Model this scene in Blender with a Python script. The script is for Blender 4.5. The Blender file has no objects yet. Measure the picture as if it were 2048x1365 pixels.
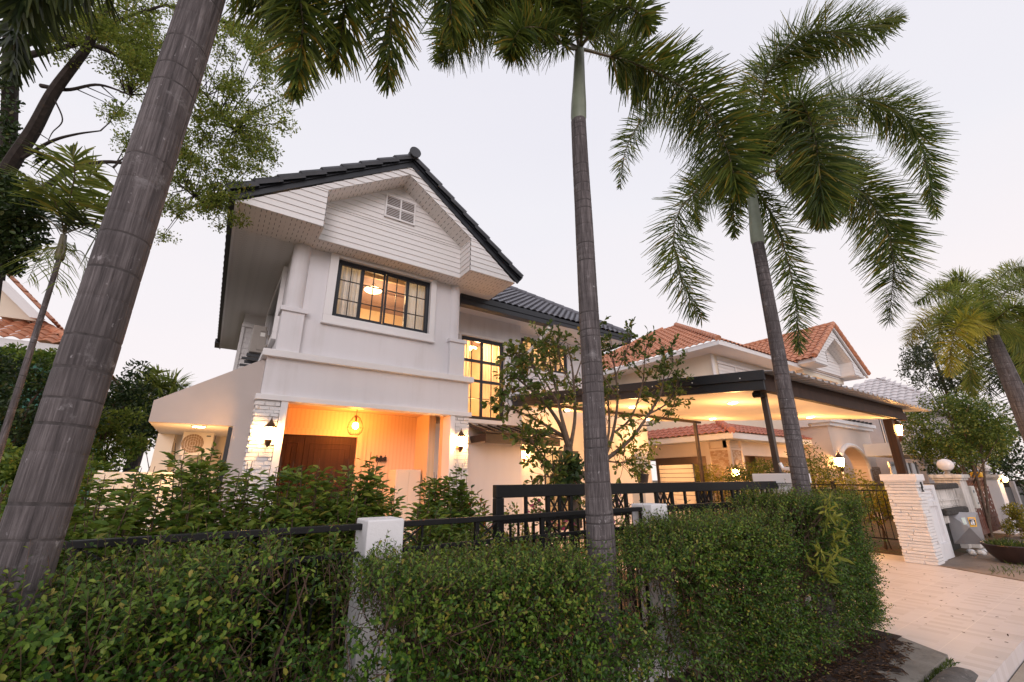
import bpy, math, random
import numpy as np
from mathutils import Vector, Matrix
random.seed(7)
RNG = np.random.default_rng(11)
R = math.radians
SC = bpy.context.scene
COL = SC.collection

# ------------------------------------------------------------------ camera, sky, sun, exposure
# rows of RM: camera right, camera down, camera forward, each in world axes
RM = np.array([[0.8255919, -0.56423746, -0.00583917],
               [0.16990819, 0.25845089, -0.95096496],
               [0.53807919, 0.78411685, 0.30924352]])
EYE = np.array([0.0, 0.0, 1.6])
FPX = 852.7                      # focal length in pixels of a 2048 px wide picture
cd = bpy.data.cameras.new("camera")
cam = bpy.data.objects.new("camera", cd)
COL.objects.link(cam)
cd.sensor_width = 36.0
cd.lens = FPX * 36.0 / 2048.0
cd.clip_start = 0.05
cd.clip_end = 3000
M = Matrix(((RM[0][0], -RM[1][0], -RM[2][0], 0.0),
            (RM[0][1], -RM[1][1], -RM[2][1], 0.0),
            (RM[0][2], -RM[1][2], -RM[2][2], 1.6),
            (0, 0, 0, 1)))
cam.matrix_world = M
SC.camera = cam

SUN_EL, SUN_ROT = R(16), R(205)      # low, behind the camera, veiled by thin cloud
W = bpy.data.worlds.new("World")
SC.world = W
W.use_nodes = True
wn, wl = W.node_tree.nodes, W.node_tree.links
wn.clear()
wo = wn.new("ShaderNodeOutputWorld")
sky = wn.new("ShaderNodeTexSky")
sky.sky_type = 'NISHITA'
sky.sun_disc = False
sky.sun_elevation = SUN_EL
sky.sun_rotation = SUN_ROT
sky.dust_density = 3.0
bg1 = wn.new("ShaderNodeBackground"); bg1.inputs[1].default_value = 0.06
wl.new(sky.outputs[0], bg1.inputs[0])
tc = wn.new("ShaderNodeTexCoord")
sx = wn.new("ShaderNodeSeparateXYZ")
wl.new(tc.outputs['Generated'], sx.inputs[0])
nz = wn.new("ShaderNodeTexNoise"); nz.inputs['Scale'].default_value = 1.6; nz.inputs['Detail'].default_value = 5
mp = wn.new("ShaderNodeMapping"); mp.inputs['Scale'].default_value = (1, 1, 3.0)
wl.new(tc.outputs['Generated'], mp.inputs[0]); wl.new(mp.outputs[0], nz.inputs['Vector'])
ad = wn.new("ShaderNodeMath"); ad.operation = 'MULTIPLY_ADD'
ad.inputs[1].default_value = 0.34; ad.inputs[2].default_value = -0.17
wl.new(nz.outputs['Fac'], ad.inputs[0])
ad2 = wn.new("ShaderNodeMath"); ad2.operation = 'ADD'
wl.new(ad.outputs[0], ad2.inputs[0]); wl.new(sx.outputs[2], ad2.inputs[1])
rp = wn.new("ShaderNodeValToRGB")
el = rp.color_ramp.elements
el[0].position = 0.0; el[0].color = (0.90, 0.80, 0.765, 1)
el[1].position = 1.0; el[1].color = (0.66, 0.65, 0.725, 1)
e = rp.color_ramp.elements.new(0.22); e.color = (0.80, 0.74, 0.75, 1)
e = rp.color_ramp.elements.new(0.55); e.color = (0.725, 0.712, 0.755, 1)
wl.new(ad2.outputs[0], rp.inputs[0])
bg2 = wn.new("ShaderNodeBackground"); bg2.inputs[1].default_value = 1.13
wl.new(rp.outputs[0], bg2.inputs[0])
mxw = wn.new("ShaderNodeMixShader"); mxw.inputs[0].default_value = 0.92   # thin overcast over the clear sky
wl.new(bg1.outputs[0], mxw.inputs[1]); wl.new(bg2.outputs[0], mxw.inputs[2])
wl.new(mxw.outputs[0], wo.inputs[0])

sd = bpy.data.lights.new("sun", 'SUN')
sd.energy = 1.0
sd.angle = R(25)
sd.color = (1.0, 0.90, 0.93)
so = bpy.data.objects.new("sun", sd)
COL.objects.link(so)
_d = Vector((math.sin(SUN_ROT) * math.cos(SUN_EL), math.cos(SUN_ROT) * math.cos(SUN_EL), math.sin(SUN_EL)))
so.rotation_euler = _d.to_track_quat('Z', 'Y').to_euler()
so.location = (-6, -12, 12)

SC.view_settings.view_transform = 'Standard'
SC.view_settings.look = 'None'
SC.view_settings.exposure = 0.22
SC.view_settings.gamma = 1.0
SC.cycles.use_denoising = True
SC.cycles.max_bounces = 7
SC.cycles.transparent_max_bounces = 12
SC.cycles.sample_clamp_indirect = 6.0

# ------------------------------------------------------------------ measuring helpers
def ray(px, py):
    return RM.T @ np.array([(px - 1024) / FPX, (py - 682.5) / FPX, 1.0])
def on(ax, v, px, py):
    """point where the sight line of a photo pixel meets the plane axis ax = v (metres)"""
    r = ray(px, py); t = (v - EYE[ax]) / r[ax]
    return Vector(EYE + t * r)
def onX(v, px, py): return on(0, v, px, py)
def onY(v, px, py): return on(1, v, px, py)
def onZ(v, px, py): return on(2, v, px, py)

# ------------------------------------------------------------------ object helpers
def tag(o, label=None, cat=None, group=None, kind=None):
    if label: o['label'] = label
    if cat: o['category'] = cat
    if group: o['group'] = group
    if kind: o['kind'] = kind
    return o
def thing(name, label, cat, loc=(0, 0, 0), group=None, kind=None):
    o = bpy.data.objects.new(name, None)
    COL.objects.link(o)
    o.location = loc
    o.empty_display_size = 0.2
    return tag(o, label, cat, group, kind)
def root_loc(p):
    v = Vector((0, 0, 0))
    while p is not None:
        v += p.location if p.type == 'EMPTY' else Vector((0, 0, 0))
        p = p.parent
    return v
def link(name, me, mat, parent):
    o = bpy.data.objects.new(name, me)
    COL.objects.link(o)
    if mat is not None:
        for m in (mat if isinstance(mat, (list, tuple)) else [mat]):
            me.materials.append(m)
    if parent is not None:
        o.parent = parent
        o.matrix_parent_inverse = Matrix.Translation(-root_loc(parent)) if parent.type == 'EMPTY' else Matrix.Identity(4)
    return o
def lamp_at(name, loc, power, color, parent, radius=0.04, kind='POINT', spot=None):
    ld = bpy.data.lights.new(name, kind)
    ld.energy = power; ld.color = color; ld.shadow_soft_size = radius
    if kind == 'SPOT':
        ld.spot_size = spot; ld.spot_blend = 0.6
    o = bpy.data.objects.new(name, ld)
    COL.objects.link(o)
    o.parent = parent
    o.matrix_parent_inverse = Matrix.Translation(-root_loc(parent))
    o.location = loc
    return o
def dup(root, loc, label=None, group=None):
    """a copy of a thing with copies of its parts and sub-parts (mesh data shared)"""
    r = root.copy(); COL.objects.link(r); r.location = loc
    if label: r['label'] = label
    if group: r['group'] = group
    for ch in list(root.children):
        c = ch.copy(); COL.objects.link(c); c.parent = r
        for g in list(ch.children):
            d = g.copy(); COL.objects.link(d); d.parent = c
    return r

class MB:
    """collects shapes, then links them as ONE mesh object"""
    def __init__(s):
        s.v = []; s.f = []
    def add(s, verts, faces):
        n = len(s.v)
        s.v.extend([tuple(p) for p in verts])
        s.f.extend([tuple(i + n for i in f) for f in faces])
        return s
    def box(s, x0, y0, z0, x1, y1, z1):
        if x0 > x1: x0, x1 = x1, x0
        if y0 > y1: y0, y1 = y1, y0
        if z0 > z1: z0, z1 = z1, z0
        v = [(x0, y0, z0), (x1, y0, z0), (x1, y1, z0), (x0, y1, z0), (x0, y0, z1), (x1, y0, z1), (x1, y1, z1), (x0, y1, z1)]
        return s.add(v, [(0, 3, 2, 1), (4, 5, 6, 7), (0, 1, 5, 4), (1, 2, 6, 5), (2, 3, 7, 6), (3, 0, 4, 7)])
    def bar(s, a, b, w, h, up=(0, 0, 1)):
        """rectangular bar from a to b, w sideways, h along 'up'"""
        a = Vector(a); b = Vector(b); d = (b - a).normalized()
        u = Vector(up); sd_ = d.cross(u)
        if sd_.length < 1e-5: sd_ = d.cross(Vector((1, 0, 0)))
        sd_.normalize(); u = sd_.cross(d).normalized()
        v = []
        for p in (a, b):
            for i, j in ((-1, -1), (1, -1), (1, 1), (-1, 1)):
                v.append(p + sd_ * (i * w / 2) + u * (j * h / 2))
        return s.add(v, [(3, 2, 1, 0), (4, 5, 6, 7), (0, 1, 5, 4), (1, 2, 6, 5), (2, 3, 7, 6), (3, 0, 4, 7)])
    def quad(s, a, b, c, d):
        return s.add([a, b, c, d], [(0, 1, 2, 3)])
    def prism(s, poly, vec):
        """planar polygon pushed along vec"""
        n = len(poly); vec = Vector(vec)
        v = [Vector(p) for p in poly]
        v2 = [p + vec for p in v]
        fs = [tuple(range(n))[::-1], tuple(range(n, 2 * n))]
        for i in range(n):
            j = (i + 1) % n
            fs.append((i, j, n + j, n + i))
        return s.add(v + v2, fs)
    def tube(s, pts, radii, seg=8, cap=True):
        pts = [Vector(p) for p in pts]
        if not isinstance(radii, (list, tuple)): radii = [radii] * len(pts)
        n = len(pts); rings = []
        ref = None
        for i, p in enumerate(pts):
            d = (pts[min(i + 1, n - 1)] - pts[max(i - 1, 0)])
            if d.length < 1e-9: d = Vector((0, 0, 1))
            d.normalize()
            if ref is None:
                ref = d.orthogonal().normalized()
            ref = (ref - d * ref.dot(d))
            if ref.length < 1e-6: ref = d.orthogonal()
            ref.normalize(); b2 = d.cross(ref)
            rings.append([p + (ref * math.cos(2 * math.pi * k / seg) + b2 * math.sin(2 * math.pi * k / seg)) * radii[i] for k in range(seg)])
        v = [q for r_ in rings for q in r_]; fs = []
        for i in range(n - 1):
            for k in range(seg):
                k2 = (k + 1) % seg
                fs.append((i * seg + k, i * seg + k2, (i + 1) * seg + k2, (i + 1) * seg + k))
        if cap:
            fs.append(tuple(range(seg))[::-1]); fs.append(tuple((n - 1) * seg + k for k in range(seg)))
        return s.add(v, fs)
    def lathe(s, c, prof, seg=20, axis=(0, 0, 1)):
        """prof: (radius, height) pairs about a vertical axis through c"""
        c = Vector(c); q = Vector((0, 0, 1)).rotation_difference(Vector(axis))
        v = []; n = len(prof); fs = []
        for r_, h in prof:
            for k in range(seg):
                a = 2 * math.pi * k / seg
                v.append(c + q @ Vector((r_ * math.cos(a), r_ * math.sin(a), h)))
        for i in range(n - 1):
            for k in range(seg):
                k2 = (k + 1) % seg
                fs.append((i * seg + k, i * seg + k2, (i + 1) * seg + k2, (i + 1) * seg + k))
        fs.append(tuple(range(seg))[::-1]); fs.append(tuple((n - 1) * seg + k for k in range(seg)))
        return s.add(v, fs)
    def ball(s, c, r_, seg=16, rings=9, sz=1.0):
        prof = [(max(1e-4, r_ * math.sin(math.pi * i / rings)), -r_ * sz * math.cos(math.pi * i / rings)) for i in range(rings + 1)]
        return s.lathe(c, prof, seg)
    def build(s, name, mat, parent=None, smooth=False, bevel=0.0, bseg=2):
        me = bpy.data.meshes.new(name)
        me.from_pydata(s.v, [], s.f)
        me.update()
        o = link(name, me, mat, parent)
        if smooth:
            me.polygons.foreach_set('use_smooth', [True] * len(me.polygons))
            me.set_sharp_from_angle(angle=R(40))
        if bevel:
            b = o.modifiers.new("bevel", 'BEVEL'); b.width = bevel; b.segments = bseg; b.limit_method = 'ANGLE'; b.angle_limit = R(40)
        return o

def np_mesh(name, V, F, mat, parent=None, smooth=False, mat_idx=None):
    """big meshes straight from arrays: V (n,3); F list of (m,k) index arrays"""
    me = bpy.data.meshes.new(name)
    V = np.asarray(V, dtype=np.float32)
    me.vertices.add(len(V)); me.vertices.foreach_set('co', V.ravel())
    loops = np.concatenate([f.ravel() for f in F]).astype(np.int32)
    tot = np.concatenate([np.full(len(f), f.shape[1], dtype=np.int32) for f in F])
    st = np.concatenate([[0], np.cumsum(tot)[:-1]]).astype(np.int32)
    me.loops.add(len(loops)); me.loops.foreach_set('vertex_index', loops)
    me.polygons.add(len(tot)); me.polygons.foreach_set('loop_start', st); me.polygons.foreach_set('loop_total', tot)
    if mat_idx is not None: me.polygons.foreach_set('material_index', mat_idx.astype(np.int32))
    me.update(calc_edges=True)
    me.validate()
    if smooth: me.polygons.foreach_set('use_smooth', [True] * len(me.polygons))
    return link(name, me, mat, parent)

def unit(a):
    return a / np.maximum(np.linalg.norm(a, axis=-1, keepdims=True), 1e-9)
LEAF6 = np.array([(0, 0, 0), (.34, .36, .07), (.74, .5, .05), (1, 0, -.06), (.74, -.5, .05), (.34, -.36, .07)], float)   # obovate
LEAFL = np.array([(0, 0, 0), (.28, .42, .07), (.62, .44, .04), (1, 0, -.12), (.62, -.44, .04), (.28, -.42, .07)], float)  # pointed
def leaf_geo(P, D, N, L, Wd, T=LEAF6):
    """leaf blades at points P, pointing along D, facing N"""
    D = unit(D); S = unit(np.cross(N, D)); U = np.cross(D, S)
    n = len(P); L = np.asarray(L).reshape(-1, 1, 1) * np.ones((n, 1, 1)); Wd = np.asarray(Wd).reshape(-1, 1, 1) * np.ones((n, 1, 1))
    V = P[:, None, :] + D[:, None, :] * (T[None, :, 0:1] * L) + S[:, None, :] * (T[None, :, 1:2] * Wd) + U[:, None, :] * (T[None, :, 2:3] * L)
    k = len(T); base = (np.arange(n) * k)[:, None]
    F = np.concatenate([base + np.array([[0, 1, 2, 3]]), base + np.array([[0, 3, 4, 5]])])
    return V.reshape(-1, 3), F
class NG:
    """gathers numpy leaf/blade geometry"""
    def __init__(s): s.V = []; s.F4 = []; s.F3 = []; s.n = 0
    def add(s, V, F):
        (s.F4 if F.shape[1] == 4 else s.F3).append(F + s.n); s.V.append(V); s.n += len(V)
    def build(s, name, mat, parent=None, smooth=False):
        F = []
        if s.F4: F.append(np.concatenate(s.F4))
        if s.F3: F.append(np.concatenate(s.F3))
        return np_mesh(name, np.concatenate(s.V), F, mat, parent, smooth)
def rdir(n, up=0.0):
    d = RNG.normal(size=(n, 3)); d = unit(d); d[:, 2] += up
    return unit(d)
# ------------------------------------------------------------------ materials
class NT:
    def __init__(s, name):
        s.m = bpy.data.materials.new(name); s.m.use_nodes = True
        s.t = s.m.node_tree; s.n = s.t.nodes; s.l = s.t.links
        s.n.clear()
        s.out = s.n.new("ShaderNodeOutputMaterial")
        s.b = s.n.new("ShaderNodeBsdfPrincipled")
        s.l.new(s.b.outputs[0], s.out.inputs[0])
    def new(s, t, **kw):
        n = s.n.new(t)
        for k, v in kw.items(): setattr(n, k, v)
        return n
    def lk(s, a, b): s.l.new(a, b)
    def coord(s, scale=(1, 1, 1), rot=(0, 0, 0), kind='Object'):
        tcn = s.new("ShaderNodeTexCoord"); mpn = s.new("ShaderNodeMapping")
        mpn.inputs['Scale'].default_value = scale; mpn.inputs['Rotation'].default_value = rot
        s.lk(tcn.outputs[kind], mpn.inputs[0]); return mpn.outputs[0]
    def noise(s, scale, detail=4, co=None, rough=0.55, dist=0.0):
        n = s.new("ShaderNodeTexNoise"); n.inputs['Scale'].default_value = scale; n.inputs['Detail'].default_value = detail
        n.inputs['Roughness'].default_value = rough; n.inputs['Distortion'].default_value = dist
        s.lk(co if co is not None else s.coord(), n.inputs['Vector']); return n.outputs['Fac']
    def ramp(s, fac, stops, interp='LINEAR'):
        r_ = s.new("ShaderNodeValToRGB"); r_.color_ramp.interpolation = interp; els = r_.color_ramp.elements
        while len(els) < len(stops): els.new(0.5)
        for e_, (p, c) in zip(els, stops):
            e_.position = p; e_.color = (*c, 1) if len(c) == 3 else c
        s.lk(fac, r_.inputs[0]); return r_.outputs[0]
    def mix(s, fac, a, b, mode='MIX'):
        m_ = s.new("ShaderNodeMix", data_type='RGBA', blend_type=mode)
        for sock, v in ((m_.inputs[0], fac), (m_.inputs[6], a), (m_.inputs[7], b)):
            if isinstance(v, (int, float)): sock.default_value = v
            elif isinstance(v, (tuple, list)): sock.default_value = (*v, 1) if len(v) == 3 else v
            else: s.lk(v, sock)
        return m_.outputs[2]
    def math(s, op, a, b=None, c=None):
        m_ = s.new("ShaderNodeMath", operation=op)
        for i, v in enumerate((a, b, c)):
            if v is None: continue
            if isinstance(v, (int, float)): m_.inputs[i].default_value = v
            else: s.lk(v, m_.inputs[i])
        return m_.outputs[0]
    def bump(s, h, strength=0.3, dist=0.02):
        b_ = s.new("ShaderNodeBump"); b_.inputs['Strength'].default_value = strength; b_.inputs['Distance'].default_value = dist
        s.lk(h, b_.inputs['Height']); s.lk(b_.outputs[0], s.b.inputs['Normal'])
    def base(s, c):
        if isinstance(c, tuple): s.b.inputs['Base Color'].default_value = (*c, 1)
        else: s.lk(c, s.b.inputs['Base Color'])
    def set(s, **kw):
        for k, v in kw.items():
            s.b.inputs[k.replace('_', ' ')].default_value = v
        return s

def plain(name, col, rough=0.6, metal=0.0, var=0.12, scale=6, bump=0.0, bscale=60, spec=0.5):
    t = NT(name)
    f = t.noise(scale, 5)
    a = tuple(c * (1 - var) for c in col); b = tuple(min(1, c * (1 + var)) for c in col)
    t.base(t.ramp(f, [(0.3, a), (0.7, b)]))
    t.set(Roughness=rough, Metallic=metal); t.b.inputs['Specular IOR Level'].default_value = spec
    if bump: t.bump(t.noise(bscale, 6), bump, 0.01)
    return t.m
def weathered(name, col, stain, amount=0.5, rough=0.75, scale=1.3, bump=0.25):
    t = NT(name)
    co = t.coord(); big = t.noise(scale, 7, co, 0.65)
    cs = t.coord((9, 9, 0.8)); drip = t.noise(1.0, 5, cs, 0.6)
    f = t.math('MULTIPLY', big, drip)
    m_ = t.ramp(f, [(0.30 - 0.12 * amount, (0, 0, 0)), (0.46, (1, 1, 1))])
    t.base(t.mix(m_, col, stain)); t.set(Roughness=rough)
    t.bump(t.noise(50, 6), bump, 0.01)
    return t.m
def emit(name, col, strength):
    t = NT(name)
    t.base(tuple(min(1, c) for c in col)); t.b.inputs['Emission Color'].default_value = (*col, 1); t.b.inputs['Emission Strength'].default_value = strength
    return t.m
def foliage(name, dark, mid, light, odd=None, rough=0.42, trans=0.35, oddp=0.04):
    t = NT(name)
    g = t.new("ShaderNodeNewGeometry")
    st = [(0.0, dark), (0.45, mid), (0.93 - oddp, light)]
    if odd: st += [(0.985 - oddp, odd), (1.0, odd)]
    c = t.ramp(g.outputs['Random Per Island'], st)
    n = t.noise(1.7, 3)
    c = t.mix(t.math('MULTIPLY', n, 0.45), c, dark)
    t.base(c); t.set(Roughness=rough); t.b.inputs['Specular IOR Level'].default_value = 0.3
    tr = t.new("ShaderNodeBsdfTranslucent"); t.lk(t.mix(0.35, c, light), tr.inputs[0])
    ms = t.new("ShaderNodeMixShader"); ms.inputs[0].default_value = trans
    t.lk(t.b.outputs[0], ms.inputs[1]); t.lk(tr.outputs[0], ms.inputs[2]); t.lk(ms.outputs[0], t.out.inputs[0])
    return t.m
def slotted(name, col, along, vis=0.8):
    """perforated soffit board: short vent slots in bands; along = axis the slots run"""
    t = NT(name)
    tcn = t.new("ShaderNodeTexCoord"); sp = t.new("ShaderNodeSeparateXYZ"); t.lk(tcn.outputs['Object'], sp.inputs[0])
    a = sp.outputs[0] if along == 0 else sp.outputs[1]; b = sp.outputs[1] if along == 0 else sp.outputs[0]
    fr = lambda v, k: t.math('FRACT', t.math('MULTIPLY', v, k))
    PB, PA = (0.075, 0.17) if along == 1 else (0.045, 0.20)
    row = t.math('FLOOR', t.math('MULTIPLY', b, 1 / PB))
    a2 = t.math('ADD', a, t.math('MULTIPLY', t.math('FRACT', t.math('MULTIPLY', row, 0.5)), PA * .4))
    s1 = t.math('LESS_THAN', fr(b, 1 / PB), 0.13)
    s2 = t.math('LESS_THAN', fr(a2, 1 / PA), 0.52)
    s3 = t.math('LESS_THAN', fr(b if along == 1 else a, 1 / (PB * 6 if along == 1 else 0.31)), 0.84 if along == 1 else 0.66)
    m_ = t.math('MULTIPLY', t.math('MULTIPLY', s1, s2), t.math('MULTIPLY', s3, vis))
    t.base(t.mix(m_, col, (0.05, 0.045, 0.04))); t.set(Roughness=0.6)
    return t.m

def _plaster():
    t = NT("white_plaster")
    a = t.noise(0.9, 5); d_ = t.noise(1.0, 6, t.coord((5, 5, .35)), .6)
    f = t.math('MULTIPLY', t.math('ADD', a, d_), .5)
    c = t.ramp(f, [(0.34, (0.63, 0.605, 0.61)), (0.48, (0.71, 0.69, 0.71)), (0.65, (0.735, 0.715, 0.735))])
    t.base(c); t.set(Roughness=.78); t.bump(t.noise(85, 6), .16, .01); return t.m
m_plaster = _plaster()
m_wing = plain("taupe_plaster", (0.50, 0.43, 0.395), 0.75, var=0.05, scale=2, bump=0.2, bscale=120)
m_trim = plain("white_trim", (0.77, 0.75, 0.75), 0.6, var=0.02, scale=3, bump=0.04, bscale=70)
def _siding():
    t = NT("white_wood_siding")
    g = t.noise(1.0, 6, t.coord((3, 3, 90)), 0.6)
    t.base(t.ramp(g, [(0.3, (0.70, 0.68, 0.67)), (0.7, (0.77, 0.75, 0.74))])); t.set(Roughness=0.62)
    t.bump(g, 0.25, 0.006); return t.m
m_siding = _siding()
m_soffit_y = slotted("soffit_slots_along_depth", (0.72, 0.69, 0.67), 1)
m_soffit_x = slotted("soffit_slots_along_front", (0.72, 0.69, 0.67), 0, 0.45)
m_roof = plain("charcoal_roof_tile", (0.045, 0.047, 0.055), 0.5, var=0.25, scale=5, bump=0.15, bscale=30)
m_roofgrey = plain("slate_grey_roof_tile", (0.13, 0.13, 0.15), 0.45, var=0.3, scale=4, bump=0.15, bscale=30)
m_dark = plain("charcoal_paint", (0.016, 0.018, 0.024), 0.38, var=0.15, scale=10, bump=0.03)
m_frame = plain("black_window_frame", (0.014, 0.016, 0.022), 0.3, var=0.1)
m_iron = plain("black_painted_iron", (0.009, 0.009, 0.010), 0.45, spec=0.25, var=0.2, scale=20, bump=0.06, bscale=120)
m_brown = plain("dark_brown_steel", (0.045, 0.028, 0.02), 0.4, var=0.25, scale=6, bump=0.05)
def _wood():
    t = NT("dark_timber")
    g = t.noise(1.0, 7, t.coord((26, 26, 1.2)), 0.6, 0.4)
    t.base(t.ramp(g, [(0.3, (0.020, 0.009, 0.006)), (0.7, (0.052, 0.025, 0.015))])); t.set(Roughness=0.6); t.b.inputs['Specular IOR Level'].default_value = 0.25
    t.bump(g, 0.2, 0.004); return t.m
m_wood = _wood()
m_brick = plain("white_painted_split_brick", (0.74, 0.72, 0.71), 0.8, var=0.05, scale=8, bump=0.55, bscale=45)
def _porchwall():
    t = NT("vertical_board_porch_wall")
    tcn = t.new("ShaderNodeTexCoord"); sp = t.new("ShaderNodeSeparateXYZ"); t.lk(tcn.outputs['Object'], sp.inputs[0])
    s_ = t.math('ADD', sp.outputs[0], sp.outputs[1])
    w_ = t.math('PINGPONG', t.math('MULTIPLY', s_, 12), 0.5)
    t.base(t.ramp(w_, [(0.0, (0.60, 0.44, 0.28)), (0.10, (0.68, 0.51, 0.34)), (0.5, (0.70, 0.54, 0.37))])); t.set(Roughness=0.6)
    t.bump(w_, 0.18, 0.008); return t.m
m_porch = _porchwall()
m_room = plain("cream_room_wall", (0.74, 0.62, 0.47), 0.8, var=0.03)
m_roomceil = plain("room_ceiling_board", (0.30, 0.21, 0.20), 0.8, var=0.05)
def _glass():
    t = NT("window_glass")
    tr = t.new("ShaderNodeBsdfTransparent"); tr.inputs[0].default_value = (0.95, 0.97, 0.97, 1)
    gl = t.new("ShaderNodeBsdfGlossy"); gl.inputs['Roughness'].default_value = 0.03
    fz = t.new("ShaderNodeFresnel"); fz.inputs[0].default_value = 1.5
    ms = t.new("ShaderNodeMixShader")
    t.lk(fz.outputs[0], ms.inputs[0]); t.lk(tr.outputs[0], ms.inputs[1]); t.lk(gl.outputs[0], ms.inputs[2]); t.lk(ms.outputs[0], t.out.inputs[0])
    return t.m
m_glass = _glass()
m_darkglass = plain("dark_window_glass", (0.02, 0.022, 0.026), 0.08, var=0.1)
def _curtain(name, col, tl=0.55):
    t = NT(name)
    t.base(col); t.set(Roughness=0.9)
    tr = t.new("ShaderNodeBsdfTranslucent"); tr.inputs[0].default_value = (*col, 1)
    ms = t.new("ShaderNodeMixShader"); ms.inputs[0].default_value = tl
    t.lk(t.b.outputs[0], ms.inputs[1]); t.lk(tr.outputs[0], ms.inputs[2]); t.lk(ms.outputs[0], t.out.inputs[0]); return t.m
m_curtain = _curtain("sheer_white_curtain", (0.75, 0.68, 0.56))
m_curtain_b = _curtain("pale_blue_curtain", (0.74, 0.80, 0.86), .28)
m_orange = plain("terracotta_roof_tile", (0.50, 0.21, 0.115), 0.65, var=0.30, scale=9, bump=0.2, bscale=40)
m_redtile = plain("red_roof_tile", (0.50, 0.20, 0.145), 0.65, var=0.22, scale=9, bump=0.2, bscale=40)
m_whitetile = plain("pale_roof_tile", (0.62, 0.58, 0.58), 0.7, var=0.08, scale=6)
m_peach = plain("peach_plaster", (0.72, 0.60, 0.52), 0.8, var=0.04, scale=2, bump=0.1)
m_cream = plain("cream_plaster", (0.76, 0.68, 0.56), 0.75, var=0.03, scale=2, bump=0.08)
m_green = plain("green_plaster", (0.07, 0.22, 0.17), 0.8, var=0.1, scale=3)
m_grey = plain("grey_plaster", (0.38, 0.36, 0.36), 0.8, var=0.1, scale=2, bump=0.1)
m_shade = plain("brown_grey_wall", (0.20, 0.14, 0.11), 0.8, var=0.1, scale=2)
m_acwhite = plain("white_enamel", (0.72, 0.70, 0.66), 0.4, var=0.03)
m_acgrey = plain("grey_enamel", (0.28, 0.25, 0.22), 0.5, var=0.06)
m_pvc = plain("white_pvc", (0.78, 0.77, 0.76), 0.35, var=0.02)
m_steel = plain("brushed_steel", (0.36, 0.35, 0.36), 0.42, metal=0.75, var=0.12, scale=3)
m_post = weathered("white_painted_post", (0.74, 0.73, 0.74), (0.50, 0.49, 0.47), 0.25)
m_dirty = weathered("stained_white_plaster", (0.68, 0.64, 0.60), (0.10, 0.085, 0.07), 0.62, bump=0.3)
m_mould = plain("black_moss_on_concrete", (0.05, 0.045, 0.042), 0.95, var=0.6, scale=25, bump=0.8, bscale=50)
m_rust = weathered("rusty_gate_paint", (0.13, 0.045, 0.03), (0.20, 0.17, 0.15), 0.6)
m_pot = plain("dark_brown_glaze", (0.042, 0.022, 0.018), 0.3, var=0.3, scale=5)
m_blackpot = plain("black_plastic_pot", (0.02, 0.018, 0.018), 0.5)
m_terra = plain("terracotta_pot", (0.30, 0.12, 0.06), 0.7, var=0.15)
m_warm = emit("warm_bulb", (1.0, 0.62, 0.25), 28)
m_warmglass = emit("warm_lantern_glass", (1.0, 0.50, 0.15), 210)
m_down = emit("downlight_disc", (1.0, 0.72, 0.40), 40)
m_dome = emit("warm_lamp_shade", (1.0, 0.74, 0.40), 5)
m_globe = plain("white_globe_glass", (0.80, 0.76, 0.76), 0.2, var=0.01)
m_bronze = plain("bronze_lantern_metal", (0.09, 0.045, 0.02), 0.45, metal=0.5, var=0.2)
m_yellow = plain("yellow_label", (0.80, 0.42, 0.02), 0.5, var=0.02)
m_black = plain("black_ink", (0.012, 0.012, 0.012), 0.6)
m_white = plain("white_ink", (0.8, 0.8, 0.8), 0.6, var=0.02)
m_bluegrey = plain("blue_grey_plate", (0.10, 0.14, 0.17), 0.4, var=0.2, scale=30)
m_mintlabel = plain("pale_mint_label", (0.55, 0.66, 0.64), 0.6)
m_red = plain("red_bract", (0.55, 0.05, 0.02), 0.5, var=0.2)

def _trunk():
    t = NT("grey_palm_trunk")
    f1 = t.noise(1.0, 6, t.coord((120, 120, 4.5)), 0.65); f0 = t.noise(1.0, 5, t.coord((34, 34, 2.0)), 0.6)
    f2 = t.noise(7.0, 8, None, 0.75); f3 = t.noise(1.3, 5, None, 0.65); f4 = t.noise(42.0, 3, t.coord((1, 1, .6)), 0.5)
    f = t.math('ADD', t.math('MULTIPLY', f1, .6), t.math('MULTIPLY', f0, .4))
    c = t.ramp(f, [(0.34, (0.030, 0.025, 0.026)), (0.5, (0.105, 0.090, 0.092)), (0.66, (0.22, 0.195, 0.197))])
    c = t.mix(t.ramp(f3, [(0.45, (0, 0, 0)), (0.75, (0.75, 0.75, 0.75))]), c, (0.050, 0.043, 0.044))
    c = t.mix(t.ramp(f2, [(0.58, (0, 0, 0)), (0.70, (.8, .8, .8))]), c, (0.235, 0.22, 0.225))
    c = t.mix(t.ramp(t.math('MULTIPLY', f4, t.math('ADD', f2, .5)), [(0.70, (0, 0, 0)), (0.76, (.7, .7, .7))]), c, (0.36, 0.34, 0.35))
    t.base(c); t.set(Roughness=0.88); t.bump(t.math('ADD', f, t.math('MULTIPLY', f2, 0.6)), 0.9, 0.014); return t.m
m_trunk = _trunk()
m_ring = plain("palm_leaf_scar", (0.060, 0.052, 0.052), 0.9, var=0.5, scale=30, bump=0.4)
m_shaft = plain("pale_green_crownshaft", (0.22, 0.25, 0.19), 0.5, var=0.25, scale=4)
m_petiole = plain("palm_petiole", (0.11, 0.09, 0.045), 0.5, var=0.25)
m_bark = plain("dark_tree_bark", (0.035, 0.026, 0.022), 0.9, var=0.4, scale=12, bump=0.8, bscale=25)
m_bark2 = plain("grey_brown_bark", (0.12, 0.085, 0.06), 0.85, var=0.35, scale=14, bump=0.6, bscale=35)
m_twig = plain("brown_twig", (0.085, 0.05, 0.035), 0.85, var=0.3, scale=20)
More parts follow.
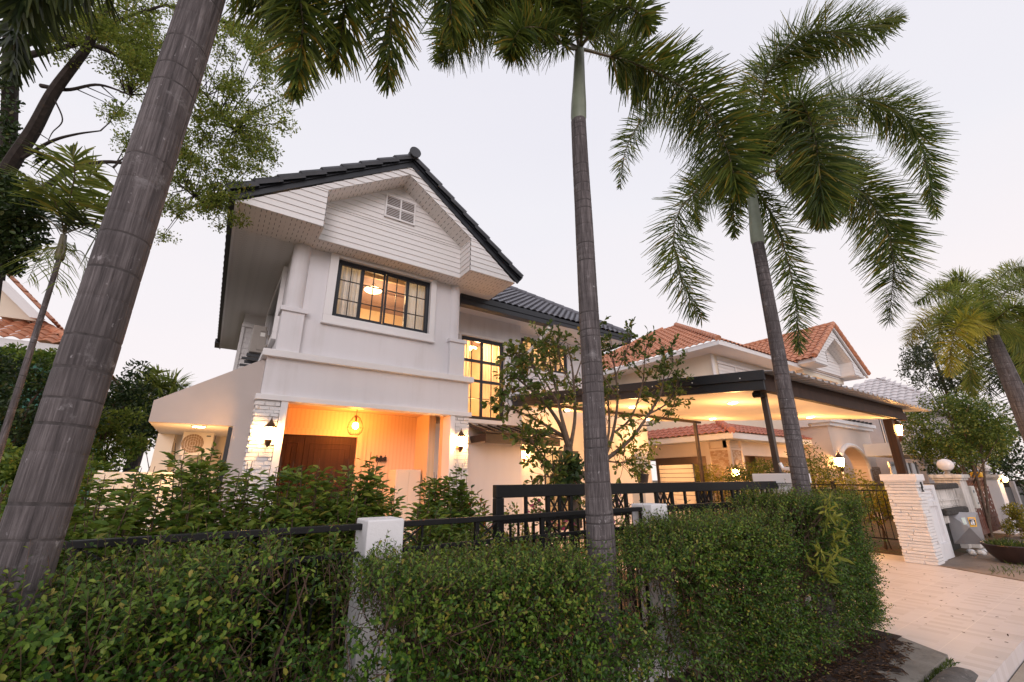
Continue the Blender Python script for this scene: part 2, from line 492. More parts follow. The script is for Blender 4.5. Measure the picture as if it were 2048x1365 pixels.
f_hedge = foliage("hedge_leaf", (0.012, 0.040, 0.007), (0.055, 0.130, 0.016), (0.165, 0.285, 0.030), (0.34, 0.28, 0.04), rough=0.44, trans=0.28, oddp=0.012)
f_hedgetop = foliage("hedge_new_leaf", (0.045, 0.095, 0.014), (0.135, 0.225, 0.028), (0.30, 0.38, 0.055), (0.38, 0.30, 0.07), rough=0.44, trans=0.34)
f_shrub = foliage("shrub_leaf", (0.03, 0.072, 0.013), (0.125, 0.21, 0.032), (0.29, 0.36, 0.055), (0.3, 0.26, 0.05), rough=0.45, trans=0.38)
f_tree = foliage("big_tree_leaf", (0.05, 0.085, 0.015), (0.16, 0.23, 0.035), (0.36, 0.40, 0.07), (0.42, 0.33, 0.07), trans=0.55)
f_dark = foliage("dark_leaf", (0.012, 0.026, 0.009), (0.034, 0.066, 0.018), (0.08, 0.12, 0.03), (0.15, 0.14, 0.04), trans=0.25)
f_garden = foliage("garden_tree_leaf", (0.035, 0.07, 0.016), (0.10, 0.155, 0.032), (0.21, 0.26, 0.06), (0.34, 0.21, 0.04), rough=0.42, trans=0.38, oddp=0.06)
f_palm = foliage("palm_leaflet", (0.016, 0.034, 0.010), (0.072, 0.122, 0.026), (0.22, 0.265, 0.045), (0.38, 0.26, 0.04), rough=0.42, trans=0.4, oddp=0.05)
f_palmy = foliage("golden_palm_leaflet", (0.14, 0.16, 0.02), (0.42, 0.40, 0.05), (0.68, 0.56, 0.08), (0.6, 0.36, 0.05), trans=0.45)
f_palmd = foliage("dark_palm_leaflet", (0.012, 0.022, 0.010), (0.034, 0.055, 0.018), (0.085, 0.11, 0.03), trans=0.3)
f_palmg = foliage("green_palm_leaflet", (0.06, 0.10, 0.02), (0.18, 0.25, 0.05), (0.40, 0.42, 0.09), (0.45, 0.36, 0.07), trans=0.45)
f_lime = foliage("lime_leaf", (0.16, 0.20, 0.03), (0.30, 0.32, 0.05), (0.45, 0.42, 0.08), trans=0.45)
f_round = foliage("round_tree_leaf", (0.03, 0.07, 0.014), (0.115, 0.19, 0.034), (0.28, 0.33, 0.065), (0.4, 0.35, 0.08), trans=0.35)
f_grass = foliage("grass_blade", (0.05, 0.08, 0.015), (0.10, 0.15, 0.03), (0.2, 0.24, 0.06), trans=0.3)
f_yel = foliage("yellow_or_golden_lit_leaf", (0.08, 0.11, 0.015), (0.24, 0.24, 0.03), (0.5, 0.40, 0.05), trans=0.35)
f_flower = foliage("orange_red_flower", (0.45, 0.04, 0.015), (0.65, 0.12, 0.03), (0.75, 0.28, 0.05), trans=0.3)
f_white = foliage("white_flower", (0.6, 0.58, 0.56), (0.75, 0.73, 0.72), (0.8, 0.78, 0.78), trans=0.3)
f_litter = foliage("dry_leaf", (0.05, 0.025, 0.012), (0.12, 0.06, 0.03), (0.22, 0.12, 0.06), trans=0.1)
# ------------------------------------------------------------------ the white house
def wall_holes(mb, x0, x1, z0, z1, ya, yb, holes=(), swap=False):
    """wall slab between ya (front) and yb (back) with rectangular openings; swap: runs along depth instead"""
    xs = sorted({x0, x1, *[h[0] for h in holes], *[h[1] for h in holes]})
    zs = sorted({z0, z1, *[h[2] for h in holes], *[h[3] for h in holes]})
    xs = [x for x in xs if x0 <= x <= x1]; zs = [z for z in zs if z0 <= z <= z1]
    def solid(i, j):
        if i < 0 or j < 0 or i >= len(xs) - 1 or j >= len(zs) - 1: return False
        cx = (xs[i] + xs[i + 1]) / 2; cz = (zs[j] + zs[j + 1]) / 2
        return not any(h[0] < cx < h[1] and h[2] < cz < h[3] for h in holes)
    P = (lambda x, y, z: (y, x, z)) if swap else (lambda x, y, z: (x, y, z))
    for i in range(len(xs) - 1):
        for j in range(len(zs) - 1):
            if not solid(i, j): continue
            a, b, c, d = xs[i], xs[i + 1], zs[j], zs[j + 1]
            mb.quad(P(a, ya, c), P(b, ya, c), P(b, ya, d), P(a, ya, d))
            mb.quad(P(b, yb, c), P(a, yb, c), P(a, yb, d), P(b, yb, d))
            if not solid(i - 1, j): mb.quad(P(a, yb, c), P(a, ya, c), P(a, ya, d), P(a, yb, d))
            if not solid(i + 1, j): mb.quad(P(b, ya, c), P(b, yb, c), P(b, yb, d), P(b, ya, d))
            if not solid(i, j - 1): mb.quad(P(a, yb, c), P(b, yb, c), P(b, ya, c), P(a, ya, c))
            if not solid(i, j + 1): mb.quad(P(a, ya, d), P(b, ya, d), P(b, yb, d), P(a, yb, d))
    return mb

def window(parent, x0, x1, z0, z1, y, sashes, muntins, fr=0.055, d=0.07, mid=None, mat=None, name='window', rails=()):
    """sashes: list of (x start, x end); muntins: per sash (columns, z positions)"""
    mat = mat or m_frame
    f = MB()
    f.box(x0, y, z0, x1, y + d, z0 + fr); f.box(x0, y, z1 - fr, x1, y + d, z1)
    f.box(x0, y, z0 + fr, x0 + fr, y + d, z1 - fr); f.box(x1 - fr, y, z0 + fr, x1, y + d, z1 - fr)
    w = f.build(name, mat, parent, bevel=0.004)
    s_ = MB()
    for (a, b, nc, zz) in sashes:
        sf = 0.032
        s_.box(a, y + .012, z0 + fr, a + sf, y + d - .012, z1 - fr); s_.box(b - sf, y + .012, z0 + fr, b, y + d - .012, z1 - fr)
        s_.box(a + sf, y + .012, z0 + fr, b - sf, y + d - .012, z0 + fr + sf); s_.box(a + sf, y + .012, z1 - fr - sf, b - sf, y + d - .012, z1 - fr)
        for k in range(1, nc):
            xm = a + sf + (b - a - 2 * sf) * k / nc
            s_.box(xm - .008, y + .02, z0 + fr + sf, xm + .008, y + d - .022, z1 - fr - sf)
        for zc in zz:
            s_.box(a + sf, y + .022, zc - .008, b - sf, y + d - .024, zc + .008)
    for (za, zb) in rails:
        s_.box(x0 + fr, y + .004, za, x1 - fr, y + d - .006, zb)
    so_ = s_.build('sash', mat, w)
    g = MB(); g.quad((x0 + fr, y + d / 2, z0 + fr), (x1 - fr, y + d / 2, z0 + fr), (x1 - fr, y + d / 2, z1 - fr), (x0 + fr, y + d / 2, z1 - fr))
    g.build('glass_pane', m_glass, w)
    return w

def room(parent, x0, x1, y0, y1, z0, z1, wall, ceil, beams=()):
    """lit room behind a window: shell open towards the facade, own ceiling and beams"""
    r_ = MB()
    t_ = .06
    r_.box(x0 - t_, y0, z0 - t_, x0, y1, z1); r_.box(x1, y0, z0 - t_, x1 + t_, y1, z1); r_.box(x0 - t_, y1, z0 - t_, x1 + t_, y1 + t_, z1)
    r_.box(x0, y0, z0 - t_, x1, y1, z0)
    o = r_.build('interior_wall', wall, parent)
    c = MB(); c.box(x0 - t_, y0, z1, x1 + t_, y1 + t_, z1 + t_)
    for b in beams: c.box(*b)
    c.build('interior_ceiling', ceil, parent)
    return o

def curtain(x0, x1, y, z0, z1, mat, label, amp=0.03, n=9, group=None):
    mb = MB(); N = n * 8
    vs = []
    for i in range(N + 1):
        u = i / N; x = x0 + (x1 - x0) * u
        yy = y + amp * math.sin(u * n * 2 * math.pi) + 0.3 * amp * math.sin(u * n * 5.1 + 1)
        vs.append((x, yy, z0)); vs.append((x, yy, z1))
    mb.add(vs, [(2 * i, 2 * i + 2, 2 * i + 3, 2 * i + 1) for i in range(N)])
    o = mb.build('curtain', mat, None, smooth=True)
    tag(o, label, 'curtain', group or 'curtains hanging in the lit windows')
    return o

HOUSE = thing('white_house', 'two storey white house with charcoal tiled gable roof, boarded gable and lit windows', 'house', (2.4, 8.0, 0))
Zs, YG, YR = 5.78, 7.115, 7.585
GX0, GX1, GAX, GAZ = -0.33, 4.97, 2.40, 7.72
SL = (GAZ - Zs) / (GAX - GX0)

# --- upper front block
w = MB()
wall_holes(w, .65, 4.06, 3.6, 5.79, 8.0, 8.16, [(1.41, 3.335, 4.51, 5.71)])
w.build('front_wall', m_plaster, HOUSE)
w = MB()
wall_holes(w, 8.16, 16.0, 3.2, 5.79, .65, .80, [(9.0, 11.6, 4.3, 5.55)], swap=True)
w.box(3.90, 8.16, 3.6, 4.06, 9.25, 5.79)
w.build('side_wall', m_plaster, HOUSE)
w = MB(); w.box(.68, 9.0, 4.3, .72, 11.6, 5.55); w.build('side_window', m_darkglass, HOUSE)
w = MB()
for a, b, c, d in ((8.86, 11.74, 5.55, 5.69), (8.86, 11.74, 4.16, 4.3), (8.86, 9.0, 4.3, 5.55), (11.6, 11.74, 4.3, 5.55)):
    w.box(.57, a, c, .648, b, d)
w.build('side_window_trim', m_trim, HOUSE, bevel=.008)
# corner pilasters: square pedestal, cap, round or square shaft
w = MB(); w.box(.60, 7.90, 3.69, .96, 8.24, 4.42); w.box(.565, 7.865, 4.42, 1.0, 8.26, 4.50)
w.build('pilaster', m_plaster, HOUSE, bevel=.006)
w = MB(); w.tube([(.775, 8.05, 4.50), (.775, 8.05, 5.79)], .15, 28); w.build('pilaster_shaft', m_plaster, HOUSE, smooth=True)
w = MB(); w.box(3.82, 7.90, 3.69, 4.17, 8.24, 4.42); w.box(3.785, 7.865, 4.42, 4.205, 8.26, 4.50)
w.build('pilaster', m_plaster, HOUSE, bevel=.006)
w = MB(); w.tube([(3.945, 8.05, 4.50), (3.945, 8.05, 5.79)], .118, 28); w.build('pilaster_shaft', m_plaster, HOUSE, smooth=True)
# window surround
w = MB()
w.box(1.26, 7.93, 4.37, 3.46, 8.0, 4.51); w.box(1.26, 7.93, 4.51, 1.41, 8.0, 5.775); w.box(3.335, 7.93, 4.51, 3.46, 8.0, 5.775); w.box(1.41, 7.93, 5.71, 3.335, 8.0, 5.775)
w.box(1.24, 7.915, 4.335, 3.48, 7.997, 4.37)
w.build('window_surround', m_trim, HOUSE, bevel=.006)
q = (3.335 - 1.41) / 4
zz = [4.51 + 1.2 * k / 3 for k in (1, 2)]
window(HOUSE, 1.41, 3.335, 4.51, 5.71, 8.02, [(1.465, 1.41 + q + .01, 2, zz), (1.41 + q + .01, 1.41 + 2 * q - .012, 2, zz), (1.41 + 2 * q + .012, 1.41 + 3 * q - .01, 2, zz), (1.41 + 3 * q - .01, 3.28, 2, zz)], None)
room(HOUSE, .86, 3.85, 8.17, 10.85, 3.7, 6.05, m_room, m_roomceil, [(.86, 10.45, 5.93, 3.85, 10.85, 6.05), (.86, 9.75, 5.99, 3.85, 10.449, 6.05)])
w = MB(); w.box(.87, 8.50, 5.74, 3.84, 8.56, 6.04); w.build('curtain_pelmet', m_porch, HOUSE)

# --- lower band over the porch
w = MB()
w.box(.50, 7.92, 2.94, 4.30, 8.10, 3.57)
w.box(.50, 8.10, 2.94, .65, 12.0, 3.57); w.box(4.15, 8.10, 2.94, 4.30, 9.25, 3.57)
w.build('porch_parapet', m_plaster, HOUSE)
w = MB(); w.box(.42, 7.82, 3.57, 4.38, 9.2, 3.69); w.box(.42, 9.2, 3.57, .8, 12.0, 3.69)
w.build('band_course', m_trim, HOUSE, bevel=.008)
w = MB(); w.box(.43, 7.85, 2.85, 4.36, 8.12, 2.94); w.box(.43, 8.12, 2.85, .62, 9.9, 2.94); w.box(4.17, 8.12, 2.85, 4.36, 9.25, 2.94)
w.build('porch_beam', m_trim, HOUSE, bevel=.006)
w = MB(); w.box(.62, 8.12, 3.02, 4.17, 9.9, 3.08); w.build('porch_ceiling', m_porch, HOUSE)
w = MB(); w.box(.45, 7.8, 0.1, 4.4, 9.9, .28); w.build('porch_floor', m_cream, HOUSE)

# --- split-brick piers
def split_brick(mb, x0, x1, y0, y1, z0, z1, row=0.062, ln=0.21, dep=0.022):
    """pier clad in rough split bricks of uneven depth on all four sides"""
    mb.box(x0 + dep, y0 + dep, z0, x1 - dep, y1 - dep, z1)
    z = z0; k = 0
    while z < z1 - .01:
        h = min(row * random.uniform(.82, 1.18), z1 - z)
        for (a0, a1, side) in ((x0, x1, 0), (x0, x1, 1), (y0, y1, 2), (y0, y1, 3)):
            a = a0 - random.uniform(0, ln) * .0
            first = True
            while a < a1 - .005:
                l_ = ln * random.uniform(.55, 1.3)
                if first: l_ *= random.uniform(.3, 1); first = False
                b = min(a + l_, a1)
                if a1 - b < .04: b = a1
                p = random.uniform(-.012, .020); g = .0045
                if side == 0: mb.box(a + g, y0 - p, z + g, b - g, y0 + dep + .002, z + h - g)
                elif side == 1: mb.box(a + g, y1 - dep - .002, z + g, b - g, y1 + p, z + h - g)
                elif side == 2: mb.box(x0 - p, a + g, z + g, x0 + dep + .002, b - g, z + h - g)
                else: mb.box(x1 - dep - .002, a + g, z + g, x1 + p, b - g, z + h - g)
                a = b
        z += h
    return mb
split_brick(MB(), .455, .805, 7.89, 8.25, .1, 2.85).build('brick_pier', m_brick, HOUSE, bevel=.004, bseg=1)
split_brick(MB(), 3.995, 4.31, 7.89, 8.25, .1, 2.85).build('brick_pier', m_brick, HOUSE, bevel=.004, bseg=1)
w = MB(); w.box(.81, 7.87, .1, .915, 8.22, 2.85); w.build('porch_jamb', m_trim, HOUSE, bevel=.005)
w = MB(); w.box(3.885, 7.87, .1, 3.99, 8.22, 2.85); w.build('porch_jamb', m_trim, HOUSE, bevel=.005)

# --- porch walls and door
w = MB(); wall_holes(w, .62, 4.17, .28, 3.02, 9.7, 9.85, [(1.10, 2.56, .28, 2.49)]); w.build('porch_back_wall', m_porch, HOUSE)
w = MB(); wall_holes(w, 8.25, 9.70, .28, 3.02, 3.90, 4.06, [(8.40, 8.97, .5, 3.0)], swap=True); w.build('porch_side_wall', m_porch, HOUSE)
w = MB(); w.box(.62, 8.25, .28, .76, 9.70, 3.02); w.build('porch_side_wall', m_porch, HOUSE)
w = MB(); w.box(1.02, 9.655, .28, 1.10, 9.70, 2.49); w.box(2.56, 9.655, .28, 2.68, 9.70, 2.49); w.box(1.02, 9.655, 2.49, 2.68, 9.70, 2.62); w.box(2.78, 9.685, .28, 2.785, 9.70, 2.7)
w.build('door_frame', m_porch, HOUSE, bevel=.006)
d = MB(); d.box(1.10, 9.72, .28, 2.56, 9.78, 2.49)
door = d.build('front_door', m_wood, HOUSE)
def leaf(x0, x1):
    l_ = MB(); l_.box(x0, 9.695, .285, x1, 9.718, 2.48)
    for k, (iz0, iz1) in enumerate(((1.42, 2.34), (.45, 1.30))):
        for m_, dp in ((.10, .012), (.20, .006)):
            a, b, c, e_ = x0 + m_, x1 - m_, iz0 + (m_ - .10), iz1 - (m_ - .10)
            for r_ in ((a, c, b, c + .018), (a, e_ - .018, b, e_), (a, c + .018, a + .018, e_ - .018), (b - .018, c + .018, b, e_ - .018)):
                l_.box(r_[0], 9.695 - dp, r_[1], r_[2], 9.697, r_[3])
    return l_.build('door_leaf', m_wood, door, bevel=.003, bseg=1)
leaf(1.105, 1.52); leaf(1.53, 2.555)
h_ = MB(); h_.tube([(1.60, 9.66, 1.1), (1.60, 9.66, 1.55)], .014, 8); h_.box(1.59, 9.66, 1.12, 1.61, 9.697, 1.14); h_.box(1.59, 9.66, 1.51, 1.61, 9.697, 1.53)
h_.build('door_handle', m_bronze, door)

# --- right wing: stair window wall and the recessed wall
w = MB()
wall_holes(w, 4.06, 6.63, 0.1, 5.76, 9.25, 9.40, [(4.76, 6.07, 3.02, 5.13)])
w.box(6.48, 9.40, .1, 6.63, 9.75, 5.76)
w.build('stair_wall', m_plaster, HOUSE)
w = MB(); w.box(4.66, 9.19, 2.92, 6.14, 9.25, 3.02); w.box(6.07, 9.19, 3.02, 6.14, 9.25, 5.13); w.box(4.66, 9.19, 5.13, 6.14, 9.25, 5.20); w.box(4.69, 9.19, 3.02, 4.76, 9.25, 5.13)
w.build('window_surround', m_trim, HOUSE, bevel=.006)
xm = (4.76 + 6.07) / 2
window(HOUSE, 4.76, 6.07, 3.02, 5.13, 9.27, [(4.82, xm - .0, 2, [3.55]), (xm + .0, 6.01, 2, [3.55])], None, rails=[(4.48, 4.55), (3.96, 4.03)])
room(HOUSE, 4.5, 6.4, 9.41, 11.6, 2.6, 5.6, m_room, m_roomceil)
w = MB()
wall_holes(w, 6.63, 9.6, 3.3, 5.76, 9.75, 9.9, [(7.02, 8.80, 4.70, 5.62)])
wall_holes(w, 6.63, 12.35, .1, 3.55, 9.751, 9.9, [(7.75, 9.1, .28, 2.40)])
w.box(9.45, 9.9, 3.3, 9.6, 15.5, 5.76)
w.box(12.2, 9.9, .1, 12.35, 14.5, 3.55)
w.build('wing_wall', m_plaster, HOUSE)
q = (8.80 - 7.02) / 4; zz = [4.70 + .92 * k / 3 for k in (1, 2)]
window(HOUSE, 7.02, 8.80, 4.70, 5.62, 9.77, [(7.07 + 0, 7.02 + q, 2, zz), (7.02 + q, 7.02 + 2 * q - .02, 2, zz), (7.02 + 2 * q + .02, 7.02 + 3 * q, 2, zz), (7.02 + 3 * q, 8.75, 2, zz)], None)
w = MB(); w.box(6.98, 9.70, 4.62, 8.86, 9.75, 4.70); w.box(6.64, 9.66, 4.52, 7.0, 9.75, 4.56); w.build('window_sill', m_trim, HOUSE, bevel=.005)
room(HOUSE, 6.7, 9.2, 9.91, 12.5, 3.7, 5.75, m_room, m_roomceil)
window(HOUSE, 7.75, 9.1, .28, 2.40, 9.77, [(7.81, 8.42, 2, [.9, 1.45, 2.0]), (8.43, 9.04, 2, [.9, 1.45, 2.0])], None, name='glazed_door')
room(HOUSE, 7.0, 9.6, 9.91, 12.5, .28, 2.7, m_room, m_roomceil)

# --- soffits
w = MB()
t = .03
w.box(GX0, YG + .012, Zs, .935, 8.0, Zs + t); w.box(3.83, YG + .012, Zs, GX1, 8.0, Zs + t); w.box(.935, YR + .012, Zs, 3.83, 8.0, Zs + t)
w.build('front_soffit', m_soffit_y, HOUSE)
w = MB(); w.box(GX0, 8.0, Zs - .004, .65, 16.5, Zs + t); w.build('side_soffit', m_soffit_x, HOUSE)
w = MB(); w.box(4.06, 8.0, Zs - .004, GX1, 8.5, Zs + t); w.box(4.06, 8.5, 5.755, 10.4, 9.9, 5.78); w.box(9.6, 9.9, 5.755, 10.4, 15.6, 5.78); w.build('wing_soffit', m_trim, HOUSE)
w = MB(); w.box(GX0 - .03, 7.13, 5.74, GX0, 16.5, 5.93); w.build('eaves_board', m_trim, HOUSE)
# bump-out with boarded face at the back of the left side
w = MB()
for k in range(17):
    z0_ = 3.25 + k * .145
    w.add([(.12, 12.48, z0_), (.66, 12.48, z0_), (.66, 12.5, z0_ + .145), (.12, 12.5, z0_ + .145)], [(0, 1, 2, 3)])
w.box(.12, 12.502, 3.2, .66, 15.5, 5.78); w.box(.10, 12.44, 3.2, .17, 12.50, 5.45); w.box(.10, 12.40, 5.40, .66, 12.50, 5.48)
w.build('boarded_bay', m_siding, HOUSE)

# --- boarded gable: outer face, recessed face, returns and raking soffits
def boards(mb, y, zs, left, right):
    zs = sorted(zs)
    for a, b in zip(zs[:-1], zs[1:]):
        (la, ra), (lb, rb) = (left(a), right(a)), (left(b), right(b))
        if ra - la < .004 and rb - lb < .004: continue
        lap = .016
        mb.add([(la, y - lap, a), (ra, y - lap, a), (rb, y, b), (lb, y, b), (la, y, a), (ra, y, a)],
               [(0, 1, 2, 3), (4, 5, 1, 0)])
def boarded_gable(parent, x0, x1, xa, zs, za, yg, yr, rx0, rx1, rz, raz, bh):
    """boarded triangle with a recessed pentagon in its middle, returns and raking soffits"""
    xm = (rx0 + rx1) / 2
    def gx(z): return x0 + (z - zs) * (xa - x0) / (za - zs), x1 - (z - zs) * (x1 - xa) / (za - zs)
    def rx(z):
        if z <= rz: return rx0, rx1
        u = (z - rz) / (raz - rz)
        return rx0 + (xm - rx0) * u, rx1 - (rx1 - xm) * u
    zl = [zs + bh * k for k in range(60)]
    zo = sorted(set([z for z in zl if z < za - .01] + [rz, raz, za])); w = MB()
    boards(w, yg, [z for z in zo if z <= raz + 1e-6], lambda z: gx(z)[0], lambda z: rx(z)[0])
    boards(w, yg, [z for z in zo if z <= raz + 1e-6], lambda z: rx(z)[1], lambda z: gx(z)[1])
    boards(w, yg, [z for z in zo if z >= raz - 1e-6], lambda z: gx(z)[0], lambda z: gx(z)[1])
    zi = sorted(set([z for z in zl if z < raz - .01] + [rz, raz]))
    boards(w, yr, zi, lambda z: rx(z)[0], lambda z: rx(z)[1])
    for xx, dd in ((rx0, 1), (rx1, -1)):
        zz_ = [z for z in zi if z <= rz]
        for a, b in zip(zz_[:-1], zz_[1:]):
            w.add([(xx + dd * .014, yg, a), (xx + dd * .014, yr, a), (xx, yr, b), (xx, yg, b), (xx, yg, a), (xx, yr, a)], [(0, 1, 2, 3), (4, 5, 1, 0)])
    w.build('gable_boarding', m_siding, parent)
    w = MB()
    w.quad((rx0, yg, rz), (xm, yg, raz), (xm, yr, raz), (rx0, yr, rz)); w.quad((xm, yg, raz), (rx1, yg, rz), (rx1, yr, rz), (xm, yr, raz))
    w.build('raking_soffit', m_soffit_y, parent)
boarded_gable(HOUSE, GX0, GX1, GAX, Zs, GAZ, YG, YR, .935, 3.83, 6.53, 7.52, .117)
# louvred gable vent
va, vb = onY(YR, 772, 391), onY(YR, 826, 451)
vx0, vx1, vz1, vz0 = va.x, vb.x + .02, va.z + .02, vb.z - .03
w = MB(); fr = .03
for a in (vx0, (vx0 + vx1 - fr) / 2, vx1 - fr): w.box(a, YR - .05, vz0, a + fr, YR + .01, vz1)
for c in (vz0, (vz0 + vz1 - fr) / 2, vz1 - fr): w.box(vx0 - .002, YR - .053, c, vx1 + .002, YR + .01, c + fr)
vent = w.build('gable_vent', m_trim, HOUSE, bevel=.003)
w = MB()
for i in range(2):
    for j in range(2):
        zb_ = vz0 + fr + j * (vz1 - vz0 - fr) / 2; xa = vx0 + fr + i * (vx1 - vx0 - fr) / 2; xb = xa + (vx1 - vx0 - 3 * fr) / 2; n_ = 6
        for k in range(n_):
            zz_ = zb_ + (k + .2) * ((vz1 - vz0 - 3 * fr) / 2) / n_
            w.add([(xa, YR - .045, zz_), (xb, YR - .045, zz_), (xb, YR - .02, zz_ + .03), (xa, YR - .02, zz_ + .03), (xa, YR - .045, zz_ + .007), (xb, YR - .045, zz_ + .007)], [(0, 1, 2, 3), (0, 4, 5, 1), (4, 3, 2, 5)])
w.build('louvre_blades', m_trim, vent)
w = MB(); w.box(vx0 + .01, YR - .019, vz0 + .01, vx1 - .01, YR - .017, vz1 - .01); w.build('vent_backing', m_shade, vent)

# --- roofs
def tile_roof(mb, poly, o, u, v, lu, lv, tw=.30, th=.34, amp=.028, step=.03, seg=6, cut=None):
    """roof plane of wavy tiles in stepped courses: origin o, u along the eaves, v up the slope"""
    o = Vector(o); u = Vector(u).normalized(); v = Vector(v).normalized(); n = u.cross(v).normalized()
    if n.z < 0: n = -n
    nu = max(1, int(round(lu / tw))); nv = max(1, int(round(lv / th))); du = lu / (nu * seg); dv = lv / nv
    def inside(a, b):
        c = False; j = len(poly) - 1
        for i in range(len(poly)):
            (xi, yi), (xj, yj) = poly[i], poly[j]
            if (yi > b) != (yj > b) and a < (xj - xi) * (b - yi) / (yj - yi) + xi: c = not c
            j = i
        return c
    for r_ in range(nv):
        b0, b1 = r_ * dv, (r_ + 1) * dv
        cols = [k for k in range(nu * seg) if inside((k + .5) * du, (b0 + b1) / 2)]
        for k in cols:
            q_ = []
            for kk in (k, k + 1):
                ph = (kk % seg) / seg
                hh = amp * (1.0 - abs(2 * ph - 1) ** 1.6) if True else 0
                a = kk * du
                q_.append((o + u * a + v * (b0 - .03) + n * (hh + step), o + u * a + v * b1 + n * hh, o + u * a + v * (b0 - .03) + n * (hh + step - .022)))
            mb.add([q_[0][2], q_[1][2], q_[0][0], q_[1][0], q_[0][1], q_[1][1]], [(0, 1, 3, 2), (2, 3, 5, 4)])
def ridge_caps(mb, a, b, r_=.09, ln=.33, seg=9):
    a = Vector(a); b = Vector(b); L_ = (b - a).length; n = max(1, int(L_ / ln)); d = (b - a) / n
    for i in range(n):
        mb.tube([a + d * i, a + d * (i + 1.06)], [r_ * 1.12, r_ * .94], seg)

rs = MB()
ux = Vector((GAX - GX0, 0, GAZ - Zs)).normalized()
LL = (Vector((GAX, 0, GAZ + .2)) - Vector((GX0 - .08, 0, 5.94))).length
tile_roof(rs, [(-1, -1), (30, -1), (30, 30), (-1, 30)], (GX0 - .08, 16.5, 5.94), (0, -1, 0), (GAX - GX0 + .08, 0, GAZ + .2 - 5.94), 9.38, LL)
LL = (Vector((GAX, 0, GAZ + .2)) - Vector((GX1 + .08, 0, 5.94))).length
tile_roof(rs, [(-1, -1), (30, -1), (30, 30), (-1, 30)], (GX1 + .08, 7.12, 5.94), (0, 1, 0), (GAX - GX1 - .08, 0, GAZ + .2 - 5.94), 9.38, LL)
roof = rs.build('main_roof', m_roof, HOUSE)
# solid board under the tiles
w = MB()
for (xa, s_) in ((GX0 - .05, 1), (GX1 + .05, -1)):
    w.prism([(xa, 7.13, 5.90), (GAX, 7.13, GAZ + .15), (GAX, 7.13, GAZ + .11), (xa, 7.13, 5.86)], (0, 9.37, 0))
w.build('roof_deck', m_dark, roof)
# rake boards (two steps), capped by half-lapped verge tiles, round ridge end
w = MB()
for sgn, xa in ((1, GX0), (-1, GX1)):
    e0 = Vector((xa - sgn * .06, 0, Zs + .0)); tp = Vector((GAX, 0, GAZ))
    dn = (tp - e0).normalized()
    up_ = Vector((-dn.z * sgn, 0, dn.x * sgn)); up_ = up_ if up_.z > 0 else -up_
    for y0_, y1_, h0, h1 in ((YG - .035, YG, -.005, .10), (YG - .065, YG, .09, .20)):
        ext = up_ * 0
        A = [e0 + up_ * h0, Vector((GAX, 0, GAZ + h0 / max(.2, up_.z))), Vector((GAX, 0, GAZ + h1 / max(.2, up_.z))), e0 + up_ * h1]
        A = [Vector((p.x, y0_, p.z)) for p in A]
        w.prism(A, (0, y1_ - y0_, 0))
w.build('rake_board', m_dark, roof)
w = MB()
for sgn, xa in ((1, GX0), (-1, GX1)):
    e0 = Vector((xa - sgn * .10, 7.0, 5.93)); tp = Vector((GAX, 7.0, GAZ + .20)); d_ = (tp - e0); n_ = 9; st = d_ / n_; dn = d_.normalized()
    up_ = Vector((-dn.z, 0, dn.x)); up_ = up_ if up_.z > 0 else -up_
    for k in range(n_):
        a = e0 + st * (k - .08) + up_ * .066; b = e0 + st * (k + 1) + up_ * .03
        for (p, q_) in ((a, b),):
            # curved cap: profile over the verge
            prof = [(-.0, -.085), (-.012, -.02), (.02, .03), (.085, .045), (.17, .025), (.235, -.03)]
            vs = []
            for e_ in (p, q_):
                for (yy, hh) in prof: vs.append((e_.x + up_.x * hh, e_.y + yy, e_.z + up_.z * hh))
            m_ = len(prof)
            w.add(vs, [(i, i + 1, m_ + i + 1, m_ + i) for i in range(m_ - 1)] + [tuple(range(m_))[::-1], tuple(range(m_, 2 * m_))])
w.build('verge_tiles', m_roof, roof)
w = MB(); w.tube([(GAX, 6.95, GAZ + .245), (GAX, 16.5, GAZ + .245)], .105, 20); w.tube([(GAX, 6.925, GAZ + .245), (GAX, 6.95, GAZ + .245)], .118, 24)
w.build('ridge_cap', m_roof, roof, smooth=True)
w = MB(); w.box(GX0 - .17, 15.9, 5.78, GX0 - .03, 16.55, 5.92); w.box(GX0 - .115, 7.14, 5.83, GX0 - .032, 15.9, 5.93); w.build('side_gutter', m_dark, roof)
# wing roof with its hipped end
w = MB()
tt = .727; dd_ = 3.7; EX1 = 10.42; EY = 8.47; EZ = 5.90
lv = math.hypot(dd_, dd_ * tt)
tile_roof(w, [(0, -.1), (EX1 - 3.6, -.1), (EX1 - 3.6 - dd_, lv + .1), (0, lv + .1)], (3.6, EY, EZ), (1, 0, 0), (0, dd_, dd_ * tt), EX1 - 3.6, lv, tw=.20, th=.235, amp=.045, step=.04)
tile_roof(w, [(0, -.1), (2 * dd_, -.1), (dd_, lv + .1)], (EX1, EY, EZ), (0, 1, 0), (-dd_, 0, dd_ * tt), 2 * dd_, lv, tw=.20, th=.235, amp=.045, step=.04)
tile_roof(w, [(0, -.1), (EX1 - 3.6, -.1), (EX1 - 3.6, lv + .1), (dd_, lv + .1)], (EX1, EY + 2 * dd_, EZ), (-1, 0, 0), (0, -dd_, dd_ * tt), EX1 - 3.6, lv, tw=.20, th=.235, amp=.045, step=.04)
wroof = w.build('wing_roof', m_roofgrey, HOUSE)
w = MB()
w.add([(3.6, EY + .02, EZ - .01), (EX1, EY + .02, EZ - .01), (EX1 - dd_, EY + dd_, EZ + dd_ * tt - .01), (3.6, EY + dd_, EZ + dd_ * tt - .01), (EX1 - .0, EY + 2 * dd_, EZ - .01), (3.6, EY + 2 * dd_, EZ - .01)],
      [(0, 1, 2, 3), (1, 4, 2), (4, 5, 3, 2)])
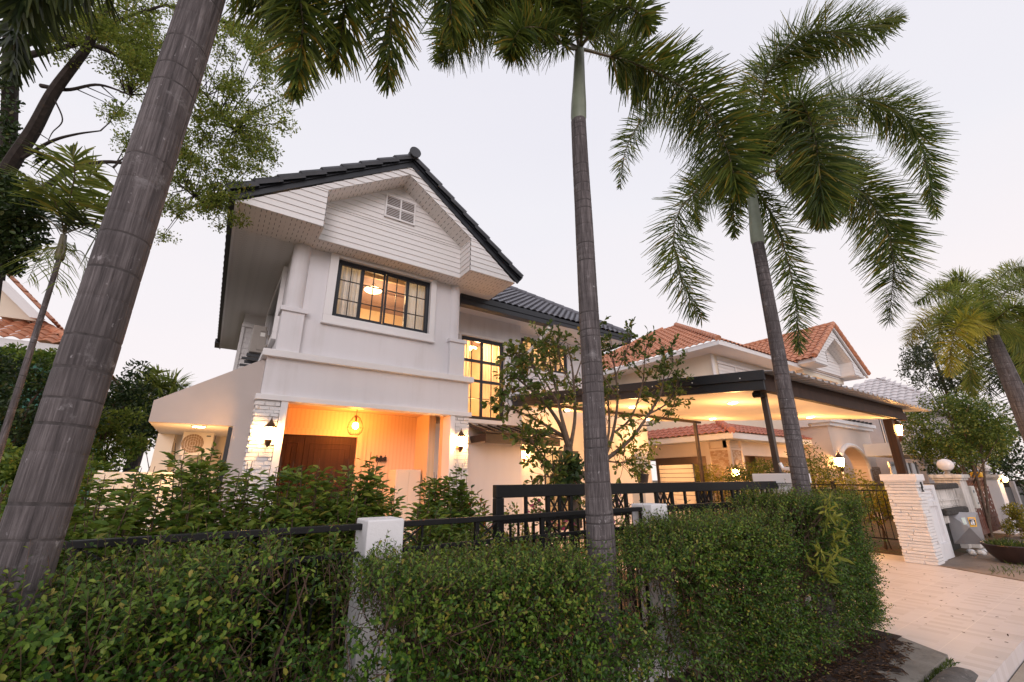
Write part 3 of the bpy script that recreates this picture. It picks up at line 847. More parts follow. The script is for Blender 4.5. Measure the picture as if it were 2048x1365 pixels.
w.build('roof_deck', m_dark, wroof)
for pa_, pb_ in (((EX1 + .03, EY - .03, EZ + .05), (EX1 - dd_, EY + dd_, EZ + dd_ * tt + .06)), ((EX1 - dd_, EY + dd_, EZ + dd_ * tt + .06), (3.6, EY + dd_, EZ + dd_ * tt + .06)), ((EX1 + .03, EY + 2 * dd_, EZ + .05), (EX1 - dd_, EY + dd_, EZ + dd_ * tt + .06))):
    w = MB(); ridge_caps(w, pa_, pb_); w.build('ridge_cap', m_roofgrey, wroof, smooth=True)
w = MB(); w.box(GX1, 8.48, 5.70, EX1 - .02, 8.52, 5.90); w.box(GX1, 8.46, 5.80, EX1, 8.48, 5.89); w.box(EX1 - .04, 8.52, 5.70, EX1, 15.6, 5.90)
w.build('fascia_board', m_dark, HOUSE)
# box gutter and downpipe in front of the eaves
gl_, gr_ = onY(8.28, 921, 600).x, onY(8.28, 1106, 645).x
w = MB(); w.box(gl_, 8.26, 5.53, gr_, 8.46, 5.66); w.box(gl_, 8.24, 5.66, gr_ + .02, 8.46, 5.80)
w.build('box_gutter', m_dark, HOUSE, bevel=.006)
w = MB()
p0 = Vector((gr_ - .10, 8.36, 5.53)); p3 = onY(9.17, 1044, 719)
w.tube([p0 + Vector((0, 0, .02)), p0 + Vector((0, 0, -.07)), p0 + Vector((-.02, .05, -.13)), p3, p3 + Vector((-.03, .02, -.10)), p3 + Vector((-.03, .02, -2.3))], .042, 12)
w.tube([p0 + Vector((0, 0, -.0)), p0 + Vector((0, 0, -.075))], .052, 12); w.tube([p0 + Vector((-.0, .03, -.10)), p0 + Vector((-.05, .08, -.17))], .05, 12)
w.build('downpipe', m_pvc, HOUSE, smooth=True)
# small tiled awning above the side door
w = MB()
w.box(5.10, 8.50, 2.40, 7.30, 8.54, 2.61); w.box(5.10, 8.54, 2.44, 5.14, 9.25, 2.60)
w.build('awning_fascia', m_brown, HOUSE)
w = MB(); w.box(5.14, 8.54, 2.47, 7.30, 9.25, 2.49); w.build('awning_soffit', m_cream, HOUSE)
w = MB(); w.prism([(5.0, 8.42, 2.62), (5.0, 9.25, 2.86), (5.0, 9.25, 2.89), (5.0, 8.42, 2.65)], (2.4, 0, 0))
for k in range(9): w.prism([(5.02 + k * .27, 8.42, 2.652), (5.02 + k * .27, 9.2, 2.878), (5.02 + k * .27, 9.2, 2.91), (5.02 + k * .27, 8.42, 2.684)], (.05, 0, 0))
w.box(6.0, 9.18, 2.86, 6.66, 9.249, 2.93)
w.build('awning_roof', m_brown, HOUSE)
w = MB(); w.prism([(4.40, 9.17, 2.62), (5.05, 9.17, 2.55), (5.1, 9.17, 2.42), (4.40, 9.17, 2.46)], (0, .07, 0)); w.build('copper_flashing', m_porch, HOUSE)

# --- left service passage: sloping wing wall, soffit, back wall
A = [onY(8.1, 240 + 330 / 4.875, 680 + 590 / 4.875), onY(8.1, 240 + 1335 / 4.875, 680 + 213 / 4.875)]
zb = 2.43; xl = A[0].x; xo = .215
w = MB()
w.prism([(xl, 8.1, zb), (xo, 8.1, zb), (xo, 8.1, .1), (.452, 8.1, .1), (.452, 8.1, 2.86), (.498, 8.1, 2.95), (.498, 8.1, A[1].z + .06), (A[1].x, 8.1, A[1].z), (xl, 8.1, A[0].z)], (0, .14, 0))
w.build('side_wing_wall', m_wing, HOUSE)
w = MB(); w.box(xl, 8.24, zb + .002, .45, 10.2, zb + .05); w.build('passage_soffit', m_trim, HOUSE)
w = MB(); w.prism([(xl, 8.24, zb + .06), (xl, 8.24, A[0].z), (.5, 8.24, A[1].z)], (0, 1.9, 0)); w.build('passage_roof', m_roof, HOUSE)
w = MB(); w.box(-.60, 10.2, .1, .5, 10.35, zb + .05); w.box(.40, 8.24, .1, .50, 10.2, zb); w.box(xl - .02, 10.05, 1.75, -.602, 10.22, zb)
w.build('passage_wall', m_cream, HOUSE)
w = MB(); w.box(.16, 8.09, .1, .213, 8.26, zb - .02); w.build('passage_gate_jamb', m_dark, HOUSE)
# porch ceiling rose and the copper end etc are built with their lamps

curtain(1.45, 1.93, 8.24, 4.3, 5.72, m_curtain_b, 'pale blue and cream curtain drawn at the left end of the wide upstairs window', n=6)
curtain(2.86, 3.31, 8.24, 4.3, 5.72, m_curtain_b, 'pale blue and cream curtain drawn at the right end of the wide upstairs window', n=6)
curtain(4.76, 5.20, 9.55, 2.9, 5.2, m_curtain, 'sheer white curtain on the left side of the tall stair window', n=5)
curtain(5.55, 6.08, 9.55, 2.9, 5.2, m_curtain, 'sheer white curtain gathered on the right side of the tall stair window', n=6)
curtain(7.05, 8.78, 10.02, 4.6, 5.7, m_curtain, 'closed cream curtain behind the upstairs window under the eaves', n=16)
curtain(7.78, 9.05, 10.02, .3, 2.42, m_curtain, 'pale curtain behind the glazed side door under the carport', n=10)
# ------------------------------------------------------------------ lamps
def lantern(p, wall_dir, label, group='bronze wall lanterns', s=1.0, strength=None, hang=False):
    """coach lantern: spired roof, glowing glass, acorn foot and scroll bracket; p = middle of the glass"""
    p = Vector(p); t = thing('wall_lantern', label, 'lantern', p, group)
    m = MB()
    m.lathe(p, [(.098 * s, .085 * s), (.092 * s, .095 * s), (.055 * s, .14 * s), (.022 * s, .19 * s), (.008 * s, .23 * s), (.003 * s, .26 * s)], 10)
    m.build('lantern_roof', m_bronze, t, smooth=True)
    g = MB(); g.lathe(p, [(.045 * s, -.09 * s), (.066 * s, -.02 * s), (.078 * s, .083 * s)], 12)
    g.build('lantern_glass', m_warmglass, t, smooth=True)
    f = MB()
    f.lathe(p + Vector((0, 0, -.14 * s)), [(.005 * s, -.07 * s), (.03 * s, -.04 * s), (.046 * s, .0), (.05 * s, .03 * s), (.046 * s, .048 * s)], 12)
    for k in range(6):
        a = k * math.pi / 3
        c, s_ = math.cos(a), math.sin(a)
        f.bar(p + Vector((.05 * s * c, .05 * s * s_, -.09 * s)), p + Vector((.083 * s * c, .083 * s * s_, .088 * s)), .008 * s, .008 * s)
    f.build('lantern_cage', m_bronze, t)
    b = MB(); wd = Vector(wall_dir)
    b.tube([p + Vector((0, 0, -.15 * s)), p + wd * .35 + Vector((0, 0, -.20 * s)), p + wd * .8 + Vector((0, 0, -.14 * s)), p + wd + Vector((0, 0, -.10 * s))], .012 * s, 8)
    e = p + wd + Vector((0, 0, -.10 * s))
    b.tube([e - wd.normalized() * .015, e], .045 * s, 12)
    b.build('bracket', m_bronze, t)
    return t
lantern(onY(7.74, 539, 867), (0, .12, 0), 'bronze wall lantern on the left brick pier beside the porch opening')
lantern(onY(7.74, 922, 883), (0, .12, 0), 'bronze wall lantern on the right brick pier beside the porch opening')
lantern(onY(9.60, 1048, 910), (0, .15, 0), 'bronze wall lantern under the small awning by the glazed side door')

def downlight(p, label, power, group='round downlights in the carport ceiling', r_=.085, slope=0.0):
    p = Vector(p); t = thing('downlight', label, 'downlight', p, group)
    up = Vector((0, -slope, 1)).normalized()
    m = MB(); m.lathe(p, [(r_, -.012), (r_ + .012, -.010), (r_ + .016, .004)], 24, axis=up); m.build('trim_ring', m_white, t, smooth=True)
    d = MB(); d.lathe(p, [(r_ - .004, -.016), (r_ - .004, -.013)], 24, axis=up); d.build('diffuser', m_down, t)
    lamp_at('downlight_lamp', p + Vector((0, 0, -.50)), power, (1.0, .49, .17), t, .08)
    return t
pl = downlight(onZ(2.425, 240 + 770 / 4.875, 680 + 842 / 4.875), 'round downlight in the soffit of the side passage', 26, 'passage downlight')

# wire cage pendant in the porch
pc = onY(9.0, 711, 852)
t = thing('cage_pendant_lamp', 'wire cage pendant lamp glowing orange under the porch ceiling', 'pendant lamp', (pc.x, pc.y, 3.02))
m = MB(); m.tube([(pc.x, pc.y, 3.02), (pc.x, pc.y, pc.z + .19)], .006, 6); m.build('cord', m_bronze, t)
m = MB(); m.lathe((pc.x, pc.y, 2.995), [(.06, 0), (.06, .012), (.03, .024)], 18); m.build('ceiling_rose', m_bronze, t)
m = MB()
prof = [(.035, .19), (.075, .16), (.13, .06), (.155, -.04), (.13, -.13), (.085, -.18)]
for k in range(22):
    a = 2 * math.pi * k / 22
    m.tube([(pc.x + r_ * math.cos(a), pc.y + r_ * math.sin(a), pc.z + h_) for r_, h_ in prof], .0028, 4)
for r_, h_ in ((.035, .19), (.155, -.04), (.085, -.18)):
    m.tube([(pc.x + r_ * math.cos(2 * math.pi * k / 28), pc.y + r_ * math.sin(2 * math.pi * k / 28), pc.z + h_) for k in range(29)], .004, 5)
m.lathe((pc.x, pc.y, pc.z + .185), [(.04, 0), (.035, .02)], 14)
m.build('wire_cage', m_bronze, t)
m_bulb = emit("porch_bulb", (1.0, 0.30, 0.045), 700)
m = MB(); m.ball((pc.x, pc.y, pc.z), .055, 14, 9, 1.2); m.build('bulb', m_bulb, t, smooth=True)
m = MB(); m.tube([(pc.x, pc.y, pc.z + .06), (pc.x, pc.y, pc.z + .19)], .02, 10); m.build('lamp_holder', m_bronze, t)

# indoor lamps seen through the glass
pd = onY(9.35, 746, 581)
t = thing('dome_pendant_lamp', 'glowing flat dome pendant lamp seen through the wide upstairs window', 'pendant lamp', (pd.x, pd.y, pd.z + .5))
m = MB(); m.lathe(pd, [(.02, -.055), (.12, -.05), (.19, -.015), (.20, .0), (.16, .035), (.05, .07)], 24); m.build('lamp_shade', m_dome, t, smooth=True)
m = MB()
for k in range(3):
    a = k * 2.1
    m.tube([(pd.x + .17 * math.cos(a), pd.y + .17 * math.sin(a), pd.z + .02), (pd.x, pd.y, pd.z + .2)], .004, 5)
m.tube([(pd.x, pd.y, pd.z + .2), (pd.x, pd.y, 6.05)], .005, 5); m.build('suspension_wire', m_bronze, t)
lamp_at('room_lamp', (pd.x + .2, pd.y + .3, pd.z - .55), 50, (1.0, .60, .26), t, .2)
lamp_at('room_lamp', (pd.x, pd.y - .55, pd.z - .30), 9, (1.0, .52, .20), t, .10)
pd = onY(10.4, 940, 694)
t = thing('crystal_ceiling_lamp', 'sparkling ceiling lamp behind the tall stair window', 'ceiling lamp', (pd.x, pd.y, pd.z))
m = MB()
for k in range(14):
    a = k * 2.4; rr = .03 + .011 * k
    m.ball((pd.x + rr * math.cos(a), pd.y + rr * math.sin(a), pd.z - .02 * (k % 4)), .03, 8, 6)
m.build('lamp_crystals', m_warm, t, smooth=True)
m = MB(); m.tube([(pd.x, pd.y, pd.z + .03), (pd.x, pd.y, 5.6)], .008, 6); m.lathe((pd.x, pd.y, pd.z + .02), [(.10, 0), (.09, .02), (.02, .04)], 16); m.build('lamp_stem', m_bronze, t)
lamp_at('stair_lamp', (pd.x + .1, pd.y - .35, pd.z - .35), 95, (1.0, .58, .25), t, .12)
lamp_at('stair_lamp', (pd.x + .1, pd.y - .1, 3.3), 26, (1.0, .50, .17), t, .12)
for (x, y, z, p_, lab) in ((8.0, 11.0, 5.5, 60, 'round ceiling lamp in the upstairs room under the eaves'), (8.3, 11.0, 2.45, 45, 'round ceiling lamp behind the glazed side door')):
    t = thing('ceiling_lamp', lab, 'ceiling lamp', (x, y, z))
    m = MB(); m.lathe((x, y, z), [(.13, 0), (.17, .05), (.17, .2)], 20); m.build('lamp_shade', m_dome, t, smooth=True)
    lamp_at('ceiling_lamp_light', (x, y - .1, z - .15), p_, (1.0, .62, .28), t, .12)

# ornament and small cabinet in the porch
pq = onY(9.69, 762, 918)
m = MB(); x, y, z = pq.x - .12, 9.665, pq.z - .05
m.box(x, y, z, x + .24, y + .02, z + .035)
for a, b, c in ((.0, .05, .085), (.055, .03, .06), (.085, .05, .11), (.145, .03, .06), (.18, .055, .09)):
    m.box(x + a, y - .002, z + .035, x + a + b, y + .018, z + c)
m.box(x + .03, y, z + .06, x + .21, y + .014, z + .072)
for k in range(6): m.box(x + .008 + k * .042, y - .012, z - .025, x + .022 + k * .042, y + .012, z)
for a in (.012, .10, .20): m.box(x + a, y, z + .08, x + a + .012, y + .016, z + .125)
tag(m.build('wall_plaque', m_black), 'small dark metal ornament with hooks on the orange lit porch wall', 'plaque')
t = thing('porch_cabinet', 'pale box cabinet standing in the right corner of the porch', 'cabinet', (3.6, 9.45, .28))
m = MB(); m.box(3.30, 9.18, .28, 3.86, 9.66, 1.82); m.build('cabinet_body', m_cream, t, bevel=.006)
m = MB(); m.box(3.33, 9.165, .34, 3.57, 9.178, 1.77); m.box(3.59, 9.165, .34, 3.83, 9.178, 1.77); m.build('cabinet_door', m_cream, t, bevel=.003)

# ------------------------------------------------------------------ air conditioners
m_fan = plain('fan_well', (0.30, 0.22, 0.15), .7)
def aircon(p, wd, ht, dp, label, body, face='front', grille=None):
    """outdoor unit, p = lower left front corner, wd along x, dp along y"""
    x, y, z = p; t = thing('air_conditioner', label, 'air conditioner', p, 'outdoor air conditioner units')
    m = MB(); m.box(x, y, z, x + wd, y + dp, z + ht); m.build('casing', body, t, bevel=.012)
    cx, cz, r_ = x + wd * .36, z + ht * .5, ht * .40
    f = MB(); f.tube([(cx, y - .004, cz), (cx, y - .001, cz)], r_, 28); f.build('fan_opening', m_fan, t)
    f = MB()
    for q_ in (1.0, .75, .5, .25): f.tube([(cx + r_ * q_ * math.cos(2 * math.pi * k / 28), y - .012, cz + r_ * q_ * math.sin(2 * math.pi * k / 28)) for k in range(29)], .0025, 4)
    for k in range(9):
        u = -1 + 2 * (k + .5) / 9; h_ = math.sqrt(1 - u * u) * r_
        f.bar((cx + u * r_, y - .012, cz - h_), (cx + u * r_, y - .012, cz + h_), .003, .003, (0, 1, 0))
    f.build('fan_grille', m_trim, t)
    f = MB(); f.box(x + wd * .76, y - .003, z + ht * .8, x + wd * .90, y - .001, z + ht * .86); f.build('badge', m_bluegrey, t)
    for xx in (x + .05, x + wd - .09):
        f = MB(); f.box(xx, y + .02, z - .06, xx + .04, y + dp, z); f.bar((xx + .02, y + .04, z - .05), (xx + .02, y + dp, z - .3), .03, .03); f.build('wall_bracket', m_trim, t)
    return t
a = onY(9.55, 240 + 568 / 4.875, 680 + 1125 / 4.875); b = onY(9.55, 240 + 925 / 4.875, 680 + 905 / 4.875)
aircon((a.x, 9.55, a.z), b.x - a.x, b.z - a.z, .28, 'white outdoor air conditioner in the lit side passage behind the shrubs', m_acwhite)
# the upper unit is seen from its narrow end
Y2 = 9.6
a = onY(Y2, 498, 703); b = onY(Y2, 538, 657)
t = thing('air_conditioner', 'grey outdoor air conditioner on brackets high on the left side wall under the eaves', 'air conditioner', (a.x, Y2, a.z), 'outdoor air conditioner units')
m = MB(); m.box(a.x, Y2, a.z, b.x - .03, Y2 + .85, b.z + .03); m.build('casing', m_acgrey, t, bevel=.015)
m = MB(); m.box(a.x + .11, Y2 - .018, a.z + .05, a.x + .26, Y2 + .002, b.z - .06); m.box(a.x + .13, Y2 - .035, b.z - .10, a.x + .25, Y2 - .016, b.z - .06); m.build('valve_cover', m_acgrey, t, bevel=.01)
m = MB(); m.box(a.x + .14, Y2 - .021, b.z - .20, a.x + .22, Y2 - .019, b.z - .12); m.build('label_plate', m_acwhite, t)
for yy in (Y2 + .08, Y2 + .72):
    m = MB(); m.box(a.x - .03, yy, a.z - .07, .56, yy + .05, a.z - .012); m.box(a.x - .10, yy, a.z - .14, .56, yy + .05, a.z - .10); m.box(.50, yy, a.z - .10, .56, yy + .05, a.z - .07); m.build('wall_bracket', m_dark, t)
m = MB(); m.tube([(a.x + .24, Y2 - .02, a.z + .12), (a.x + .34, Y2 - .06, a.z + .2), (.54, Y2 - .1, a.z + .36), (.62, Y2 - .1, a.z + .34)], .028, 10); m.build('insulated_pipe', m_acgrey, t, smooth=True)

# ------------------------------------------------------------------ carport
CZ = lambda y: 2.83 + .1 * (y - 2.95)
CP = thing('carport', 'lean-to carport with dark beams, white ceiling and corrugated metal roof', 'carport', (9.5, 6, 0))
X0, X1, YA, YB = 6.40, 12.50, 2.95, 9.24
m = MB()
m.prism([(X0, YA, CZ(YA)), (X0, YB, CZ(YB)), (X0, YB, CZ(YB) + .04), (X0, YA, CZ(YA) + .04)], (X1 - X0 - .02, 0, 0))
m.build('ceiling_board', m_cream, CP)
m = MB(); m.box(X0 - .03, YA - .05, 2.785, X1 + .05, YA + .04, 2.945); m.build('front_beam', m_wood, CP, bevel=.005)
m = MB(); m.box(X0 - .03, YA - .02, 2.948, X1 + .05, YA + .03, 3.05); m.build('front_fascia', m_wood, CP, bevel=.004)
m = MB()
m.prism([(X0 - .06, YA - .05, 2.795), (X0 - .06, YB, 2.795 + .1 * (YB - YA + .05)), (X0 - .06, YB, 2.955 + .1 * (YB - YA + .05)), (X0 - .06, YA - .05, 2.955)], (.06, 0, 0))
m.prism([(X0 - .10, YA - .09, 2.93), (X0 - .10, YB, 2.93 + .1 * (YB - YA + .09)), (X0 - .10, YB, 3.075 + .1 * (YB - YA + .09)), (X0 - .10, YA - .09, 3.075)], (.042, 0, 0))
m.build('side_beam', m_dark, CP, bevel=.004)
m = MB()
for k in range(8):
    yy = 3.2 + k * .78
    m.tube([(X0 - .104, yy, 2.985 + .1 * (yy - YA)), (X0 - .098, yy, 2.985 + .1 * (yy - YA))], .011, 8)
m.build('beam_bolts', m_pvc, CP)
m = MB(); m.box(X0 + .02, 7.86, CZ(7.9) - .075, 12.62, 7.94, CZ(7.9) - .012); m.build('cross_beam', m_brown, CP)
m = MB(); m.box(12.3, 7.86, 0, 12.39, 7.94, CZ(7.9) - .076); m.build('post', m_brown, CP)
m = MB(); m.box(6.66, 3.06, 1.66, 6.73, 3.13, 2.84); m.box(6.62, 3.02, 1.66, 6.77, 3.17, 1.675); m.build('post', m_brown, CP)
ra = onY(3.05, 1787, 945); rb = onY(3.05, 1811, 945)
pxr = 11.78
m = MB(); m.box(pxr, 2.98, 1.66, pxr + .17, 3.13, 2.785); m.build('post', m_wood, CP, bevel=.006)
m = MB()
pa, pb_ = YA - .30, YB
nx = 30
rib = []
RX0, RX1 = X0 - .05, 13.45
for k in range(nx):
    xa = RX0 + (RX1 - RX0) * k / nx; dx = (RX1 - RX0) / nx
    rib += [(xa, 0), (xa + dx * .55, 0), (xa + dx * .68, .038), (xa + dx * .88, .038)]
rib.append((RX1, 0))
zt = lambda y: 3.065 + .1 * (y - YA)
vs = [(x, pa, zt(pa) + h) for x, h in rib] + [(x, pb_, zt(pb_) + h) for x, h in rib] + [(x, pa, zt(pa) + h - .004) for x, h in rib] + [(x, pb_, zt(pb_) + h - .004) for x, h in rib]
n_ = len(rib)
m.add(vs, [(i, i + 1, n_ + i + 1, n_ + i) for i in range(n_ - 1)] + [(2 * n_ + i + 1, 2 * n_ + i, 3 * n_ + i, 3 * n_ + i + 1) for i in range(n_ - 1)] + [(i, 2 * n_ + i, 2 * n_ + i + 1, i + 1) for i in range(n_ - 1)])
m_sheet = plain("painted_roof_sheet", (0.42, 0.40, 0.40), 0.45, var=0.08, scale=3)
m.build('roof_sheet', m_sheet, CP)
# clamp bracket and small speaker at the post head
m = MB(); q_ = onY(3.1, 1519, 787); m.box(q_.x - .05, 3.06, q_.z - .05, q_.x + .07, 3.16, q_.z + .045); m.tube([(q_.x - .04, 3.05, q_.z - .02), (q_.x - .04, 3.17, q_.z - .02)], .045, 12); m.build('clamp', m_iron, CP)
for i, (x, y) in enumerate(((7.95, 4.25), (11.52, 4.37), (7.87, 6.55), (11.6, 6.85), (7.9, 8.85), (11.5, 9.05))):
    lab = ['round downlight in the carport ceiling nearest the dark corner of the beams', 'round downlight in the carport ceiling just right of the rightmost tall palm trunk',
           'round downlight in the carport ceiling seen through the top of the garden tree', 'round downlight in the carport ceiling above the neighbouring red tiled roof',
           'round downlight in the carport ceiling beyond the cross beam, close to the house wall', 'farthest round downlight in the carport ceiling, beyond the cross beam on its far right side'][i]
    downlight((x, y, CZ(y) - .002), lab, 53, slope=-.1)
lantern((pxr + .30, 3.0, onY(3.0, 1800, 862).z), (-.13, .03, 0), 'bronze lantern glowing on the outer timber carport post above the right gate pillar', s=1.15)
t = thing('wall_lantern', 'unlit lantern peeping out from behind the rightmost tall palm trunk', 'lantern', onY(4.2, 1588, 822), None)
q_ = onY(4.2, 1588, 822); m = MB(); m.lathe(q_, [(.02, -.16), (.05, -.13), (.075, .05), (.085, .06), (.02, .11)], 8); m.build('lantern_cage', m_bronze, t)
m = MB(); m.tube([q_ + Vector((0, 0, .11)), (q_.x, q_.y, CZ(q_.y))], .008, 6); m.build('hanging_rod', m_bronze, t)

# ------------------------------------------------------------------ gate pillars
def gate_pillar(x0, x1, y0, y1, h, label, m_extra=None):
    t = thing('gate_pillar', label, 'gate pillar', ((x0 + x1) / 2, (y0 + y1) / 2, 0), 'white brick gate pillars')
    split_brick(MB(), x0, x1, y0, y1, 0, h - .16, row=.058, ln=.7).build('brick_shaft', m_brick, t, bevel=.004, bseg=1)
    m = MB(); m.box(x0 - .015, y0 - .015, h - .16, x1 + .015, y1 + .015, h - .13); m.box(x0 - .045, y0 - .045, h - .13, x1 + .045, y1 + .045, h)
    m.build('pillar_cap', m_trim, t, bevel=.008)
    return t
GPL = gate_pillar(6.53, 6.95, 2.86, 3.32, 1.66, 'white brick gate pillar behind the hedge, partly hidden by the rightmost tall palm trunk')
GPR = gate_pillar(11.72, 12.14, 2.86, 3.36, 1.66, 'white brick gate pillar at the far side of the driveway under the carport post')
q_ = onY(2.83, 1617, 985)
m = MB(); m.box(6.74, 2.825, q_.z - .06, 6.90, 2.845, q_.z + .06); tag(m.build('meter_plate', m_bluegrey), 'small dark blue grey plate on the brick pillar beside the palm trunk', 'plate')
m = MB(); z_ = 1.36; x_ = 11.90
for dx, dz, w_, h_ in ((0, .10, .05, .03), (.03, .05, .03, .06), (.0, .03, .06, .03), (-.01, -.01, .03, .05), (.01, -.04, .05, .03), (.025, .12, .02, .03)): m.box(x_ + dx, 2.822, z_ + dz, x_ + dx + w_, 2.842, z_ + dz + h_)
tag(m.build('house_number', m_black), 'small black curly house number on the street face of the right brick pillar', 'house number')
m = MB(); m.tube([(6.63, 3.02, 1.80), (6.63, 2.99, 1.725), (6.60, 2.86, 1.715), (6.575, 2.80, 1.69), (6.57, 2.795, 1.55), (6.575, 2.80, 1.30), (6.58, 2.81, .9)], .024, 10)
tag(m.build('conduit_pipe', m_pvc, None, smooth=True), 'bent white conduit draped over the cap of the brick pillar', 'pipe')

# ------------------------------------------------------------------ front fence, low wall, sliding gate
m = MB(); m.box(-4.5, 2.76, 0, 6.5, 2.96, .22); tag(m.build('low_wall', m_post, None, bevel=.008), 'low white plinth wall under the black garden fence', 'wall')
def fence_post(x0, x1, label):
    m = MB(); m.box(x0, 2.73, 0, x1, 2.97, 1.375)
    o = m.build('fence_post', m_post, None, bevel=.010, bseg=3); tag(o, label, 'fence post', 'white fence posts')
fence_post(.835, 1.06, 'white fence post standing in the hedge near the middle, between the two nearest palm trunks')
fence_post(3.41, 3.64, 'white fence post with only its top showing above the hedge, right of the middle palm')
fence_post(-1.95, -1.72, 'white fence post hidden low behind the hedge at the far left')
def fence_panel(x0, x1, label):
    t = thing('metal_fence', label, 'fence', ((x0 + x1) / 2, 2.86, .22), 'black fence panels')
    y0, y1 = 2.845, 2.875
    m = MB()
    m.box(x0, y0 - .012, 1.315, x1, y1 + .012, 1.35); m.box(x0, y0, 1.165, x1, y1, 1.195); m.box(x0, y0, .36, x1, y1, .39); m.box(x0, y0, .24, x1, y1, .27)
    m.build('rails', m_iron, t, bevel=.004)
    n = max(2, round((x1 - x0) / .62)); dx = (x1 - x0) / n
    b = MB(); o = MB()
    for k in range(n + 1):
        xx = x0 + dx * k
        b.box(xx - .016, y0 + .002, .22, xx + .016, y1 - .002, 1.314)
        if k < n:
            for j in range(1, 5): b.box(xx + dx * j / 5 - .0065, y0 + .008, .391, xx + dx * j / 5 + .0065, y1 - .008, 1.164)
            b.box(xx + dx * .3 - .0065, y0 + .008, 1.196, xx + dx * .3 + .0065, y1 - .008, 1.314)
            for (za, zb_) in ((1.196, 1.314), (.97, 1.164), (.271, .359)):
                xa, xb = xx + .016, xx + dx * .3
                o.bar((xa, 2.86, za), (xb, 2.86, zb_), .009, .012, (0, 1, 0)); o.bar((xa, 2.862, zb_), (xb, 2.862, za), .009, .012, (0, 1, 0))
    b.build('bars', m_iron, t); o.build('cross_ornament', m_iron, t)
fence_panel(-1.72, .86, 'black metal fence panel left of the middle white post, in front of the shrubs')
fence_panel(1.06, 3.41, 'black metal fence panel between the two white posts in front of the sliding gate')
fence_panel(3.64, 6.53, 'black metal fence panel running behind the hedge up to the brick gate pillar')
fence_panel(-4.4, -1.95, 'black metal fence panel at the far left behind the big palm trunk')

SG = thing('sliding_gate', 'black metal sliding gate standing open behind the fence, with crossed ornaments in its bars', 'gate', (4.4, 3.08, 0))
gx0, gx1, yy = onY(3.08, 989, 970).x, 6.95, 3.08
m = MB(); m.box(gx0, yy - .03, 1.46, gx1, yy + .03, 1.56); m.box(gx0, yy - .03, .12, gx0 + .075, yy + .03, 1.459); m.box(gx1 - .08, yy - .03, .12, gx1, yy + .03, 1.459); m.box(gx0 + .075, yy - .03, .12, gx1 - .08, yy + .03, .2)
m.build('gate_frame', m_iron, SG, bevel=.005)
m = MB(); m.box(gx0 + .07, yy - .014, 1.265, gx1 - .08, yy + .014, 1.292); m.box(gx0 + .07, yy - .014, .45, gx1 - .08, yy + .014, .477); m.build('gate_rails', m_iron, SG)
b = MB(); o = MB(); x = gx0 + .075; k = 0
while x < gx1 - .7:
    for j in range(1, 6):
        xx = x + .47 * j / 6
        if j == 3: b.box(xx - .012, yy - .012, .2, xx + .012, yy + .012, 1.46)
        else: b.box(xx - .007, yy - .008, .478, xx + .007, yy + .008, 1.264)
    xa, xb = x + .47, x + .73
    for xq in (xa, xb): b.box(xq - .016, yy - .015, .2, xq + .016, yy + .015, 1.46)
    xm_ = (xa + xb) / 2
    b.box(xm_ - .012, yy - .010, 1.293, xm_ + .012, yy + .010, 1.459)
    for (pa_, pb2) in ((xa + .016, xm_), (xm_, xb - .016)):
        o.bar((pa_, yy, 1.293), (pb2, yy, 1.459), .010, .014, (0, 1, 0)); o.bar((pa_, yy + .002, 1.459), (pb2, yy + .002, 1.293), .010, .014, (0, 1, 0))
    for (za, zb_) in ((.96, 1.264), (.478, .78)):
        o.bar((xa, yy, za), (xb, yy, zb_), .010, .014, (0, 1, 0)); o.bar((xa, yy + .002, zb_), (xb, yy + .002, za), .010, .014, (0, 1, 0))
    x += .73; k += 1
b.build('bars', m_iron, SG); o.build('cross_ornament', m_iron, SG)

# boundary fence on the far side of the drive (black rails) and slatted white fence by the house
t = thing('boundary_fence', 'thin black rail fence in front of the bushes at the far side of the carport', 'fence', (12.7, 5.6, 0))
m = MB()
for z_ in (1.42, 1.30, .3): m.box(12.62, 3.3, z_, 12.65, 8.2, z_ + .03)
m.build('rails', m_iron, t)
for k in range(5): MB().box(12.60, 3.4 + k * 1.2, 0, 12.67, 3.47 + k * 1.2, 1.52).build('post', m_iron, t)
m = MB()
for k in range(40): m.box(12.628, 3.45 + k * .12, .33, 12.642, 3.464 + k * .12, 1.30)
m.build('bars', m_iron, t)
a = onX(12.75, 1303, 933); b_ = onX(12.75, 1385, 926)
t = thing('slatted_fence', 'cream horizontal slat fence panel behind the sliding gate beside the house wall', 'fence', (12.75, 9, 0))
m = MB()
for k in range(13):
    z_ = 2.03 - k * .135
    m.box(12.74, 8.45, z_ - .118, 12.77, 9.72, z_)
m.build('slats', m_cream, t)
for yy in (8.45, 9.6): MB().box(12.775, yy, 0, 12.83, yy + .06, 2.06).build('post', m_dark, t)
t = thing('slatted_fence', 'pale horizontal slat fence panel at the far left behind the shrubs beside the passage', 'fence', (-1.2, 8.6, 0))
m = MB()
for k in range(13): m.box(-1.32, 8.6, 1.74 - k * .125 - .105, -.42, 8.63, 1.74 - k * .125)
m.build('slats', m_cream, t)
for xx in (-1.3, -.6): MB().box(xx, 8.635, 0, xx + .06, 8.69, 1.76).build('post', m_trim, t)
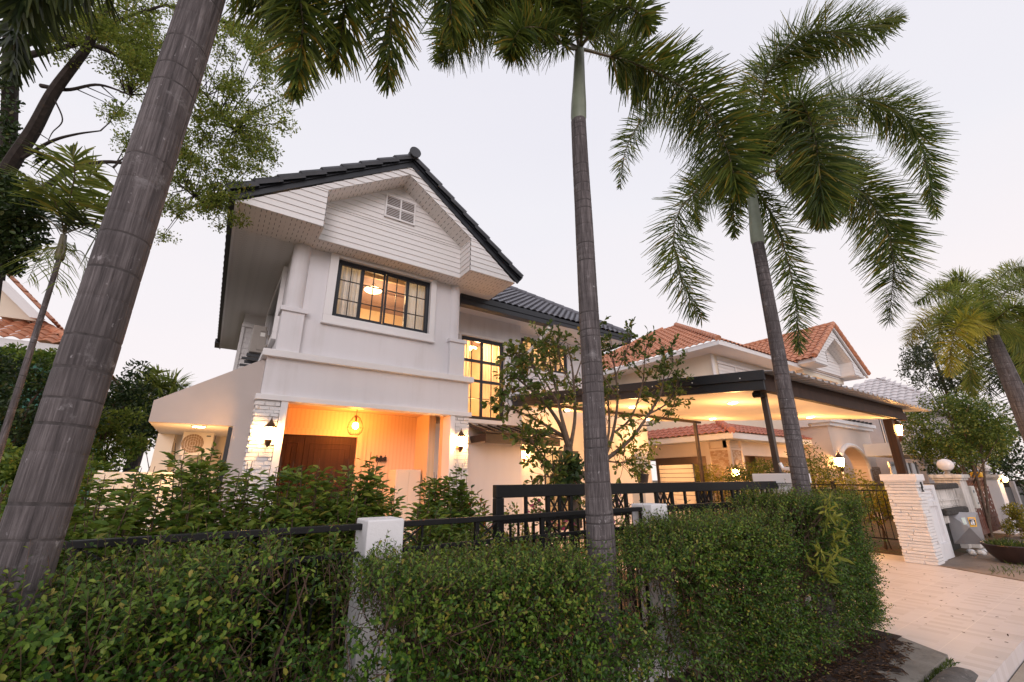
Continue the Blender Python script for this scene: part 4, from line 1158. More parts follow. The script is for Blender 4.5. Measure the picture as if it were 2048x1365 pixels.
# ------------------------------------------------------------------ right hand side: walls, gate, bin hatch, planter
t = thing('panelled_wall', 'short white wall with sunk panels next to the right brick pillar', 'wall', (12.7, 3.0, 0))
m = MB()
wall_holes(m, 12.15, 13.22, 0, 1.44, 2.93, 3.10, [(12.30, 13.02, .30, 1.02), (12.30, 13.02, 1.12, 1.36)])
m.box(12.16, 2.975, .02, 13.21, 3.06, 1.42)
m.build('wall_body', m_post, t)
m = MB()
for z_ in (1.19, 1.27): m.box(12.32, 2.955, z_, 13.0, 2.974, z_ + .025)
m.build('panel_moulding', m_trim, t)
t = thing('stained_wall', 'stained white boundary wall with two mossy black ledges between panel wall and globe pillar', 'wall', (14.3, 3.05, 0))
m = MB(); m.box(13.24, 3.02, .62, 15.2, 3.22, 1.34); m.box(13.24, 3.02, 0, 13.5, 3.22, .62); m.box(14.95, 3.02, 0, 15.2, 3.22, .62); m.box(13.24, 2.99, 1.08, 15.2, 3.02, 1.12); m.box(13.24, 2.99, .96, 15.2, 3.02, .99); m.build('wall_body', m_dirty, t)
m = MB(); m.box(13.22, 2.90, 1.34, 15.1, 3.26, 1.46); m.box(13.3, 2.86, .80, 15.15, 3.02, .93); m.build('mossy_ledge', m_mould, t, bevel=.03, bseg=3)
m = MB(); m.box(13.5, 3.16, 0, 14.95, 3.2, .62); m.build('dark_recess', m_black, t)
def globe_pillar(x0, y0, w_, d_, h, label, gl, mat):
    t = thing('globe_pillar', label, 'gate pillar', (x0 + w_ / 2, y0 + d_ / 2, 0), "neighbour's gate pillars with globe lamps")
    m = MB(); m.box(x0, y0, 0, x0 + w_, y0 + d_, h - .14); m.build('pillar_shaft', mat, t, bevel=.008)
    m = MB(); m.box(x0 - .04, y0 - .04, h - .14, x0 + w_ + .04, y0 + d_ + .04, h - .09); m.box(x0 - .075, y0 - .075, h - .088, x0 + w_ + .075, y0 + d_ + .075, h); m.build('pillar_cap', m_dirty, t, bevel=.01)
    c = Vector((x0 + w_ / 2, y0 + d_ / 2, h))
    g = tag(MB().ball(c + Vector((0, 0, .235)), .165, 22, 14, .9).build('globe_lamp', m_globe, None, smooth=True), gl, 'globe lamp', 'white globe lamps on the gate pillars')
    f = MB(); f.lathe(c, [(.085, 0), (.085, .02), (.045, .03), (.05, .075), (.095, .10)], 16); f.build('lamp_base', m_acgrey, g)
    return t
globe_pillar(15.22, 2.88, .62, .46, 1.66, 'stained white gate pillar with a globe lamp, nearer of the two beyond the driveway', 'unlit white globe lamp on the nearer stained gate pillar', m_dirty)
globe_pillar(19.65, 2.90, .62, .46, 1.66, 'plain white gate pillar with a globe lamp on the far side of the rusty gate', 'unlit white globe lamp on the farther gate pillar past the rusty gate', m_post)
t = thing('rusty_gate', 'rusty red brown metal gate between the two globe pillars', 'gate', (17.8, 3.15, 0))
m = MB(); m.box(15.9, 3.12, 1.50, 19.6, 3.17, 1.58); m.box(15.9, 3.12, 1.28, 19.6, 3.17, 1.33); m.box(15.9, 3.12, .14, 19.6, 3.17, .26); m.box(15.9, 3.12, .5, 19.6, 3.17, .56); m.build('gate_rails', m_rust, t)
m = MB()
for k in range(20): m.box(15.95 + k * .185, 3.13, .26, 16.09 + k * .185, 3.155, 1.28)
for k in range(20): m.box(15.98 + k * .185, 3.13, 1.33, 16.03 + k * .185, 3.155, 1.5)
m.build('gate_boards', m_rust, t)
m = MB()
for k in range(12):
    for j in range(7):
        if (j + k) % 3 == 0: continue
        xk = 16.03 + k * .30; z_ = .62 + j * .1
        m.add([(xk, 3.118, z_), (xk + .05, 3.118, z_ + .04), (xk, 3.118, z_ + .08), (xk - .05, 3.118, z_ + .04)], [(0, 1, 2, 3)])
m.build('gate_spikes', m_dirty, t)
m = MB(); m.box(18.8, 3.05, 1.58, 19.1, 3.3, 1.74); tag(m.build('warning_beacon', m_yellow, None, bevel=.05, bseg=3), 'small amber beacon on top of the rusty gate', 'beacon')
m = MB(); m.box(15.90, 2.84, .85, 16.25, 3.04, 1.38); o_ = m.build('meter_box', m_acwhite, None, bevel=.015); tag(o_, 'white meter box fixed beside the nearer globe pillar', 'meter box')
m = MB(); m.box(15.98, 2.832, 1.22, 16.06, 2.838, 1.28); m.box(16.08, 2.832, .95, 16.15, 2.838, .99); m.build('box_latch', m_bluegrey, o_)
# steel pyramid hatch of the refuse chute, tipped forward
cen = Vector(EYE) + Vector(ray(1931, 1057)) * (14.15 / ray(1931, 1057)[0])
nrm = Vector((-.80, -.58, .16)).normalized()
def hit(px, py, off=0):
    d = Vector(ray(px, py)); t_ = (cen + nrm * off - Vector(EYE)).dot(nrm) / d.dot(nrm); return Vector(EYE) + d * t_
cs = [hit(1890, 1024), hit(1955, 1025.5), hit(1972, 1089), hit(1909, 1088)]
mid = (cs[0] + cs[1] + cs[2] + cs[3]) / 4 + nrm * .16
t = thing('refuse_hatch', 'brushed steel pyramid shaped refuse hatch leaning at the foot of the stained wall', 'refuse hatch', (cen.x, cen.y, 0))
m = MB()
for i in range(4): m.add([cs[i], cs[(i + 1) % 4], mid], [(0, 2, 1)])
bk = [c - nrm * .03 for c in cs]
for i in range(4): j = (i + 1) % 4; m.add([cs[i], cs[j], bk[j], bk[i]], [(0, 1, 2, 3)])
m.add(bk, [(0, 1, 2, 3)]); m.build('hatch_lid', m_steel, t)
def on_lid(pxs, lift=.004):
    a, b = cs[0], cs[1]; n2 = (cs[1] - mid).cross(cs[0] - mid)
    # which facet: choose top facet (0,1,mid) or right facet (1,2,mid)
    best = None
    out = []
    for (u_, v_) in pxs:
        d = Vector(ray(u_, v_)); e_ = None
        for i in range(4):
            A_, B_, C_ = cs[i], cs[(i + 1) % 4], mid
            nn = (B_ - A_).cross(C_ - A_); 
            if abs(d.dot(nn)) < 1e-9: continue
            tt_ = (A_ - Vector(EYE)).dot(nn) / d.dot(nn); P_ = Vector(EYE) + d * tt_
            if e_ is None or tt_ > e_[0]: e_ = (tt_, P_)
        out.append(e_[1] + nrm * lift)
    return out
def zz3(x, y): return (1840 + x / 5.6875, 900 + y / 5.6875)
lab = on_lid([zz3(535, 768), zz3(625, 768), zz3(648, 876), zz3(572, 876)], .012)
m = MB(); m.add(lab, [(0, 1, 2, 3)]); m.build('yellow_sticker', m_yellow, t)
cc = sum(lab, Vector()) / 4
def lerp_quad(q_, u, v): return (q_[0] * (1 - u) + q_[1] * u) * (1 - v) + (q_[3] * (1 - u) + q_[2] * u) * v
m = MB()
def patch(mb, u0, v0, u1, v1, lift):
    mb.add([lerp_quad(lab, a, b) + nrm * lift for a, b in ((u0, v0), (u1, v0), (u1, v1), (u0, v1))], [(0, 1, 2, 3)])
patch(m, .12, .28, .86, .86, .004); m.build('pictogram_ground', m_black, t)
m = MB()   # figure dropping litter in a bin
patch(m, .52, .32, .64, .44, .008); patch(m, .48, .46, .70, .66, .008); patch(m, .50, .66, .58, .82, .008); patch(m, .62, .66, .70, .82, .008); patch(m, .36, .48, .48, .54, .008); patch(m, .20, .58, .38, .80, .008); patch(m, .18, .54, .40, .575, .008)
m.build('pictogram_figure', m_white, t)
m = MB(); m.add(on_lid([zz3(460, 775), zz3(508, 770), zz3(533, 848), zz3(494, 855)], .012), [(0, 1, 2, 3)]); m.build('mint_sticker', m_mintlabel, t)
m = MB()
for (x, y, w_) in ((13.75, 2.75, .12), (13.98, 2.66, .16), (14.25, 2.72, .10), (14.1, 2.84, .14), (14.5, 2.7, .12)):
    m.ball((x, y, .05), w_ * .55, 7, 5, .6)
tag(m.build('litter_heap', m_white), 'little heap of white rubbish bags and scraps under the refuse hatch', 'litter', None, 'stuff')
# bowl planter
pb = onZ(0.0, 2036, 1128); pb = Vector((pb.x + .02, pb.y, 0))
t = thing('bowl_planter', 'wide dark brown glazed bowl planted with grass at the right edge', 'planter', pb)
m = MB(); m.lathe(pb, [(.22, 0), (.24, .02), (.36, .16), (.42, .30), (.44, .33), (.43, .345), (.39, .33), (.37, .28), (.01, .27)], 30); m.build('bowl', m_pot, t, smooth=True)
g = NG(); n = 260; a = RNG.uniform(0, 6.28, n); r_ = .36 * np.sqrt(RNG.uniform(0, 1, n))
g.add(*leaf_geo(np.stack([pb.x + r_ * np.cos(a), pb.y + r_ * np.sin(a), np.full(n, .27)], 1), rdir(n, 1.6), rdir(n), RNG.uniform(.10, .2, n), .012, LEAFL)); g.build('grass_tuft', f_grass, t)
# pavement edge lamp and fence beyond the farther pillar
t = thing('bulkhead_light', 'small bright bulkhead light on the outer side of the farther globe pillar', 'lamp', (20.0, 2.84, 1.5))
m = MB(); m.box(19.98, 2.83, 1.44, 20.12, 2.895, 1.60); m.build('housing', m_bronze, t)
m = MB(); m.ball((20.05, 2.80, 1.52), .07, 12, 8); m.build('bulb', m_warmglass, t, smooth=True)
t = thing('far_fence', 'dark sheeted fence with brown posts beyond the farther globe pillar', 'fence', (23, 3.2, 0))
m = MB(); m.box(20.4, 3.2, .1, 27, 3.23, 1.25); m.build('fence_sheet', m_dark, t)
m = MB()
for k in range(3): MB().box(21.4 + k * 2.1, 3.1, 0, 21.7 + k * 2.1, 3.35, 1.45).build('post', m_grey, t)
m = MB(); m.box(20.4, 3.19, 1.42, 27, 3.24, 1.46)
for k in range(40): m.box(20.5 + k * .16, 3.2, 1.25, 20.53 + k * .16, 3.23, 1.42)
m.build('rails', m_iron, t)

# ------------------------------------------------------------------ neighbouring house with orange roof
NH = thing('orange_roof_house', 'two storey cream house with terracotta hip roof behind the carport', 'house', (18, 10, 0))
EX, EYc, EZc = 14.0, 7.62, 6.08
m = MB(); m.box(14.9, 8.5, 2.6, 19.7, 17, EZc); m.box(19.7, 10.0, 2.6, 26, 17, EZc); m.build('upper_wall', m_cream, NH)
m = MB(); m.box(14.895, 8.5, 2.6, 15.0, 8.495, 6.05); m.box(14.86, 8.46, 2.6, 15.02, 8.5, 6.05); m.build('corner_trim', m_trim, NH)
m = MB()
for k in range(11):
    z_ = 4.5 + k * .14
    m.add([(15.25, 8.47, z_), (19.6, 8.47, z_), (19.6, 8.49, z_ + .14), (15.25, 8.49, z_ + .14)], [(0, 1, 2, 3)])
m.build('boarding', m_siding, NH)
m = MB()
for xx in (16.4, 17.0, 17.6, 18.2, 18.8): m.box(xx, 8.44, 4.5, xx + .05, 8.468, 5.75)
m.box(15.2, 8.44, 5.75, 19.65, 8.468, 5.80); m.build('shutter_frame', m_trim, NH)
m = MB(); m.box(14.86, 10.0, 4.55, 14.898, 10.9, 5.5); m.build('window', m_darkglass, NH)
m = MB(); m.box(14.84, 9.94, 4.5, 14.896, 10.0, 5.56); m.box(14.84, 10.9, 4.5, 14.896, 10.96, 5.56); m.box(14.84, 10.0, 5.5, 14.896, 10.9, 5.56); m.build('window_frame', m_trim, NH)
m = MB(); m.box(EX + .03, EYc + .03, EZc, 24.9, 18, EZc + .04); m.build('soffit', m_trim, NH)
m = MB(); m.box(EX, EYc, EZc - .02, 20.2, EYc + .03, EZc + .14); m.box(EX, EYc + .03, EZc - .02, EX + .03, 18, EZc + .14); m.build('fascia_board', m_trim, NH)
m = MB(); tn = .62; dd_ = 4.6; lv = math.hypot(dd_, dd_ * tn); ez = EZc + .14
tile_roof(m, [(0, -.1), (11, -.1), (11 - dd_, lv + .1), (dd_, lv + .1)], (EX, EYc, ez), (1, 0, 0), (0, dd_, dd_ * tn), 11, lv, tw=.27, th=.32, amp=.06, step=.035)
tile_roof(m, [(0, -.1), (2 * dd_ + .8, -.1), (dd_ + .8, lv + .1), (dd_, lv + .1)], (EX, EYc + 2 * dd_ + .8, ez), (0, -1, 0), (dd_, 0, dd_ * tn), 2 * dd_ + .8, lv, tw=.27, th=.32, amp=.06, step=.035)
rf = m.build('roof', m_orange, NH)
for pa_, pb3 in (((EX, EYc, ez + .06), (EX + dd_, EYc + dd_, ez + dd_ * tn + .07)), ((EX, EYc + 2 * dd_ + .8, ez + .06), (EX + dd_, EYc + dd_ + .8, ez + dd_ * tn + .07)), ((EX + dd_, EYc + dd_, ez + dd_ * tn + .07), (EX + 11 - dd_, EYc + dd_, ez + dd_ * tn + .07))):
    m = MB(); ridge_caps(m, pa_, pb3, .10); m.build('ridge_cap', m_orange, rf, smooth=True)
# front gable over the balcony
ap = onY(7, 1667, 657); bl = onY(7, 1628.5, 722); br = onY(7, 1730, 757)
gz = (bl.z + br.z) / 2; gx0_, gx1_ = bl.x, br.x; gxa = (gx0_ + gx1_) / 2; gza = ap.z - .15
w_ = gx1_ - gx0_
boarded_gable(NH, gx0_, gx1_, gxa, gz, gza, 7.0, 7.55, gx0_ + w_ * .24, gx1_ - w_ * .22, gz + .62, gza - .42, .15)
m = MB()
for (xa, xb) in ((gx0_ - .15, gxa), (gx1_ + .15, gxa)):
    m.prism([(xa, 6.9, gz - .02), (xb, 6.9, gza + .06), (xb, 6.9, gza + .22), (xa, 6.9, gz + .14)], (0, .09, 0))
m.box(gx0_ - .1, 6.92, gz - .02, gx0_ + .0, 10.5, gz + .14)
m.build('rake_board', m_trim, NH)
m = MB(); m.box(gxa - .45, 7.50, gz + .55, gxa + .25, 7.53, gz + 1.2); gv = m.build('gable_vent', m_shade, NH)
m = MB()
for k in range(7): m.box(gxa - .44, 7.485, gz + .57 + k * .09, gxa + .24, 7.499, gz + .61 + k * .09)
m.box(gxa - .13, 7.475, gz + .55, gxa - .07, 7.484, gz + 1.2); m.build('louvre_blades', m_trim, gv)
m = MB(); m.box(gx0_, 7.58, gz - .03, gx1_, 9.5, gz); m.box(gx0_, 7.02, gz - .03, gx0_ + w_ * .24, 7.58, gz); m.box(gx1_ - w_ * .22, 7.02, gz - .03, gx1_, 7.58, gz); m.build('gable_soffit', m_trim, NH)
m = MB(); lv2 = math.hypot(gxa - gx0_ + .2, gza - gz + .2)
tile_roof(m, [(-1, -1), (30, -1), (30, 30), (-1, 30)], (gx0_ - .2, 11.5, gz + .12), (0, -1, 0), (gxa - gx0_ + .2, 0, gza - gz + .14), 4.65, lv2, tw=.27, th=.32, amp=.06, step=.035)
tile_roof(m, [(-1, -1), (30, -1), (30, 30), (-1, 30)], (gx1_ + .2, 6.85, gz + .12), (0, 1, 0), (gxa - gx1_ - .2, 0, gza - gz + .14), 4.65, lv2, tw=.27, th=.32, amp=.06, step=.035)
rf2 = m.build('gable_roof', m_orange, NH)
for pa_, pb3, nm_ in (((gxa, 6.84, gza + .28), (gxa, 11.5, gza + .28), 'ridge_cap'), ((gx0_ - .2, 6.88, gz + .2), (gxa, 6.88, gza + .28), 'verge_tiles'), ((gx1_ + .2, 6.88, gz + .2), (gxa, 6.88, gza + .28), 'verge_tiles')):
    m = MB(); ridge_caps(m, pa_, pb3, .10); m.build(nm_, m_orange, rf2, smooth=True)
m = MB()
for xx in (gx0_ + 1.0, gx1_ - 1.4): MB().box(xx, 7.68, 3.4, xx + .42, 8.02, gz - .285).build('column', m_cream, NH)
m.box(gx0_ + .6, 7.7, gz - .28, gx1_ - .6, 8.0, gz - .03); m.build('balcony_beam', m_cream, NH)
# lower red hip roof, porch pier, shaded openings
lc = onX(14.0, 1465, 868); LX, LY, LZ = 14.0, lc.y, lc.z
m = MB(); tn = .45; dl = 1.35; lv = math.hypot(dl, dl * tn)
tile_roof(m, [(0, -.1), (6.4, -.1), (6.4, lv + .1), (dl, lv + .1)], (LX, LY, LZ + .05), (1, 0, 0), (0, dl, dl * tn), 6.4, lv, tw=.26, th=.30, amp=.06, step=.035)
tile_roof(m, [(0, -.1), (5, -.1), (5 - dl, lv + .1), (0, lv + .1)], (LX, LY + 5, LZ + .05), (0, -1, 0), (dl, 0, dl * tn), 5, lv, tw=.26, th=.30, amp=.06, step=.035)
lr = m.build('porch_roof', m_redtile, NH)
m = MB(); ridge_caps(m, (LX, LY, LZ + .12), (LX + dl, LY + dl, LZ + dl * tn + .14), .11); m.build('ridge_cap', m_redtile, lr, smooth=True)
m = MB(); m.box(LX, LY, LZ - .14, LX + 6.4, LY + .05, LZ + .05); m.box(LX, LY + .05, LZ - .14, LX + .05, LY + 5.2, LZ + .05); m.box(LX + .05, LY + .05, LZ - .14, LX + 6.4, LY + 5, LZ - .1); m.build('porch_fascia', m_trim, NH)
m = MB()
wall_holes(m, LY + .55, LY + 5.2, 0, LZ - .14, LX + .62, LX + .80, [(LY + 1.45, LY + 4.2, 1.0, LZ - .62)], swap=True)
wall_holes(m, LX + .62, LX + 6.0, 0, LZ - .14, LY + .55, LY + .75, [(LX + 1.5, LX + 5.6, .2, LZ - .62)])
m.build('lower_wall', m_peach, NH)
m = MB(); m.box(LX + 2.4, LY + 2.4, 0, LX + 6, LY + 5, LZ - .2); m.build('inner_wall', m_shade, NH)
def _stone():
    t = NT("tan_stone_cladding")
    b_ = t.new("ShaderNodeTexBrick"); b_.inputs['Scale'].default_value = 5.0
    b_.inputs['Color1'].default_value = (.42, .24, .14, 1); b_.inputs['Color2'].default_value = (.62, .48, .36, 1); b_.inputs['Mortar'].default_value = (.3, .2, .15, 1); b_.inputs['Mortar Size'].default_value = .01
    tcn = t.new("ShaderNodeTexCoord"); sp = t.new("ShaderNodeSeparateXYZ"); cb = t.new("ShaderNodeCombineXYZ")
    t.lk(tcn.outputs['Object'], sp.inputs[0]); t.lk(t.math('ADD', sp.outputs[0], sp.outputs[1]), cb.inputs[0]); t.lk(sp.outputs[2], cb.inputs[1]); t.lk(cb.outputs[0], b_.inputs['Vector'])
    t.base(b_.outputs['Color']); t.set(Roughness=.8); t.bump(t.noise(30, 5), .5, .02); return t.m
m_stone = _stone()
m = MB(); m.box(LX + .56, LY + .49, 0, LX + 1.35, LY + 1.28, LZ - .38); m.build('stone_pier', m_stone, NH)
m = MB()
for (a, b) in ((LX + .53, LY + .46), (LX + 1.27, LY + .46), (LX + .53, LY + 1.22)): m.box(a, b, 0, a + .10, b + .10, LZ - .14)
for z_ in (LZ - .46, 1.35): m.box(LX + .54, LY + .47, z_, LX + 1.36, LY + 1.29, z_ + .06)
m.build('pier_trim', m_peach, NH)
# arched portico
pl_ = onY(7, 1654, 849); pr_ = onY(7, 1737, 862)
PX0, PX1, PZ = pl_.x, pr_.x, 3.55
ac = onY(7, 1704, 896); ax0, ax1 = onY(7, 1680, 925).x, onY(7, 1731, 920).x
ar = (ax1 - ax0) / 2; axc = (ax0 + ax1) / 2; az = ac.z - ar * .62
m = MB(); pts = []
N = 20
for k in range(N):
    t0, t1 = math.pi * k / N, math.pi * (k + 1) / N
    xa, za = axc - ar * math.cos(t0), az + ar * .62 * math.sin(t0); xb, zb_ = axc - ar * math.cos(t1), az + ar * .62 * math.sin(t1)
    m.quad((xa, 7, za), (xb, 7, zb_), (xb, 7, PZ), (xa, 7, PZ)); m.quad((xa, 7.5, za), (xb, 7.5, zb_), (xb, 7, zb_), (xa, 7, za))
m.box(PX0, 7, 0, ax0, 7.5, PZ); m.box(ax1, 7, 0, PX1, 7.5, PZ); m.box(PX0, 7.5, 0, PX0 + .3, 10, PZ)
m.build('portico_wall', m_peach, NH)
m = MB(); m.tube([(axc - (ar + .09) * math.cos(math.pi * k / N), 6.97, az + (ar * .62 + .09) * math.sin(math.pi * k / N)) for k in range(N + 1)], .09, 8); m.box(ax0 - .18, 6.94, 0, ax0, 7, az); m.box(ax1, 6.94, 0, ax1 + .18, 7, az); m.build('arch_trim', m_trim, NH)
m = MB(); m.box(PX0 - .12, 6.86, PZ, PX1 + .12, 7.5, PZ + .12); m.box(PX0 - .22, 6.76, PZ + .122, PX1 + .22, 7.6, PZ + .26); m.box(PX0 - .22, 7.6, PZ, PX0 + .1, 10, PZ + .26); m.build('portico_cornice', m_trim, NH)
MB().box(PX0 + .02, 6.95, 0, ax0 - .19, 7.0, az + .1).build('stone_panel', m_stone, NH); MB().box(ax1 + .2, 6.95, 0, PX1 + .02, 7, az + .1).build('stone_panel', m_stone, NH)
m = MB(); m.box(ax0 - .5, 9.6, 0, ax1 + .5, 9.8, PZ - .1); m.build('portico_back_wall', m_peach, NH)
m = MB()
for k in range(7): m.box(PX0 + 1.2 + k * .45, 6.7, PZ + .262, PX0 + 1.3 + k * .45, 6.85, PZ + .34)
m.build('cornice_pegs', m_dark, NH)
lantern((LX + .52, LY + .36, 1.78), (.06, .12, 0), "glowing lantern on the neighbour's stone pier above the bushes", "neighbour's glowing lanterns", 1.2)
q_ = onY(6.85, 1680, 925)
lantern((q_.x, 6.84, q_.z), (0, .12, 0), "glowing lantern beside the neighbour's arched portico", "neighbour's glowing lanterns", 1.7)
lamp_at('portico_lamp', (axc, 8.6, PZ - .4), 110, (1.0, .5, .2), NH, .15)
lamp_at('verandah_lamp', (LX + 1.6, LY + 1.7, LZ - .5), 75, (1.0, .5, .2), NH, .15)
m_paleh = plain('pale_grey_plaster', (.58, .55, .56), .8, var=.05)
# pale roofed house farther away
r0 = onX(34, 1765, 763)
t = thing('pale_roof_house', 'distant house with pale tiled hip roof and grey walls beyond the portico', 'house', (36, 9, 0))
m = MB(); rz = r0.z; yy0 = r0.y
m.add([(30, yy0 - 3.2, rz - 2.2), (40, yy0 - 3.2, rz - 2.2), (38, yy0, rz), (33, yy0, rz), (30, yy0 + 6, rz - 2.2)], [(0, 1, 2, 3), (0, 3, 4)])
tile_roof(m, [(0, 0), (12, 0), (9, 3.9), (3, 3.9)], (30, yy0 - 3.2, rz - 2.15), (1, 0, 0), (0, 3.2, 2.2), 12, 3.88, tw=.33, th=.36, amp=.05, step=.04)
tile_roof(m, [(0, 0), (10, 0), (6.8, 3.8), (6.2, 3.8)], (30, yy0 + 6.5, rz - 2.15), (0, -1, 0), (3.1, 0, 2.2), 9.7, 3.8, tw=.33, th=.36, amp=.05, step=.04)
m.build('roof', m_whitetile, t)
m = MB(); m.box(27, yy0 - 2.4, 0, 42, yy0 + 6, rz - 2.2); m.build('wall', m_paleh, t)
m = MB(); m.box(29.9, yy0 - 3.3, rz - 2.5, 42, yy0 - 3.2, rz - 2.2); m.box(29.8, yy0 - 3.2, rz - 2.5, 29.95, yy0 + 6, rz - 2.2); m.build('fascia_board', m_trim, t)
yf = yy0 - 2.4
def P2(px, py): q = onY(yf, px, py); return q.x, q.z
(wa, wz1), (wb, wz0) = P2(1756, 838), P2(1775, 905)
(da, dz1), (db, dz0) = P2(1745, 912), P2(1842, 975)
m = MB(); m.box(wa, yf - .05, wz0, wb, yf - .01, wz1); m.box(da + 1.4, yf - .05, .1, db, yf - .01, dz1 - .2); m.build('window', m_darkglass, t)
m = MB()
for k in range(3): xx = wa + (wb - wa) * k / 2; m.box(xx - .05, yf - .09, wz0, xx + .05, yf - .052, wz1)
for k in range(5): xx = da + 1.4 + (db - da - 1.4) * k / 4; m.box(xx - .04, yf - .09, .1, xx + .04, yf - .052, dz1 - .2)
m.box(wa, yf - .088, (wz0 + wz1) / 2 - .04, wb, yf - .054, (wz0 + wz1) / 2 + .04); m.build('window_frame', m_trim, t)
m = MB(); m.box(da - 1, yf - 1.3, dz1 - .05, db + 3, yf - .1, dz1 + .38); m.build('balcony_slab', m_trim, t)
# green walled house on the left
t = thing('green_wall_house', 'house with terracotta roof, cream gable and green wall behind the trees on the left', 'house', (-8, 16, 0))
YG2 = 14.5
e0 = onY(YG2, 0, 674); e1 = onY(YG2, 160, 700); ap0 = onY(YG2 + .9, 0, 555); cr = onY(YG2 + .9, 90, 648)
x0_, x1_ = e0.x - 4.0, onY(YG2, 165, 700).x; ezl = (e0.z + e1.z) / 2
m = MB(); m.box(x0_, YG2 + .5, 0, x1_ - .5, YG2 + 9, ezl - .05); m.build('wall', m_green, t)
m = MB(); m.box(x0_, YG2, ezl - .18, x1_, YG2 + .06, ezl + .02); m.box(x1_ - .06, YG2 + .06, ezl - .18, x1_, YG2 + 9, ezl + .02); m.build('fascia_board', m_trim, t)
m = MB(); tn = .62; lw = x1_ - x0_; dl = 1.15
tile_roof(m, [(0, -.1), (lw, -.1), (lw - dl, 1.36), (0, 1.36)], (x0_, YG2, ezl + .03), (1, 0, 0), (0, dl, dl * tn), lw, math.hypot(dl, dl * tn), tw=.27, th=.3, amp=.06, step=.035)
hp = Vector((x1_, YG2, ezl + .05)); d4 = 4.2
tile_roof(m, [(0, -.1), (9, -.1), (9, 6), (d4, 5)], (x1_, YG2, ezl + .03), (0, 1, 0), (-d4, 0, d4 * tn), 9, math.hypot(d4, d4 * tn), tw=.27, th=.3, amp=.06, step=.035)
ga = Vector((cr.x - (cr.z and 2.9), YG2 + .75, 0))
gz0 = ezl + dl * tn + .05; gxr = cr.x; gsl = (ap0.z - cr.z) / (cr.x - ap0.x); gxc = gxr - 2.6; gza_ = gz0 + gsl * 2.6
tile_roof(m, [(-1, -1), (30, -1), (30, 30), (-1, 30)], (gxr + .12, YG2 + .55, gz0 + .02), (0, 1, 0), (-2.72, 0, 2.72 * gsl), 7, math.hypot(2.72, 2.72 * gsl), tw=.27, th=.3, amp=.06, step=.035)
rf3 = m.build('roof', m_orange, t)
m = MB(); ridge_caps(m, hp, hp + Vector((-d4, d4, d4 * tn)), .10); m.build('ridge_cap', m_orange, rf3, smooth=True)
m = MB(); m.prism([(gxr - 5.2, YG2 + .9, gz0), (gxr - .15, YG2 + .9, gz0), (gxc, YG2 + .9, gza_ - .1)], (0, .05, 0)); m.build('gable_wall', m_cream, t)
m = MB(); m.prism([(gxr + .05, YG2 + .6, gz0 - .0), (gxc, YG2 + .6, gza_ - .05), (gxc, YG2 + .6, gza_ - .32), (gxr - .22, YG2 + .6, gz0)], (0, .08, 0)); m.build('rake_board', m_trim, t)
# ------------------------------------------------------------------ ground, drive, street
def _ground():
    t = NT("bare_earth_and_litter")
    a = t.noise(2.2, 6); b = t.noise(38, 5, None, .7)
    c = t.ramp(b, [(0.3, (0.05, 0.03, 0.02)), (0.5, (0.13, 0.075, 0.045)), (0.7, (0.25, 0.15, 0.09))])
    t.base(t.mix(t.ramp(a, [(0.4, (0, 0, 0)), (0.65, (.7, .7, .7))]), c, (0.07, 0.085, 0.03))); t.set(Roughness=.95); t.bump(b, .8, .03); return t.m
def _mulch():
    t = NT("dark_mulch")
    b = t.noise(1.0, 7, t.coord((55, 30, 30), (0, 0, .5)), .7, .6); d_ = t.noise(6, 5)
    c = t.ramp(b, [(0.35, (0.012, 0.007, 0.006)), (0.55, (0.05, 0.025, 0.02)), (0.75, (0.13, 0.07, 0.05))])
    t.base(t.mix(d_, c, (0.03, 0.016, 0.012))); t.set(Roughness=.95); t.bump(b, 1.0, .03); return t.m
def _concrete(name, c0, c1, stain, sc=1.5):
    t = NT(name)
    a = t.noise(sc, 7, None, .65); b = t.noise(60, 5, None, .7)
    c = t.ramp(a, [(0.3, c0), (0.7, c1)])
    c = t.mix(t.ramp(t.noise(sc * 2.7, 8, None, .7), [(0.56, (0, 0, 0)), (0.72, (.8, .8, .8))]), c, stain)
    t.base(t.mix(.25, c, t.ramp(b, [(0.3, (.08, .07, .06)), (.7, (.5, .47, .44))]), 'OVERLAY')); t.set(Roughness=.85); t.bump(b, .35, .006); return t.m
